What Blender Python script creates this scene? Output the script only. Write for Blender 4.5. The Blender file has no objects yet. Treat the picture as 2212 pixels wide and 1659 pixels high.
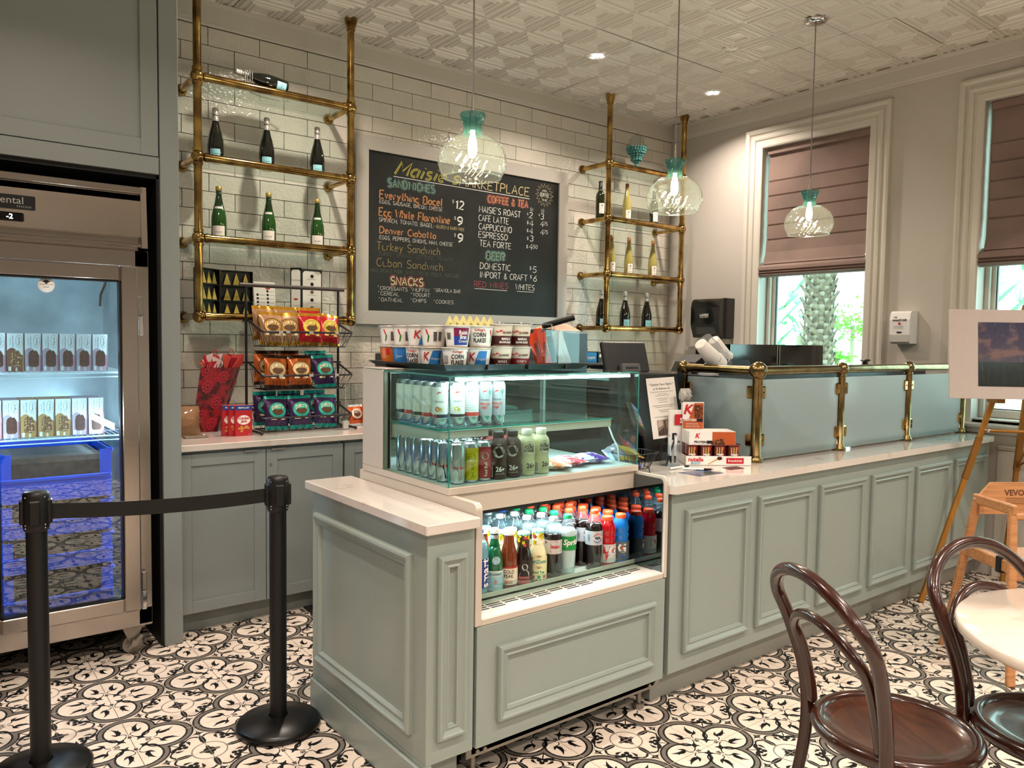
import bpy, math, random
from mathutils import Vector, Matrix
PI = math.pi
rnd = random.Random(7)
SC = bpy.context.scene
COL = SC.collection

# ---------------------------------------------------------------- camera
cam_d = bpy.data.cameras.new('camera')
cam_d.sensor_width = 36.0
cam_d.lens = 27.356
cam_d.clip_start = 0.02
cam_d.clip_end = 200
cam = bpy.data.objects.new('camera', cam_d)
COL.objects.link(cam)
_r = [(0.78971023, -0.61331277, 0.01432464), (0.0235512, 0.05364093, 0.99828252), (-0.61302781, -0.78801656, 0.05680504)]
_m = Matrix(_r).transposed().to_4x4()
_m.translation = Vector((0, 0, 1.45))
cam.matrix_world = _m
SC.camera = cam

# ---------------------------------------------------------------- world, exposure
SC.view_settings.view_transform = 'Standard'
SC.view_settings.look = 'None'
SC.view_settings.gamma = 1.0
SC.view_settings.use_curve_mapping = False
SC.view_settings.exposure = 0.0
world = bpy.data.worlds.new('daylight')
SC.world = world
world.use_nodes = True
_bg = world.node_tree.nodes['Background']
_bg.inputs[0].default_value = (0.80, 0.93, 1.0, 1)
_bg.inputs[1].default_value = 6.0
SC.cycles.max_bounces = 10
SC.cycles.diffuse_bounces = 4
SC.cycles.glossy_bounces = 5
SC.cycles.transmission_bounces = 8
SC.cycles.transparent_max_bounces = 24
SC.cycles.caustics_reflective = False
SC.cycles.caustics_refractive = False
SC.cycles.sample_clamp_indirect = 4.0
SC.cycles.use_denoising = True

ZC = 3.356      # ceiling
YW = 4.69       # back wall (tile face)
XR = 5.409      # right wall
WARM = (1.0, 0.85, 0.72)

def area(name, loc, size, power, col, rot=(0, 0, 0), sy=None, shape='DISK', spread=PI):
    l = bpy.data.lights.new(name, 'AREA'); l.shape = shape; l.size = size
    if sy: l.size_y = sy
    l.energy = power; l.color = col; l.spread = spread
    o = bpy.data.objects.new(name, l); o.location = loc; o.rotation_euler = rot
    COL.objects.link(o); return o

# recessed ceiling lamps: the two in the picture, one inferred from tile glints, and unseen ones added for light
LAMPS = [(3.68, 3.86), (4.89, 3.85), (1.82, 3.84)]
for x in (-2.6, -0.9, 0.8, 2.5, 4.2):
    for y in (-3.4, -1.6, 0.25):
        LAMPS.append((x, y))
LAMPS += [(0.55, 2.15)]
for i, (x, y) in enumerate(LAMPS):
    area('recessed_lamp_light', (x, y, ZC - 0.016), 0.10, 34 if i > 2 else 24, WARM, spread=2.4)

# ---------------------------------------------------------------- helpers
def hx(h):
    h = h.lstrip('#'); c = [int(h[i:i + 2], 16) / 255 for i in (0, 2, 4)]
    return tuple(((v / 12.92) if v <= 0.04045 else ((v + 0.055) / 1.055) ** 2.4) for v in c) + (1,)

MATS = {}
def mat(name, col='808080', rough=0.5, metal=0.0, spec=0.5, coat=0.0, trans=0.0, ior=1.45, alpha=1.0, emit=None, es=0.0,
        bump=None, vary=None, sss=0.0, grain=None, sheen=0.0):
    if name in MATS: return MATS[name]
    m = bpy.data.materials.new(name); m.use_nodes = True
    nt = m.node_tree; b = nt.nodes['Principled BSDF']
    c = hx(col) if isinstance(col, str) else tuple(col) + (1,) * (4 - len(col))
    b.inputs['Base Color'].default_value = c
    b.inputs['Roughness'].default_value = rough
    b.inputs['Metallic'].default_value = metal
    b.inputs['Specular IOR Level'].default_value = spec
    b.inputs['Coat Weight'].default_value = coat
    b.inputs['Coat Roughness'].default_value = 0.08
    b.inputs['Transmission Weight'].default_value = trans
    b.inputs['IOR'].default_value = ior
    b.inputs['Alpha'].default_value = alpha
    b.inputs['Sheen Weight'].default_value = sheen
    if emit:
        b.inputs['Emission Color'].default_value = hx(emit) if isinstance(emit, str) else tuple(emit) + (1,)
        b.inputs['Emission Strength'].default_value = es
    L = nt.links.new
    if bump or vary or grain:
        tc = nt.nodes.new('ShaderNodeTexCoord')
    if bump:
        sc, st = bump[0], bump[1]
        n = nt.nodes.new('ShaderNodeTexNoise'); n.inputs['Scale'].default_value = sc; n.inputs['Detail'].default_value = 3
        L(tc.outputs['Object'], n.inputs['Vector'])
        bp = nt.nodes.new('ShaderNodeBump'); bp.inputs['Strength'].default_value = st; bp.inputs['Distance'].default_value = bump[2] if len(bump) > 2 else 0.01
        L(n.outputs['Fac'], bp.inputs['Height']); L(bp.outputs[0], b.inputs['Normal'])
        if len(bump) > 3 : L(bp.outputs[0], b.inputs['Coat Normal'])
    if vary:                                                   # (scale, second colour, contrast lo, hi)
        n = nt.nodes.new('ShaderNodeTexNoise'); n.inputs['Scale'].default_value = vary[0]; n.inputs['Detail'].default_value = 4
        L(tc.outputs['Object'], n.inputs['Vector'])
        r = nt.nodes.new('ShaderNodeValToRGB'); r.color_ramp.elements[0].position = vary[2]; r.color_ramp.elements[1].position = vary[3]
        r.color_ramp.elements[0].color = c; r.color_ramp.elements[1].color = hx(vary[1])
        L(n.outputs['Fac'], r.inputs[0]); L(r.outputs[0], b.inputs['Base Color'])
    if grain:                                                  # wood grain (stretch xyz, second colour, scale)
        mp = nt.nodes.new('ShaderNodeMapping'); mp.inputs['Scale'].default_value = grain[0]
        L(tc.outputs['Object'], mp.inputs[0])
        n = nt.nodes.new('ShaderNodeTexNoise'); n.inputs['Scale'].default_value = grain[2]; n.inputs['Detail'].default_value = 6; n.inputs['Distortion'].default_value = 1.2
        L(mp.outputs[0], n.inputs['Vector'])
        r = nt.nodes.new('ShaderNodeValToRGB'); r.color_ramp.elements[0].position = 0.35; r.color_ramp.elements[1].position = 0.65
        r.color_ramp.elements[0].color = c; r.color_ramp.elements[1].color = hx(grain[1])
        L(n.outputs['Fac'], r.inputs[0]); L(r.outputs[0], b.inputs['Base Color'])
    MATS[name] = m
    return m

def glass(name, tint='ffffff', rough=0.0, bump=None, ior=1.5, body=0.0, bodycol='ffffff'):
    """thin sheet: transparent with fresnel reflection, optionally some body (haze)"""
    if name in MATS: return MATS[name]
    m = bpy.data.materials.new(name); m.use_nodes = True
    nt = m.node_tree; nt.nodes.remove(nt.nodes['Principled BSDF'])
    out = nt.nodes['Material Output']; L = nt.links.new
    t = nt.nodes.new('ShaderNodeBsdfTransparent'); t.inputs[0].default_value = hx(tint)
    g = nt.nodes.new('ShaderNodeBsdfGlossy'); g.inputs['Roughness'].default_value = rough
    # reflection grows towards grazing angles, the same from both sides of the sheet
    ge = nt.nodes.new('ShaderNodeNewGeometry'); dp = nt.nodes.new('ShaderNodeVectorMath'); dp.operation = 'DOT_PRODUCT'
    L(ge.outputs['Normal'], dp.inputs[0]); L(ge.outputs['Incoming'], dp.inputs[1])
    def mth(op, x, y=None):
        q = nt.nodes.new('ShaderNodeMath'); q.operation = op
        for i_, v_ in enumerate((x, y)):
            if v_ is None: continue
            if isinstance(v_, (int, float)): q.inputs[i_].default_value = v_
            else: L(v_, q.inputs[i_])
        return q
    f0 = ((ior - 1) / (ior + 1)) ** 2
    q1 = mth('ABSOLUTE', dp.outputs['Value']); q2 = mth('SUBTRACT', 1.0, q1.outputs[0]); q3 = mth('POWER', q2.outputs[0], 5.0)
    q4 = mth('MULTIPLY', q3.outputs[0], 1 - f0); f = mth('ADD', q4.outputs[0], f0)
    mx = nt.nodes.new('ShaderNodeMixShader')
    src = t.outputs[0]
    if body > 0:
        d = nt.nodes.new('ShaderNodeBsdfTranslucent'); d.inputs[0].default_value = hx(bodycol)
        d2 = nt.nodes.new('ShaderNodeBsdfDiffuse'); d2.inputs[0].default_value = hx(bodycol)
        ad = nt.nodes.new('ShaderNodeMixShader'); ad.inputs[0].default_value = 0.5; L(d.outputs[0], ad.inputs[1]); L(d2.outputs[0], ad.inputs[2])
        m2 = nt.nodes.new('ShaderNodeMixShader'); m2.inputs[0].default_value = body
        L(t.outputs[0], m2.inputs[1]); L(ad.outputs[0], m2.inputs[2]); src = m2.outputs[0]
    L(f.outputs[0], mx.inputs[0]); L(src, mx.inputs[1]); L(g.outputs[0], mx.inputs[2]); L(mx.outputs[0], out.inputs[0])
    if bump:
        tc = nt.nodes.new('ShaderNodeTexCoord')
        n = nt.nodes.new('ShaderNodeTexVoronoi' if len(bump) > 2 else 'ShaderNodeTexNoise'); n.inputs['Scale'].default_value = bump[0]
        L(tc.outputs['Object'], n.inputs['Vector'])
        bp = nt.nodes.new('ShaderNodeBump'); bp.inputs['Strength'].default_value = bump[1]; bp.inputs['Distance'].default_value = 0.01
        L(n.outputs[0], bp.inputs['Height'])
        L(bp.outputs[0], g.inputs['Normal']); L(bp.outputs[0], dp.inputs[0])
    MATS[name] = m
    return m

class MB:
    """collects shapes; build() links them as ONE mesh object"""
    def __init__(s): s.v = []; s.f = []; s.mi = []; s.sm = []
    def add(s, vs, fs, mi=0, smooth=False, T=None):
        k = len(s.v)
        if T is not None: vs = [tuple(T @ Vector(v)) for v in vs]
        s.v += [tuple(v) for v in vs]
        for f in fs:
            s.f.append(tuple(i + k for i in f)); s.mi.append(mi); s.sm.append(smooth)
        return s
    def box(s, x0, y0, z0, x1, y1, z1, mi=0, b=0.0, T=None):
        if x0 > x1: x0, x1 = x1, x0
        if y0 > y1: y0, y1 = y1, y0
        if z0 > z1: z0, z1 = z1, z0
        if b <= 0:
            vs = [(x, y, z) for z in (z0, z1) for y in (y0, y1) for x in (x0, x1)]
            return s.add(vs, [(0, 2, 3, 1), (4, 5, 7, 6), (0, 1, 5, 4), (2, 6, 7, 3), (0, 4, 6, 2), (1, 3, 7, 5)], mi, False, T)
        b = min(b, (x1 - x0) / 2.01, (y1 - y0) / 2.01, (z1 - z0) / 2.01)
        vs = []; idx = {}
        X = (x0, x1); Y = (y0, y1); Z = (z0, z1); sg = (1, -1)
        for i in (0, 1):
            for j in (0, 1):
                for k in (0, 1):
                    for a in range(3):
                        p = [X[i] + sg[i] * b, Y[j] + sg[j] * b, Z[k] + sg[k] * b]
                        p[a] = (X[i], Y[j], Z[k])[a]
                        idx[i, j, k, a] = len(vs); vs.append(tuple(p))
        fs = []
        def q(*l): fs.append(tuple(idx[t] for t in l))
        for i in (0, 1):
            r = [(i, 0, 0, 0), (i, 0, 1, 0), (i, 1, 1, 0), (i, 1, 0, 0)]; q(*(r if i == 0 else r[::-1]))
            r = [(0, i, 0, 1), (1, i, 0, 1), (1, i, 1, 1), (0, i, 1, 1)]; q(*(r if i == 0 else r[::-1]))
            r = [(0, 0, i, 2), (0, 1, i, 2), (1, 1, i, 2), (1, 0, i, 2)]; q(*(r if i == 0 else r[::-1]))
        for j in (0, 1):
            for k in (0, 1):
                q((0, j, k, 1), (1, j, k, 1), (1, j, k, 2), (0, j, k, 2))
                q((j, 0, k, 0), (j, 1, k, 0), (j, 1, k, 2), (j, 0, k, 2))
                q((j, k, 0, 0), (j, k, 1, 0), (j, k, 1, 1), (j, k, 0, 1))
        for i in (0, 1):
            for j in (0, 1):
                for k in (0, 1):
                    q((i, j, k, 0), (i, j, k, 1), (i, j, k, 2))
        # consistent outward normals
        cx, cy, cz = (x0 + x1) / 2, (y0 + y1) / 2, (z0 + z1) / 2
        out = []
        for f in fs:
            p = [Vector(vs[t]) for t in f]; n = (p[1] - p[0]).cross(p[2] - p[0]); c = sum(p, Vector()) / len(p) - Vector((cx, cy, cz))
            out.append(f if n.dot(c) > 0 else f[::-1])
        return s.add(vs, out, mi, False, T)
    def ring(s, c, ax, r, n, u=None):
        ax = Vector(ax).normalized()
        if u is None: u = ax.orthogonal().normalized()
        w = ax.cross(u)
        return [tuple(Vector(c) + u * (r * math.cos(2 * PI * i / n)) + w * (r * math.sin(2 * PI * i / n))) for i in range(n)], u
    def cyl(s, a, b, r, r2=None, n=12, mi=0, caps=True, smooth=True, T=None):
        if r2 is None: r2 = r
        ax = Vector(b) - Vector(a)
        A, u = s.ring(a, ax, r, n); B, _ = s.ring(b, ax, r2, n, u)
        fs = [(i, (i + 1) % n, n + (i + 1) % n, n + i) for i in range(n)]
        s.add(A + B, fs, mi, smooth, T)
        if caps:
            s.add(A + B, [tuple(range(n))[::-1], tuple(range(n, 2 * n))], mi, False, T)
        return s
    def tube(s, pts, r, n=8, mi=0, closed=False, T=None, caps=True, flat=None):
        """swept round tube; r number or list; flat=(w,h) gives an elliptic section"""
        P = [Vector(p) for p in pts]; m = len(P)
        R = r if isinstance(r, (list, tuple)) else [r] * m
        tg = []
        for i in range(m):
            a = P[(i - 1) % m] if (closed or i > 0) else P[i]
            b = P[(i + 1) % m] if (closed or i < m - 1) else P[i]
            tg.append((b - a).normalized())
        u = tg[0].orthogonal().normalized(); vs = []
        for i in range(m):
            u = (u - tg[i] * u.dot(tg[i]))
            u = u.normalized() if u.length > 1e-6 else tg[i].orthogonal().normalized()
            w = tg[i].cross(u)
            for k in range(n):
                an = 2 * PI * k / n
                vs.append(tuple(P[i] + u * (R[i] * math.cos(an)) + w * (R[i] * math.sin(an))))
        fs = []
        for i in range(m if closed else m - 1):
            j = (i + 1) % m
            for k in range(n):
                k2 = (k + 1) % n
                fs.append((i * n + k, i * n + k2, j * n + k2, j * n + k))
        if caps and not closed:
            fs.append(tuple(range(n))[::-1]); fs.append(tuple(range((m - 1) * n, m * n)))
        return s.add(vs, fs, mi, True, T)
    def lathe(s, prof, n=20, c=(0, 0, 0), mi=0, T=None, smooth=True, a0=0.0, a1=2 * PI):
        """prof: (r, z) or (r, z, material) from bottom to top"""
        full = abs(a1 - a0 - 2 * PI) < 1e-6
        nn = n if full else n + 1
        vs = []
        for p in prof:
            for k in range(nn):
                an = a0 + (a1 - a0) * k / n
                vs.append((c[0] + p[0] * math.cos(an), c[1] + p[0] * math.sin(an), c[2] + p[1]))
        k0 = len(s.v)
        for i in range(len(prof) - 1):
            m_ = prof[i][2] if len(prof[i]) > 2 else mi
            fs = []
            for k in range(n):
                k2 = (k + 1) % nn
                a, b_, c_, d = i * nn + k, i * nn + k2, (i + 1) * nn + k2, (i + 1) * nn + k
                if prof[i][0] < 1e-6: fs.append((a, c_, d))
                elif prof[i + 1][0] < 1e-6: fs.append((a, b_, d))
                else: fs.append((a, b_, c_, d))
            if i == 0: s.add(vs, fs, m_, smooth, T)
            else:
                for f in fs:
                    s.f.append(tuple(t + k0 for t in f)); s.mi.append(m_); s.sm.append(smooth)
        return s
    def sph(s, c, r, n=12, m=8, mi=0, sc=(1, 1, 1), T=None):
        prof = [(r * math.sin(PI * i / m), -r * math.cos(PI * i / m)) for i in range(m + 1)]
        prof[0] = (0, -r); prof[-1] = (0, r)
        M_ = Matrix.Translation(c) @ Matrix.Diagonal((sc[0], sc[1], sc[2], 1))
        return s.lathe(prof, n, (0, 0, 0), mi, (T @ M_) if T is not None else M_)
    def prism(s, poly, z0, z1, mi=0, T=None, top=None):
        n = len(poly)
        vs = [(p[0], p[1], z0) for p in poly] + [(p[0], p[1], z1) for p in poly]
        fs = [(i, (i + 1) % n, n + (i + 1) % n, n + i) for i in range(n)]
        s.add(vs, fs, mi, False, T)
        s.add(vs, [tuple(range(n))[::-1], tuple(range(n, 2 * n))], mi if top is None else top, False, T)
        return s
    def flat(s, poly, mi=0, T=None):
        return s.add(poly, [tuple(range(len(poly)))], mi, False, T)
    def frame(s, x0, z0, x1, z1, w, prof, mi=0, T=None):
        """picture-frame moulding in the xz plane facing -y; prof: (inset, height) steps"""
        rings = []
        for ins, h in prof:
            rings.append([(x0 + ins, -h, z0 + ins), (x1 - ins, -h, z0 + ins), (x1 - ins, -h, z1 - ins), (x0 + ins, -h, z1 - ins)])
        vs = [p for r in rings for p in r]; fs = []
        for i in range(len(rings) - 1):
            for k in range(4):
                fs.append((i * 4 + k, i * 4 + (k + 1) % 4, (i + 1) * 4 + (k + 1) % 4, (i + 1) * 4 + k))
        return s.add(vs, fs, mi, False, T)
    def mesh(s, name, mats):
        me = bpy.data.meshes.new(name)
        me.from_pydata(s.v, [], s.f)
        if not isinstance(mats, (list, tuple)): mats = [mats]
        for m in mats: me.materials.append(m)
        me.polygons.foreach_set('material_index', s.mi)
        me.polygons.foreach_set('use_smooth', s.sm)
        me.update()
        return me
    def build(s, name, mats, parent=None, loc=(0, 0, 0), rot=(0, 0, 0)):
        return ob(name, s.mesh(name, mats), parent, loc, rot)

def ob(name, me, parent=None, loc=(0, 0, 0), rot=(0, 0, 0)):
    o = bpy.data.objects.new(name, me); COL.objects.link(o)
    o.parent = parent; o.location = loc; o.rotation_euler = rot
    return o
def tag(o, label=None, cat=None, group=None, kind=None):
    if label: o['label'] = label
    if cat: o['category'] = cat
    if group: o['group'] = group
    if kind: o['kind'] = kind
    return o
def thing(name, label, cat, loc=(0, 0, 0), rz=0.0, group=None):
    o = bpy.data.objects.new(name, None); COL.objects.link(o)
    o.location = loc; o.rotation_euler = (0, 0, rz); o.empty_display_size = 0.05
    return tag(o, label, cat, group)
KIDS = {}
def copy_tree(o, loc=None, rz=None, label=None, rot=None, parent=None):
    c = o.copy(); COL.objects.link(c); c.parent = parent
    if parent is None:
        if loc is not None: c.location = loc
        if rot is not None: c.rotation_euler = rot
        elif rz is not None: c.rotation_euler = (0, 0, rz)
        if label: c['label'] = label
    for ch in list(o.children): copy_tree(ch, parent=c)
    return c
def struct(o): o['kind'] = 'structure'; return o
def stuff(o): o['kind'] = 'stuff'; return o
RX = lambda a: Matrix.Rotation(a, 4, 'X')
RY = lambda a: Matrix.Rotation(a, 4, 'Y')
RZ = lambda a: Matrix.Rotation(a, 4, 'Z')
TR = lambda *p: Matrix.Translation(p)

# lettering: flat printed letters (built-in font), as mesh data in the xz plane facing -y, origin at the middle of the line
TXT = {}
def text_geo(s, size=0.02, shear=0.0, bold=0.0, sx=1.0, align='CENTER', sp=1.0):
    key = (s, shear, bold, align, sp)
    if key not in TXT:
        c = bpy.data.curves.new('lettering', 'FONT'); c.body = s; c.size = 1.0; c.shear = shear; c.offset = bold
        c.align_x = align; c.align_y = 'CENTER'; c.resolution_u = 2; c.space_character = sp
        o = bpy.data.objects.new('lettering', c); COL.objects.link(o)
        bpy.context.view_layer.update()
        me = bpy.data.meshes.new_from_object(o.evaluated_get(bpy.context.evaluated_depsgraph_get()))
        TXT[key] = ([tuple(v.co) for v in me.vertices], [tuple(p.vertices) for p in me.polygons])
        bpy.data.objects.remove(o); bpy.data.curves.remove(c); bpy.data.meshes.remove(me)
    v, f = TXT[key]
    return [(p[0] * size * sx, 0.0, p[1] * size) for p in v], f
def put_text(mb, s, size, mi, T=None, wrap=None, **k):
    """wrap=(radius, angle, z, lift): round the upright cylinder; angle measured from -y towards +x"""
    v, f = text_geo(s, size, **k)
    if wrap:
        R, a0, z0 = wrap[0] + (wrap[3] if len(wrap) > 3 else 0.0004), wrap[1], wrap[2]
        v = [(R * math.sin(a0 + p[0] / R), -R * math.cos(a0 + p[0] / R), z0 + p[2]) for p in v]
    mb.add(v, f, mi, False, T)
# ================================================================ room shell
M_wall = mat('wall_paint', 'bdb7b0', 0.55, bump=(180, 0.03, 0.002))
M_trim = mat('trim_paint', 'c9c4bb', 0.35)
M_ceil = mat('pressed_ceiling_paint', 'ded9d2', 0.24)
M_grout = mat('dark_grout', '2e2521', 0.9)
M_fgrout = mat('floor_grout', '6a625b', 0.9)
M_sage = mat('sage_paint', '8d9791', 0.38, coat=0.15)
M_sage2 = mat('grey_paint', '868d8c', 0.42)
M_quartz = mat('quartz', 'd2c9c1', 0.12, vary=(9, 'b0a094', 0.60, 0.80), coat=0.4)
M_brass = mat('brass', 'c29f5c', 0.13, 1.0, vary=(10, '80623a', 0.42, 0.62))
M_brass2 = mat('aged_brass', '8f7a52', 0.24, 1.0, vary=(15, '6a5836', 0.4, 0.7))
M_steel = mat('brushed_steel', 'b3aba3', 0.22, 1.0, bump=(60, 0.05, 0.002))
M_chrome = mat('chrome', 'd8d8d8', 0.08, 1.0)
M_black = mat('black_plastic', '0c0c0d', 0.38)
M_blackg = mat('black_gloss', '08090b', 0.12, coat=0.5)
M_blackm = mat('black_matte', '111112', 0.7)
M_white = mat('white_plastic', 'e9e9ea', 0.3)
M_paper = mat('white_paper', 'ece6e0', 0.6)
M_ink = mat('black_ink', '141416', 0.6)
M_wire = mat('dark_wire', '3a3a3c', 0.35, 0.7)
M_glass = glass('clear_glass', 'f4fffc')
M_edge = mat('glass_edge', '2f9f90', 0.1, trans=0.3, coat=0.5)

# ---- wall tile material: glossy, hand-made surface, slightly different from tile to tile
def tile_mat():
    m = mat('glazed_wall_tile', 'd6cfc6', 0.09, coat=0.3)
    nt = m.node_tree; b = nt.nodes['Principled BSDF']; L = nt.links.new
    g = nt.nodes.new('ShaderNodeNewGeometry'); oi = nt.nodes.new('ShaderNodeObjectInfo')
    n = nt.nodes.new('ShaderNodeTexNoise'); n.inputs['Scale'].default_value = 48; n.inputs['Detail'].default_value = 2
    L(g.outputs['Position'], n.inputs['Vector'])
    bp = nt.nodes.new('ShaderNodeBump'); bp.inputs['Strength'].default_value = 0.6; bp.inputs['Distance'].default_value = 0.008
    L(n.outputs['Fac'], bp.inputs['Height']); L(bp.outputs[0], b.inputs['Normal']); L(bp.outputs[0], b.inputs['Coat Normal'])
    n2 = nt.nodes.new('ShaderNodeTexNoise'); n2.inputs['Scale'].default_value = 6; L(g.outputs['Position'], n2.inputs['Vector'])
    ad = nt.nodes.new('ShaderNodeMath'); ad.operation = 'ADD'; L(n2.outputs['Fac'], ad.inputs[0])
    mu = nt.nodes.new('ShaderNodeMath'); mu.operation = 'MULTIPLY'; mu.inputs[1].default_value = 0.5; L(oi.outputs['Random'], mu.inputs[0]); L(mu.outputs[0], ad.inputs[1])
    r = nt.nodes.new('ShaderNodeValToRGB'); r.color_ramp.elements[0].position = 0.35; r.color_ramp.elements[1].position = 1.0
    r.color_ramp.elements[0].color = hx('ddd5cb'); r.color_ramp.elements[1].color = hx('cfccc0')
    L(ad.outputs[0], r.inputs[0]); L(r.outputs[0], b.inputs['Base Color'])
    return m
M_tile = tile_mat()

# ---- floor
M_cream = mat('cement_tile_cream', 'e2d3c4', 0.42, vary=(14, 'd2c1b0', 0.45, 0.75))
M_tblack = mat('cement_tile_black', '161718', 0.42)
M_tgrey = mat('cement_tile_grey', '6f675f', 0.42)
M_tthin = mat('cement_tile_thin_grey', '857b72', 0.42)
TS = 0.205
def leafpts(base, tip, w, side=0.0, n=7, skew=0.45):
    """pointed leaf outline from base to tip"""
    b = Vector(base); t = Vector(tip); d = t - b; nrm = Vector((-d.y, d.x))
    L_, R_ = [], []
    for i in range(n + 1):
        s_ = i / n
        ww = w * (math.sin(PI * s_ ** skew)) if 0 < i < n else 0
        c = b + d * s_ + nrm * (side * math.sin(PI * s_))
        L_.append(c + nrm.normalized() * ww); R_.append(c - nrm.normalized() * ww)
    return L_ + R_[-2:0:-1]
def tile_shapes():
    """ink shapes on one tile, unit square: quatrefoil centre at (0,0), small ring centre at (1,1)"""
    S = []                                                    # (points, material)
    c, e = 0.51, 0.008
    def band(r0, r1, m, seg=9, cut=None):
        def end(r):                                           # angle at which the circle meets the diagonal
            lo, hi = 0.5, 2.6
            for _ in range(30):
                md = (lo + hi) / 2
                if c + r * math.cos(md) > r * math.sin(md): lo = md
                else: hi = md
            return lo
        a0, a1 = end(r0), end(r1)
        for i in range(seg):
            t0, t1 = i / seg, (i + 1) / seg
            q = [(c + r1 * math.cos(a1 * t0), r1 * math.sin(a1 * t0)), (c + r1 * math.cos(a1 * t1), r1 * math.sin(a1 * t1)),
                 (c + r0 * math.cos(a0 * t1), r0 * math.sin(a0 * t1)), (c + r0 * math.cos(a0 * t0), r0 * math.sin(a0 * t0))]
            S.append((q, m))
    band(0.455, 0.485, 0); band(0.388, 0.455, 1); band(0.355, 0.388, 0)
    def arc(cx, cy, r, w, a0, a1, m=0, seg=8, w1=None):
        for i in range(seg):
            t0, t1 = a0 + (a1 - a0) * i / seg, a0 + (a1 - a0) * (i + 1) / seg
            w0_ = w + ((w1 or w) - w) * i / seg; w1_ = w + ((w1 or w) - w) * (i + 1) / seg
            S.append(([(cx + (r + w0_) * math.cos(t0), cy + (r + w0_) * math.sin(t0)), (cx + (r + w1_) * math.cos(t1), cy + (r + w1_) * math.sin(t1)),
                       (cx + (r - w1_) * math.cos(t1), cy + (r - w1_) * math.sin(t1)), (cx + (r - w0_) * math.cos(t0), cy + (r - w0_) * math.sin(t0))], m))
    R = math.radians
    # curl inside the petal, from the inner cusp round to the axis
    arc(0.335, 0.185, 0.145, 0.016, R(80), R(262), seg=9, w1=0.010)
    arc(0.345, 0.105, 0.075, 0.010, R(-95), R(20), seg=5)
    S.append(([(0.20, 0.0), (0.29, 0.0), (0.28, 0.035), (0.25, 0.02), (0.22, 0.045)], 0))
    # three-lobed leaf in the petal
    S.append((leafpts((0.42, 0.13), (0.66, 0.10), 0.030, 0.1), 0))
    S.append((leafpts((0.42, 0.13), (0.72, 0.23), 0.045, -0.12), 0))
    S.append((leafpts((0.42, 0.13), (0.52, 0.25), 0.032, 0.1), 0))
    S.append(([(0.345 + 0.07 * math.cos(R(20)), 0.105 + 0.07 * math.sin(R(20)) - 0.02), (0.47, 0.12), (0.46, 0.165), (0.41, 0.15)], 0))
    # black star with curved sides by the touching point, scroll and leaf
    S.append(([(1.0, 0.22), (0.965, 0.285), (0.90, 0.325), (0.97, 0.345), (1.0, 0.39)], 0))
    S.append(([(1.0, 0.40), (0.985, 0.42), (0.955, 0.50), (0.95, 0.62), (0.975, 0.70), (1.0, 0.71)], 0))
    arc(0.86, 0.52, 0.115, 0.022, R(-30), R(-150), seg=6, w1=0.012)
    S.append((leafpts((0.765, 0.44), (0.60, 0.70), 0.042, 0.14), 0))
    S.append((leafpts((0.76, 0.50), (0.76, 0.66), 0.030, -0.1), 0))
    # thin outline outside the petal band
    arc(c, 0, 0.505, 0.004, R(20), R(78), 2, seg=6)
    # mirror over the diagonal
    S += [([(y, x) for x, y in p][::-1], m) for p, m in S]
    # on the diagonal: fleur by the centre, club, ring quarter, cross
    D = lambda t, o: (t * 0.7071 - o * 0.7071, t * 0.7071 + o * 0.7071)
    S.append(([D(0.11, 0), D(0.19, -0.03), D(0.21, -0.08), D(0.25, -0.03), D(0.36, -0.012), D(0.50, -0.012), D(0.50, 0.012), D(0.36, 0.012), D(0.25, 0.03), D(0.21, 0.08), D(0.19, 0.03)], 0))
    S.append(([D(0.66, -0.009), D(0.86, -0.012), D(0.86, 0.012), D(0.66, 0.009)], 0))
    for (t, o, r) in ((0.90, 0.055, 0.045), (0.90, -0.055, 0.045), (0.97, 0, 0.05)):
        S.append(([(D(t, o)[0] + r * math.cos(PI * i / 4), D(t, o)[1] + r * math.sin(PI * i / 4)) for i in range(8)], 0))
    arc(1, 1, 0.285, 0.012, R(180), R(270), 2, seg=8)
    S.append(([(1, 1), (0.83, 1), (0.83, 0.975), (0.90, 0.965), (0.925, 0.925), (0.965, 0.90), (0.975, 0.83), (1, 0.83)], 0))
    return S
def floor_tile_mb():
    mb = MB(); g = 0.0011; s = TS
    mb.box(g, g, -0.008, s - g, s - g, 0, 0, b=0.0006)
    for i, (p, m) in enumerate(tile_shapes()):
        z = 0.00012 if m else 0.0002
        q = [(min(max(x, 0.006), 0.994) * s, min(max(y, 0.006), 0.994) * s, z) for x, y in p]
        ar = sum(q[k][0] * q[(k + 1) % len(q)][1] - q[(k + 1) % len(q)][0] * q[k][1] for k in range(len(q)))
        if ar < 0: q = q[::-1]
        mb.flat(q, m + 1)
    return mb
FT = floor_tile_mb()
FT_me = FT.mesh('floor_tile', [M_cream, M_tblack, M_tgrey, M_tthin])
fl = MB(); fl.box(-5.2, -5.6, -0.12, 5.6, 4.9, -0.0016)
floor = struct(fl.build('floor', M_fgrout))
FX, FY = 2.0354, 1.4995                                       # a small-ring centre
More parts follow.
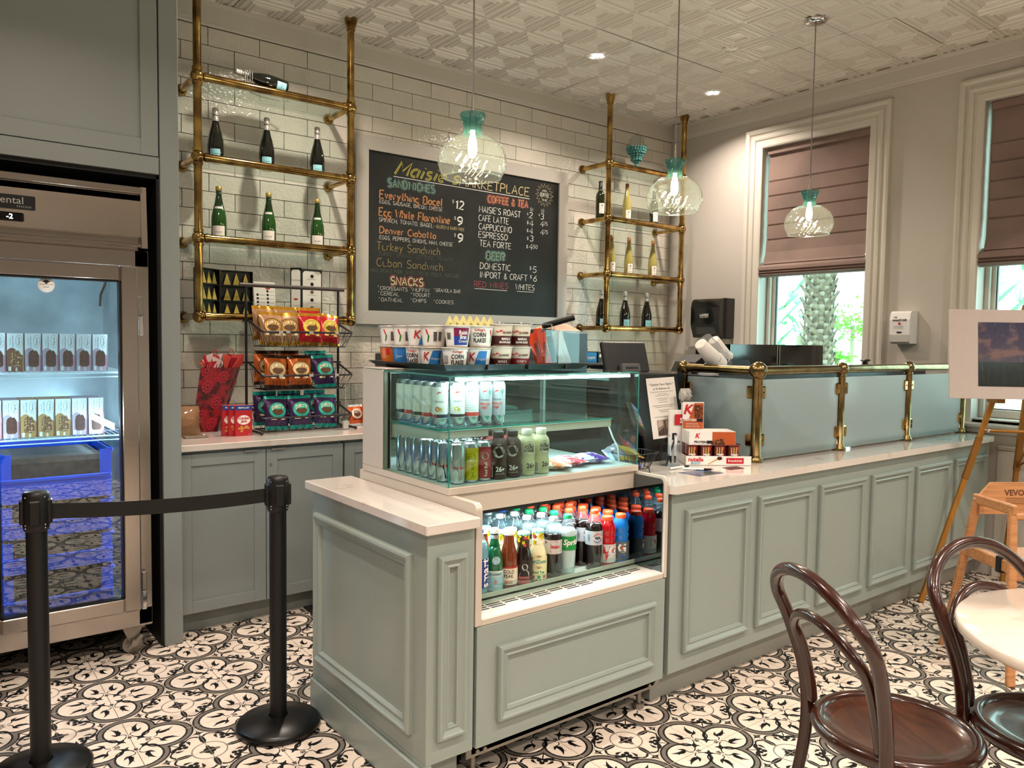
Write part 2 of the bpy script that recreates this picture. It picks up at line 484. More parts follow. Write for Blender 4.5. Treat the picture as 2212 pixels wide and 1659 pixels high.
def visible_floor(cx, cy):
    v = Vector((cx, cy, 0)) - Vector((0, 0, 1.45)); cxx = _r[0][0] * v.x + _r[0][1] * v.y + _r[0][2] * v.z
    cyy = _r[1][0] * v.x + _r[1][1] * v.y + _r[1][2] * v.z; czz = -(_r[2][0] * v.x + _r[2][1] * v.y + _r[2][2] * v.z)
    if czz < 0.3: return None
    px, py = 1106 + 1681 * cxx / czz, 829.5 - 1681 * cyy / czz
    if not (-60 < px < 2270 and 0 < py < 1740): return None
    if 1.23 < cx < 2.33 and 2.1 < cy < 2.8: return None        # under the island
    if cx > 2.33 and 2.1 < cy < 3.9: return None
    if cy > 3.98 or cx > 5.4: return None
    if 1.3 < cx and cy > 2.8 and cx > 1.72: return None
    return czz
rest = MB(); near = []
for i in range(-26, 18):
    for j in range(-20, 16):
        x0, y0 = FX + i * TS, FY + j * TS
        if x0 < -3.2 or x0 > 5.35 or y0 < -2.2 or y0 > 4.6: continue
        d = visible_floor(x0 + TS / 2, y0 + TS / 2)
        rot = (0 if j % 2 else 1, 0 if i % 2 else 1)          # mirror so ring centres fall on even nodes
        near.append((d if d else 99, x0, y0, i % 2, j % 2))
near.sort()
# ring centre must be at node (even, even): tile origin (quatrefoil) at odd nodes
def tile_T(x0, y0, io, jo):
    if io and jo: return (x0, y0, 0.0)                        # quatrefoil at low corner, ring at high corner
    if not io and not jo: return (x0 + TS, y0 + TS, PI)
    if io and not jo: return (x0, y0 + TS, -PI / 2)
    return (x0 + TS, y0, PI / 2)
for n_, (d, x0, y0, io, jo) in enumerate(near):
    lx, ly, a = tile_T(x0, y0, io, jo)
    if n_ < 300 and d < 90:
        ob('tile', FT_me, floor, (lx, ly, 0.0), (0, 0, a))
    else:
        if n_ > 300 and (x0 < -1.6 or y0 < -1.2): continue
        T = TR(lx, ly, 0) @ RZ(a)
        k0 = len(rest.v)
        rest.v += [tuple(T @ Vector(v)) for v in FT.v]
        rest.f += [tuple(t + k0 for t in f) for f in FT.f]; rest.mi += FT.mi; rest.sm += FT.sm
stuff(rest.build('floor_tiles_beyond', [M_cream, M_tblack, M_tgrey, M_tthin], floor))

# ---- ceiling with pressed panels
def ceil_panel_mb():
    mb = MB(); s = 0.61; g = 0.0012; q = 0.305
    for i in (0, 1):
        for j in (0, 1):
            x0, y0 = i * q, j * q
            steps = [(g, 0.0), (0.018, 0.0), (0.023, 0.010), (0.032, 0.010), (0.037, 0.0), (0.060, 0.0), (0.065, 0.009), (0.074, 0.009), (0.079, 0.0), (0.083, 0.0), (0.088, 0.009), (0.097, 0.009), (0.103, -0.004)]
            rings = [[(x0 + a, y0 + a, -h), (x0 + q - a, y0 + a, -h), (x0 + q - a, y0 + q - a, -h), (x0 + a, y0 + q - a, -h)] for a, h in steps]
            vs = [p for r in rings for p in r]; fs = []
            for t in range(len(rings) - 1):
                for k in range(4):
                    fs.append((t * 4 + k, (t + 1) * 4 + k, (t + 1) * 4 + (k + 1) % 4, t * 4 + (k + 1) % 4))
            n = (len(rings) - 1) * 4
            fs.append((n, n + 3, n + 2, n + 1))
            mb.add(vs, fs)
    return mb
CP = ceil_panel_mb().mesh('ceiling_panel', [M_ceil])
cb = MB(); cb.box(-5.2, -5.6, ZC + 0.006, 5.6, 4.9, ZC + 0.12)
ceiling = struct(cb.build('ceiling', mat('ceiling_gap', '3b3531', 0.9)))
for i in range(-12, 4):
    for j in range(-10, 5):
        x0, y0 = 3.98 + (i - 1) * 0.61, 2.93 + (j - 2) * 0.61
        if x0 < -3.8 or y0 < -3.9: continue
        x1, y1 = x0 + 0.61, y0 + 0.61
        if x0 > 5.38 or y0 > 4.66: continue
        o = ob('ceiling_panel', CP, ceiling, (x0, y0, ZC - 0.001 + rnd.uniform(-.0012, .0012)), (rnd.uniform(-.002, .002), rnd.uniform(-.002, .002), 0))
        # the last panels run on above the crown moulding

# ---- walls
sh = MB(); sh.box(-5.2, YW + 0.008, -0.1, XR + 0.25, YW + 0.2, ZC + 0.1)
wall_back = struct(sh.build('wall_back', M_grout))
sh = MB(); sh.box(-5.2, -5.6, -0.1, -5.0, YW + 0.1, ZC + 0.1); struct(sh.build('wall_left', M_wall))
sh = MB(); sh.box(-5.2, -5.6, -0.1, XR + 0.2, -5.4, ZC + 0.1); struct(sh.build('wall_front', M_wall))
TW, TH = 0.300, 0.1034
wt = MB(); wt.box(0.0017, -0.0, 0.0017, TW - 0.0017, 0.008, TH - 0.0017, 0, b=0.0014)
WT = wt.mesh('wall_tile', [M_tile])
tiles = []
for k in range(0, 23):
    z1 = 3.2134 - k * TH; z0 = z1 - TH
    ph = 1.404 + (0 if k % 2 == 0 else 0.15)
    i0 = int((0.95 - ph) / TW) - 2
    for i in range(i0, 40):
        x0 = ph + i * TW
        if x0 + TW < 0.9 or x0 > XR: continue
        behind = (2.36 < x0 and x0 + TW < 4.10 and 1.60 < z0 and z1 < 2.72)
        low = z1 < 1.2 and x0 > 2.1
        tiles.append((behind or low, x0, z0))
tiles.sort(key=lambda t: t[0])
rest = MB()
for n_, (hid, x0, z0) in enumerate(tiles):
    x1 = min(x0 + TW, XR - 0.001)
    if n_ < 300 and not hid and x1 - x0 > TW - 0.001:
        ob('tile', WT, wall_back, (x0, YW, z0), (rnd.uniform(-.002, .002), 0, rnd.uniform(-.0012, .0012)))
    elif n_ < 300 and not hid:
        t = MB(); t.box(0.0012, 0, 0.0012, x1 - x0 - 0.0012, 0.008, TH - 0.0012, 0, b=0.0014)
        t.build('tile', M_tile, wall_back, (x0, YW, z0))
    else:
        rest.box(x0 + 0.0017, YW, z0 + 0.0017, x1 - 0.0017, YW + 0.008, z0 + TH - 0.0017, 0, b=0.0014)
if rest.v: stuff(rest.build('tiles_behind_things', M_tile, wall_back))

# crown board
def crown(name, axis):
    # profile (out, z): out = distance from the wall face
    prof = [(0.0, 3.216), (0.012, 3.216), (0.016, 3.224), (0.016, 3.236), (0.022, 3.242), (0.022, 3.325), (0.030, 3.332), (0.034, 3.350), (0.0, 3.350)]
    mb = MB(); n = len(prof)
    vs = []
    if axis == 'x':
        for x in (0.6, XR): vs += [(x, YW + 0.004 - o, z) for o, z in prof]
    else:
        for y in (-5.4, YW): vs += [(XR + 0.004 - o, y, z) for o, z in prof]
    fs = [(i, i + 1, n + i + 1, n + i) for i in range(n - 1)]
    mb.add(vs, fs)
    return mb.build(name, M_trim)
struct(crown('trim_1', 'x')); struct(crown('trim_2', 'y'))

# right wall with three window openings (opening y0..y1, z 0.99..2.992)
WIN = [(2.864, 3.738), (1.249, 2.123), (-0.366, 0.508), (-1.98, -1.106), (-3.6, -2.72)]
WZ0, WZ1 = 0.99, 2.992
mb = MB(); T_ = 0.22
ys = sorted([-5.6] + [v for w in WIN for v in w] + [YW + 0.2])
for a, b_ in zip(ys[0::2], ys[1::2]): mb.box(XR, a, -0.1, XR + T_, b_, ZC + 0.1)
for a, b_ in WIN:
    mb.box(XR, a, -0.1, XR + T_, b_, WZ0); mb.box(XR, a, WZ1, XR + T_, b_, ZC + 0.1)
struct(mb.build('wall_right', M_wall))
# wainscot: chair rail, base
mb = MB(); mb.box(XR - 0.006, -5.4, 0.0, XR, 1.96, 0.80)
mb.box(XR - 0.018, -5.4, 0.806, XR, 1.96, 0.818, b=0.003); mb.box(XR - 0.026, -5.4, 0.818, XR, 1.96, 0.832, b=0.004)
struct(mb.build('trim_3', M_trim))
mb = MB(); mb.box(XR - 0.02, -5.4, 0.0, XR, 1.96, 0.12, b=0.004); struct(mb.build('baseboard_right', M_trim))

M_pane = glass('window_pane', 'eafff8', ior=1.3)
M_blind = mat('taupe_roman_blind', '857068', 0.8, bump=(260, 0.25, 0.002), vary=(3, '75635c', 0.4, 0.7))
def casing(y0, y1):
    prof = [(0.0, 0.0), (0.0, 0.020), (0.010, 0.026), (0.045, 0.026), (0.052, 0.018), (0.060, 0.018), (0.066, 0.030), (0.080, 0.034), (0.094, 0.030), (0.100, 0.018), (0.110, 0.018), (0.117, 0.034), (0.135, 0.040), (0.150, 0.036), (0.155, 0.0)]
    mb = MB(); n = len(prof); z0 = 0.925
    # three sides, mitred: ring index along path
    vs = []
    for o, h in prof: vs.append((XR - h, y0 - o, z0))
    for o, h in prof: vs.append((XR - h, y0 - o, WZ1 + o))
    for o, h in prof: vs.append((XR - h, y1 + o, WZ1 + o))
    for o, h in prof: vs.append((XR - h, y1 + o, z0))
    fs = []
    for s_ in range(3):
        for i in range(n - 1):
            fs.append((s_ * n + i, s_ * n + i + 1, (s_ + 1) * n + i + 1, (s_ + 1) * n + i))
    return mb.add(vs, fs)
for wi, (y0, y1) in enumerate(WIN):
    w = struct(casing(y0, y1).build('window_%d' % (wi + 1), M_trim))
    mb = MB()                                                 # frame set deep in the wall
    xf = XR + 0.13
    f = 0.055
    mb.box(xf, y0, WZ0, xf + 0.06, y0 + f, WZ1, b=0.006); mb.box(xf, y1 - f, WZ0, xf + 0.06, y1, WZ1, b=0.006)
    mb.box(xf, y0 + f, WZ0, xf + 0.06, y1 - f, WZ0 + f, b=0.006); mb.box(xf, y0 + f, WZ1 - f, xf + 0.06, y1 - f, WZ1, b=0.006)
    mb.box(xf - 0.035, y0, WZ0, xf, y0 + 0.03, WZ1, b=0.004); mb.box(xf - 0.035, y1 - 0.03, WZ0, xf, y1, WZ1, b=0.004)
    mb.build('window_frame', M_trim, w)
    mb = MB(); mb.box(xf + 0.02, y0 + f, WZ0 + f, xf + 0.024, y1 - f, WZ1 - f); mb.build('window_pane', M_pane, w)
    mb = MB(); g_ = 0.006
    mb.box(xf + 0.012, y0 + f, WZ0 + f, xf + 0.03, y0 + f + g_, WZ1 - f); mb.box(xf + 0.012, y1 - f - g_, WZ0 + f, xf + 0.03, y1 - f, WZ1 - f)
    mb.box(xf + 0.012, y0 + f, WZ0 + f, xf + 0.03, y1 - f, WZ0 + f + g_); mb.build('gasket', M_black, w)
    mb = MB(); mb.box(XR - 0.05, y0 - 0.19, 0.935, XR + 0.02, y1 + 0.19, 0.962, b=0.006); mb.box(XR - 0.02, y0 - 0.15, 0.90, XR, y1 + 0.15, 0.935, b=0.005)
    mb.box(XR - 0.0, y0, 0.962, xf + 0.01, y1, 0.985, b=0.004)
    mb.build('window_sill', M_trim, w)

def blind(y0, y1, zb, label):
    """roman blind with flat folds and a gathered stack at the bottom"""
    t = thing('roman_blind', label, 'blind', (XR + 0.05, (y0 + y1) / 2, 2.97), 0, 'taupe roman blinds')
    a, b_ = -(y1 - y0) / 2 + 0.02, (y1 - y0) / 2 - 0.02
    pts = [(0.0, 0.015)]; z = 0.0
    fold = 0.115 if y0 > 2 else 0.118
    zz = [-0.03 - 0.21]
    while zz[-1] - fold > (zb - 2.97) + 0.20: zz.append(zz[-1] - fold)
    for z in zz:
        pts += [(-0.004, z + 0.012), (0.004, z), (-0.010, z - 0.004)]
    pts += [(-0.016, zb - 2.97 + 0.20), (-0.040, zb - 2.97 + 0.12), (-0.050, zb - 2.97 + 0.105), (-0.018, zb - 2.97 + 0.10)]
    mb = MB(); n = len(pts)
    vs = [(x, a, z) for x, z in pts] + [(x, b_, z) for x, z in pts] + [(x + 0.004, a, z) for x, z in pts] + [(x + 0.004, b_, z) for x, z in pts]
    fs = [(i, n + i, n + i + 1, i + 1) for i in range(n - 1)] + [(2 * n + i, 2 * n + i + 1, 3 * n + i + 1, 3 * n + i) for i in range(n - 1)]
    fs += [(i, i + 1, 2 * n + i + 1, 2 * n + i) for i in range(n - 1)] + [(n + i, 3 * n + i, 3 * n + i + 1, n + i + 1) for i in range(n - 1)]
    mb.add(vs, fs); mb.build('fabric', M_blind, t)
    zc = zb - 2.97
    P = [(-0.045, zc + 0.10), (-0.075, zc + 0.078), (-0.078, zc + 0.055), (-0.060, zc + 0.045), (-0.080, zc + 0.036), (-0.062, zc + 0.026), (-0.080, zc + 0.018), (-0.055, zc + 0.002), (-0.02, zc + 0.0), (-0.015, zc + 0.08), (-0.015, zc + 0.12)]
    mb = MB(); n = len(P)
    vs = [(x, a - 0.022, z) for x, z in P] + [(x, b_ + 0.022, z) for x, z in P]
    mb.add(vs, [(i, (i + 1) % n, n + (i + 1) % n, n + i) for i in range(n)]); mb.add(vs, [tuple(range(n))[::-1], tuple(range(n, 2 * n))])
    mb.build('gathered_hem', M_blind, t)
    mb = MB(); mb.box(-0.03, a, -0.03, 0.02, b_, 0.02, b=0.004); mb.build('headrail', M_blind, t)
blind(2.864, 3.738, 1.975, 'taupe roman blind in the window beside the paper towel dispenser')
blind(1.249, 2.123, 1.955, 'taupe roman blind in the window behind the framed picture on the easel')
for w in WIN[2:]: blind(w[0], w[1], 1.96, 'taupe roman blind in a window further along the wall')
# ================================================================ built-in furniture
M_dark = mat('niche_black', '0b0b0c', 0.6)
M_kick = mat('kickboard_paint', '8b918c', 0.45)  # even grey-green paint of the kickboards
MOULD = [(0.0, 0.0), (0.0, 0.012), (0.004, 0.020), (0.012, 0.022), (0.018, 0.017), (0.026, 0.012), (0.030, 0.011), (0.034, 0.014), (0.038, 0.013), (0.041, 0.003), (0.044, 0.0)]
def door_mb(w, h, fr=0.058, th=0.02, rec=0.009):
    """recessed-panel door, lower corner at the origin, facing -y"""
    mb = MB()
    mb.box(0, 0, 0, fr, th, h, b=0.0015); mb.box(w - fr, 0, 0, w, th, h, b=0.0015)
    mb.box(fr, 0, 0, w - fr, th, fr, b=0.0015); mb.box(fr, 0, h - fr, w - fr, th, h, b=0.0015)
    mb.box(fr, rec, fr, w - fr, th, h - fr)
    return mb
# ---- tall unit around the freezer
t = thing('tall_cabinet', 'tall grey panelled cabinet surround with a cupboard above the freezer', 'cabinet', (0.917, 3.779, 0))
mb = MB(); mb.box(0, 0, 0, 0.081, 0.90, ZC - 0.004, b=0.002); mb.build('side_panel', M_sage2, t)
mb = MB(); mb.box(-1.25, 0.0, 2.168, -0.004, 0.88, 2.243, b=0.001); mb.box(-1.25, 0.03, 2.243, -0.004, 0.88, ZC - 0.004); mb.build('upper_carcass', M_sage2, t)
d = door_mb(1.20, ZC - 2.256 - 0.01, 0.072, 0.022, 0.010).build('door', M_sage2, t, (-1.206, 0.0, 2.247))
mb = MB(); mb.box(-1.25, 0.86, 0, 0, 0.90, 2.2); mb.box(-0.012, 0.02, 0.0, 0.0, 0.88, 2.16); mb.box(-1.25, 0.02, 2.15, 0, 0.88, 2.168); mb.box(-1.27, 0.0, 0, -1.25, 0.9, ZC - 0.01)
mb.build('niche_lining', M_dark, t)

# ---- back run of base cabinets under the tiled wall
YD = 3.843
def base_cab(x0, doors, label):
    t = thing('base_cabinet', label, 'cabinet', (x0, YD, 0), 0, 'grey cabinets along the tiled wall')
    w = doors[-1][1] - x0
    mb = MB(); mb.box(0, 0.021, 0.108, w - 0.001, 0.845, 0.897); mb.build('carcass', M_sage2, t)
    mb = MB(); mb.box(0, 0.078, 0.0, w - 0.001, 0.10, 0.108); mb.build('kickboard', M_kick, t)
    for i, (a, b_, hinge) in enumerate(doors):
        dd = door_mb(b_ - a - 0.004, 0.773).build('door', M_sage2, t, (a - x0 + 0.002, 0, 0.108))
        pm = MB(); px = (b_ - a - 0.115) if hinge == 'l' else 0.02
        pm.box(px, -0.012, 0.772, px + 0.075, 0.018, 0.776, b=0.001); pm.box(px, -0.014, 0.766, px + 0.075, -0.011, 0.776, b=0.001)
        pm.build('handle', M_chrome, dd)
        if i == 1 and len(doors) == 2 and x0 < 1.5:
            lk = MB(); lk.cyl((0.02, -0.003, 0.692), (0.02, 0.002, 0.692), 0.008, n=12); lk.build('lock', M_chrome, dd)
    return t
base_cab(0.999, [(0.999, 1.422, 'l'), (1.422, 1.845, 'r')], 'grey double door base cabinet beside the tall panel, red gift bag above')
base_cab(1.852, [(1.852, 2.275, 'l'), (2.275, 2.698, 'r')], 'grey double door base cabinet partly hidden behind the glass display case')
base_cab(2.705, [(2.705, 3.128, 'l'), (3.128, 3.551, 'r')], 'grey double door base cabinet behind the cash register stand')
base_cab(3.558, [(3.558, 4.45, 'l'), (4.45, 5.38, 'r')], 'wide grey base cabinet in the corner by the window wall')
mb = MB(); mb.box(0.998, YD - 0.028, 0.898, XR - 0.004, YW - 0.001, 0.930, b=0.003)
tag(mb.build('worktop', M_quartz), 'pale quartz worktop running along the tiled wall', 'worktop')

# ---- island: end cabinet, long counter
def panel_mould(x0, z0, x1, z1):
    mb = MB(); mb.frame(x0, z0, x1, z1, 0, MOULD); return mb
YF = 1.98
t = thing('end_cabinet', 'short sage green end cabinet with moulded panels and quartz top, nearest the rope posts', 'cabinet', (1.226, YF, 0))
mb = MB(); mb.box(0, 0, 0.136, 0.175, 0.84, 0.862, b=0.0015); mb.box(0.0, 0.075, 0.0, 0.165, 0.84, 0.136); mb.box(-0.001, 0.0, 0.10, 0.02, 0.075, 0.136)
mb.build('carcass', M_sage, t)
mb = MB(); mb.box(-0.012, 0.0, 0.0, 0.0, 0.84, 0.122, b=0.003); mb.build('side_skirting', M_sage, t)
panel_mould(0.035, 0.208, 0.141, 0.786).build('moulding', M_sage, t)
m = panel_mould(0, 0, 0.718, 0.573)
m.build('moulding', M_sage, t, (0, 0.799, 0.208), (0, 0, -PI / 2))
mb = MB(); mb.box(-0.022, -0.03, 0.8625, 0.176, 0.865, 0.895, b=0.003); mb.build('worktop', M_quartz, t)

t = thing('service_counter', 'long sage green service counter with six moulded panels and a pale quartz top', 'counter', (2.338, YF, 0))
mb = MB(); mb.box(0, 0, 0.139, 2.99, 0.62, 0.862, b=0.0015); mb.build('carcass', M_sage, t)
mb = MB(); mb.box(0.0, 0.09, 0.0, 3.05, 0.62, 0.139); mb.build('kickboard', mat('kick_grey', '9c9d95', 0.5), t)
for i in range(6):
    panel_mould(0.075 + i * 0.4835, 0.211, 0.075 + i * 0.4835 + 0.427, 0.787).build('moulding', M_sage, t)
mb = MB(); c_ = 0.02
mb.prism([(-0.022, -0.008), (-0.008, -0.03), (2.97, -0.03), (3.04, 0.05), (3.066, 0.10), (3.066, 0.66), (-0.022, 0.66)], 0.8625, 0.895)
mb.build('worktop', M_quartz, t)

# ---- brass rail screen with frosted panes on the counter
def frosted():
    m = bpy.data.materials.new('frosted_glass'); m.use_nodes = True
    nt = m.node_tree; L = nt.links.new; b = nt.nodes['Principled BSDF']; out = nt.nodes['Material Output']
    b.inputs['Base Color'].default_value = hx('f4fcfd'); b.inputs['Roughness'].default_value = 0.32; b.inputs['Transmission Weight'].default_value = 1.0; b.inputs['IOR'].default_value = 1.12
    tl = nt.nodes.new('ShaderNodeBsdfTranslucent'); tl.inputs[0].default_value = hx('e6f6f9')
    df = nt.nodes.new('ShaderNodeBsdfDiffuse'); df.inputs[0].default_value = hx('d5e6e9')
    a = nt.nodes.new('ShaderNodeMixShader'); a.inputs[0].default_value = 0.22; L(tl.outputs[0], a.inputs[1]); L(df.outputs[0], a.inputs[2])
    x = nt.nodes.new('ShaderNodeMixShader'); x.inputs[0].default_value = 0.6; L(b.outputs[0], x.inputs[1]); L(a.outputs[0], x.inputs[2]); L(x.outputs[0], out.inputs[0])
    return m
M_frost = frosted()
t = thing('brass_rail_screen', 'aged brass rail screen with frosted glass panes on the long counter', 'screen', (3.12, 2.15, 0.895))
PX = [0.0, 0.733, 1.466, 2.20]
def post_mb(big=False):
    mb = MB(); r = 0.024 if big else 0.0205
    mb.lathe([(0, 0), (0.034, 0), (0.036, 0.006), (0.034, 0.016), (0.027, 0.022), (0.029, 0.030), (r, 0.036), (r, 0.385), (r + 0.003, 0.388), (r + 0.003, 0.398), (r, 0.40)], 20)
    mb.sph((0, 0, 0.427), 0.036 if not big else 0.043, 18, 12)
    return mb
for i, x in enumerate(PX):
    post_mb(i == 0).build('post', M_brass2, t, (x, 0, 0))
post_mb(False).build('post', M_brass2, t, (0, 0.44, 0))
for i in range(3):
    mb = MB(); mb.cyl((PX[i] + 0.03, 0, 0.427), (PX[i + 1] - 0.03, 0, 0.427), 0.0215, n=18); mb.build('rail', M_brass2, t)
mb = MB(); mb.cyl((0, 0.03, 0.427), (0, 0.41, 0.427), 0.0215, n=18); mb.build('rail', M_brass2, t)
def clamp(x, y, z, ax):
    mb = MB()
    if ax == 'x': mb.box(x - 0.020, y - 0.010, z - 0.030, x + 0.020, y + 0.010, z + 0.030, b=0.006); mb.sph((x, y - 0.011, z), 0.004, 8, 6)
    else: mb.box(x - 0.010, y - 0.020, z - 0.030, x + 0.010, y + 0.020, z + 0.030, b=0.006)
    return mb
for i in range(3):
    mb = MB(); mb.box(PX[i] + 0.031, -0.003, 0.012, PX[i + 1] - 0.031, 0.003, 0.385); p = mb.build('pane', M_frost, t)
    for xx in (PX[i] + 0.037, PX[i + 1] - 0.037):
        for z in (0.10, 0.325): clamp(xx, 0, z, 'x').build('clamp', M_brass, p)
mb = MB(); mb.box(-0.003, 0.031, 0.012, 0.003, 0.41, 0.385); p = mb.build('pane', M_frost, t)
for yy in (0.037, 0.403):
    for z in (0.10, 0.325): clamp(0, yy, z, 'y').build('clamp', M_brass, p)

# ---- brass pipe shelves
M_shelfglass = glass('shelf_glass', 'eef6f2', ior=1.5)
def pipe_shelf(x0, x1, y, label):
    t = thing('brass_wall_shelf', label, 'shelf', (x0, y, 0)); w = x1 - x0
    lv = [2.828, 2.405, 1.975, 1.553]; R = 0.0215; ys = YW - y
    for x in (0, w):
        mb = MB(); mb.cyl((x, 0, lv[3]), (x, 0, ZC - 0.02), R, n=18)
        mb.lathe([(R + 0.003, -0.075), (R + 0.006, -0.06), (0.036, -0.03), (0.039, -0.012), (0.034, -0.002), (0, -0.002)], 20, (x, 0, ZC))
        p = mb.build('post', M_brass, t)
        for z in lv:
            b = MB(); b.sph((x, 0, z), 0.036, 18, 12)
            if z != lv[3]: b.cyl((x, 0, z - 0.046), (x, 0, z - 0.03), R + 0.005, n=18)
            b.cyl((x, 0, z + 0.03), (x, 0, z + 0.046), R + 0.005, n=18)
            b.build('ball_joint', M_brass, p)
            b = MB(); b.cyl((x, 0.02, z), (x, ys, z), R * 0.86, n=16)
            b.lathe([(0.020, 0.03), (0.028, 0.022), (0.032, 0.010), (0.035, 0.0), (0, 0)], 18, (0, 0, 0), T=TR(x, ys, z) @ RX(PI / 2))
            b.build('wall_arm', M_brass, t)
    for z in lv:
        b = MB(); b.cyl((0.03, 0, z), (w - 0.03, 0, z), R, n=18); b.cyl((0.036, 0, z), (0.050, 0, z), R + 0.004, n=18); b.cyl((w - 0.05, 0, z), (w - 0.036, 0, z), R + 0.004, n=18)
        b.build('front_rail', M_brass, t)
        b = MB(); b.box(0.025, 0.024, z - 0.006, w - 0.025, ys - 0.012, z + 0.003, b=0.001); b.build('glass_shelf', M_shelfglass, t)
    return t
pipe_shelf(1.253, 2.143, 4.375, 'brass pipe shelf unit nearest the tall grey panel, holding sparkling wine')
pipe_shelf(4.334, 5.210, 4.385, 'brass pipe shelf unit in the corner, holding the candy jar and wine')

# ---- pendant lamps and recessed lamps
M_shade = glass('dimpled_shade_glass', 'f3fbf8', 0.05, ior=1.6, body=0.035, bodycol='e8f4f0')
M_neck = glass('teal_glass', '8ccfcb', 0.03, ior=1.6, body=0.12, bodycol='7cc4c2')
M_bulb = mat('glowing_bulb', 'fff0d8', 0.5, emit=(1.0, 0.72, 0.42), es=55.0)
M_cord = mat('grey_cord', '8a8486', 0.5)
def pendant(x, y, label, n_):
    t = thing('pendant_lamp', label, 'lamp', (x, y, 0), 0, 'glass pendant lamps over the counter')
    zt = 2.345
    mb = MB(); mb.lathe([(0, -0.024), (0.03, -0.024), (0.058, -0.020), (0.064, -0.012), (0.066, -0.003), (0, -0.003)], 28, (0, 0, ZC - 0.003)); mb.build('ceiling_rose', M_chrome, t)
    mb = MB(); mb.cyl((0, 0, ZC - 0.02), (0, 0, zt + 0.09), 0.0036, n=8); mb.build('cord', M_cord, t)
    mb = MB(); mb.cyl((0, 0, zt + 0.09), (0, 0, zt + 0.02), 0.004, 0.007, n=10); mb.tube([(0.004 * math.cos(k), 0.004 * math.sin(k), zt + 0.09 - k * 0.004) for k in range(12)], 0.002, 5)
    mb.cyl((0, 0, zt + 0.02), (0, 0, zt - 0.055), 0.016, n=14); mb.build('socket', M_chrome, t)
    mb = MB(); mb.lathe([(0.052, 0.012), (0.054, 0.006), (0.046, -0.010), (0.037, -0.035), (0.035, -0.055), (0.040, -0.074)], 32, (0, 0, zt)); mb.build('neck', M_neck, t)
    # dimpled bowl: offset dimples give hexagonal facets
    prof = [(0.040, -0.072), (0.070, -0.080), (0.098, -0.098), (0.120, -0.122), (0.133, -0.150), (0.1375, -0.176), (0.135, -0.200), (0.127, -0.222), (0.118, -0.238), (0.117, -0.243)]
    fine = []
    for i in range(len(prof) - 1):
        for k in range(3): fine.append((prof[i][0] + (prof[i + 1][0] - prof[i][0]) * k / 3, prof[i][1] + (prof[i + 1][1] - prof[i][1]) * k / 3))
    fine.append(prof[-1]); N = 132; vs = []
    for i, (r, z) in enumerate(fine):
        for k in range(N):
            a = 2 * PI * k / N
            w_ = 0.0034 * (math.cos(a * 22 + (i / 2.0) * PI * 0.5) * math.cos(i * PI / 2.0) + math.cos(a * 22)* math.sin(i * PI / 2.0) * 0.6) if 1 < i < len(fine) - 4 else 0
            rr = r + w_
            vs.append((rr * math.cos(a), rr * math.sin(a), zt + z))
    fs = [(i * N + k, i * N + (k + 1) % N, (i + 1) * N + (k + 1) % N, (i + 1) * N + k) for i in range(len(fine) - 1) for k in range(N)]
    mb = MB(); mb.add(vs, fs, 0, True); mb.lathe([(0.118, -0.240), (0.1195, -0.243), (0.117, -0.246), (0.1155, -0.243), (0.118, -0.240)], 48, (0, 0, zt)); mb.build('shade', M_shade, t)
    mb = MB(); mb.lathe([(0, -0.165), (0.010, -0.160), (0.017, -0.145), (0.019, -0.125), (0.016, -0.095), (0.009, -0.070), (0.009, -0.055)], 16, (0, 0, zt)); mb.build('bulb', M_bulb, t)
    l = bpy.data.lights.new('pendant_light', 'POINT'); l.energy = 7.0; l.color = (1.0, 0.76, 0.52); l.shadow_soft_size = 0.03
    o = bpy.data.objects.new('pendant_light', l); o.location = (x, y, zt - 0.20); COL.objects.link(o)
    return t
pendant(1.826, 2.63, 'glass pendant lamp hanging in front of the chalkboard', 0)
pendant(3.05, 2.62, 'glass pendant lamp hanging in front of the corner shelf unit', 1)
pendant(4.26, 2.62, 'glass pendant lamp hanging in front of the window blind', 2)
M_led = mat('lit_lens', 'ffffff', 0.5, emit=(1.0, 0.9, 0.78), es=9.0)
for i, (x, y) in enumerate(LAMPS):
    lb = ['recessed ceiling lamp nearer the chalkboard', 'recessed ceiling lamp nearer the window wall'][i] if i < 2 else 'unseen recessed ceiling lamp in the rest of the room'
    t = thing('downlight', lb, 'lamp', (x, y, ZC), 0, 'recessed ceiling lamps')
    mb = MB(); mb.lathe([(0.052, -0.004), (0.056, -0.012), (0.068, -0.012), (0.076, -0.006), (0.077, 0.0)], 32); mb.build('trim_ring', M_white, t)
    mb = MB(); mb.lathe([(0, -0.006), (0.053, -0.006)], 32); mb.build('lens', M_led, t)
t = MB(); t.lathe([(0.050, 0.003), (0.048, -0.003), (0.030, -0.006), (0, -0.006)], 32); t.lathe([(0.050, 0.003), (0.060, 0.0), (0.060, -0.006), (0.056, -0.008), (0.052, -0.004)], 32, mi=1)
tag(t.build('ceiling_cover', [M_ceil, M_ceil], None, (4.27, 3.222, ZC - 0.001)), 'small round blank cover in the pressed ceiling between two lamps', 'ceiling cover')
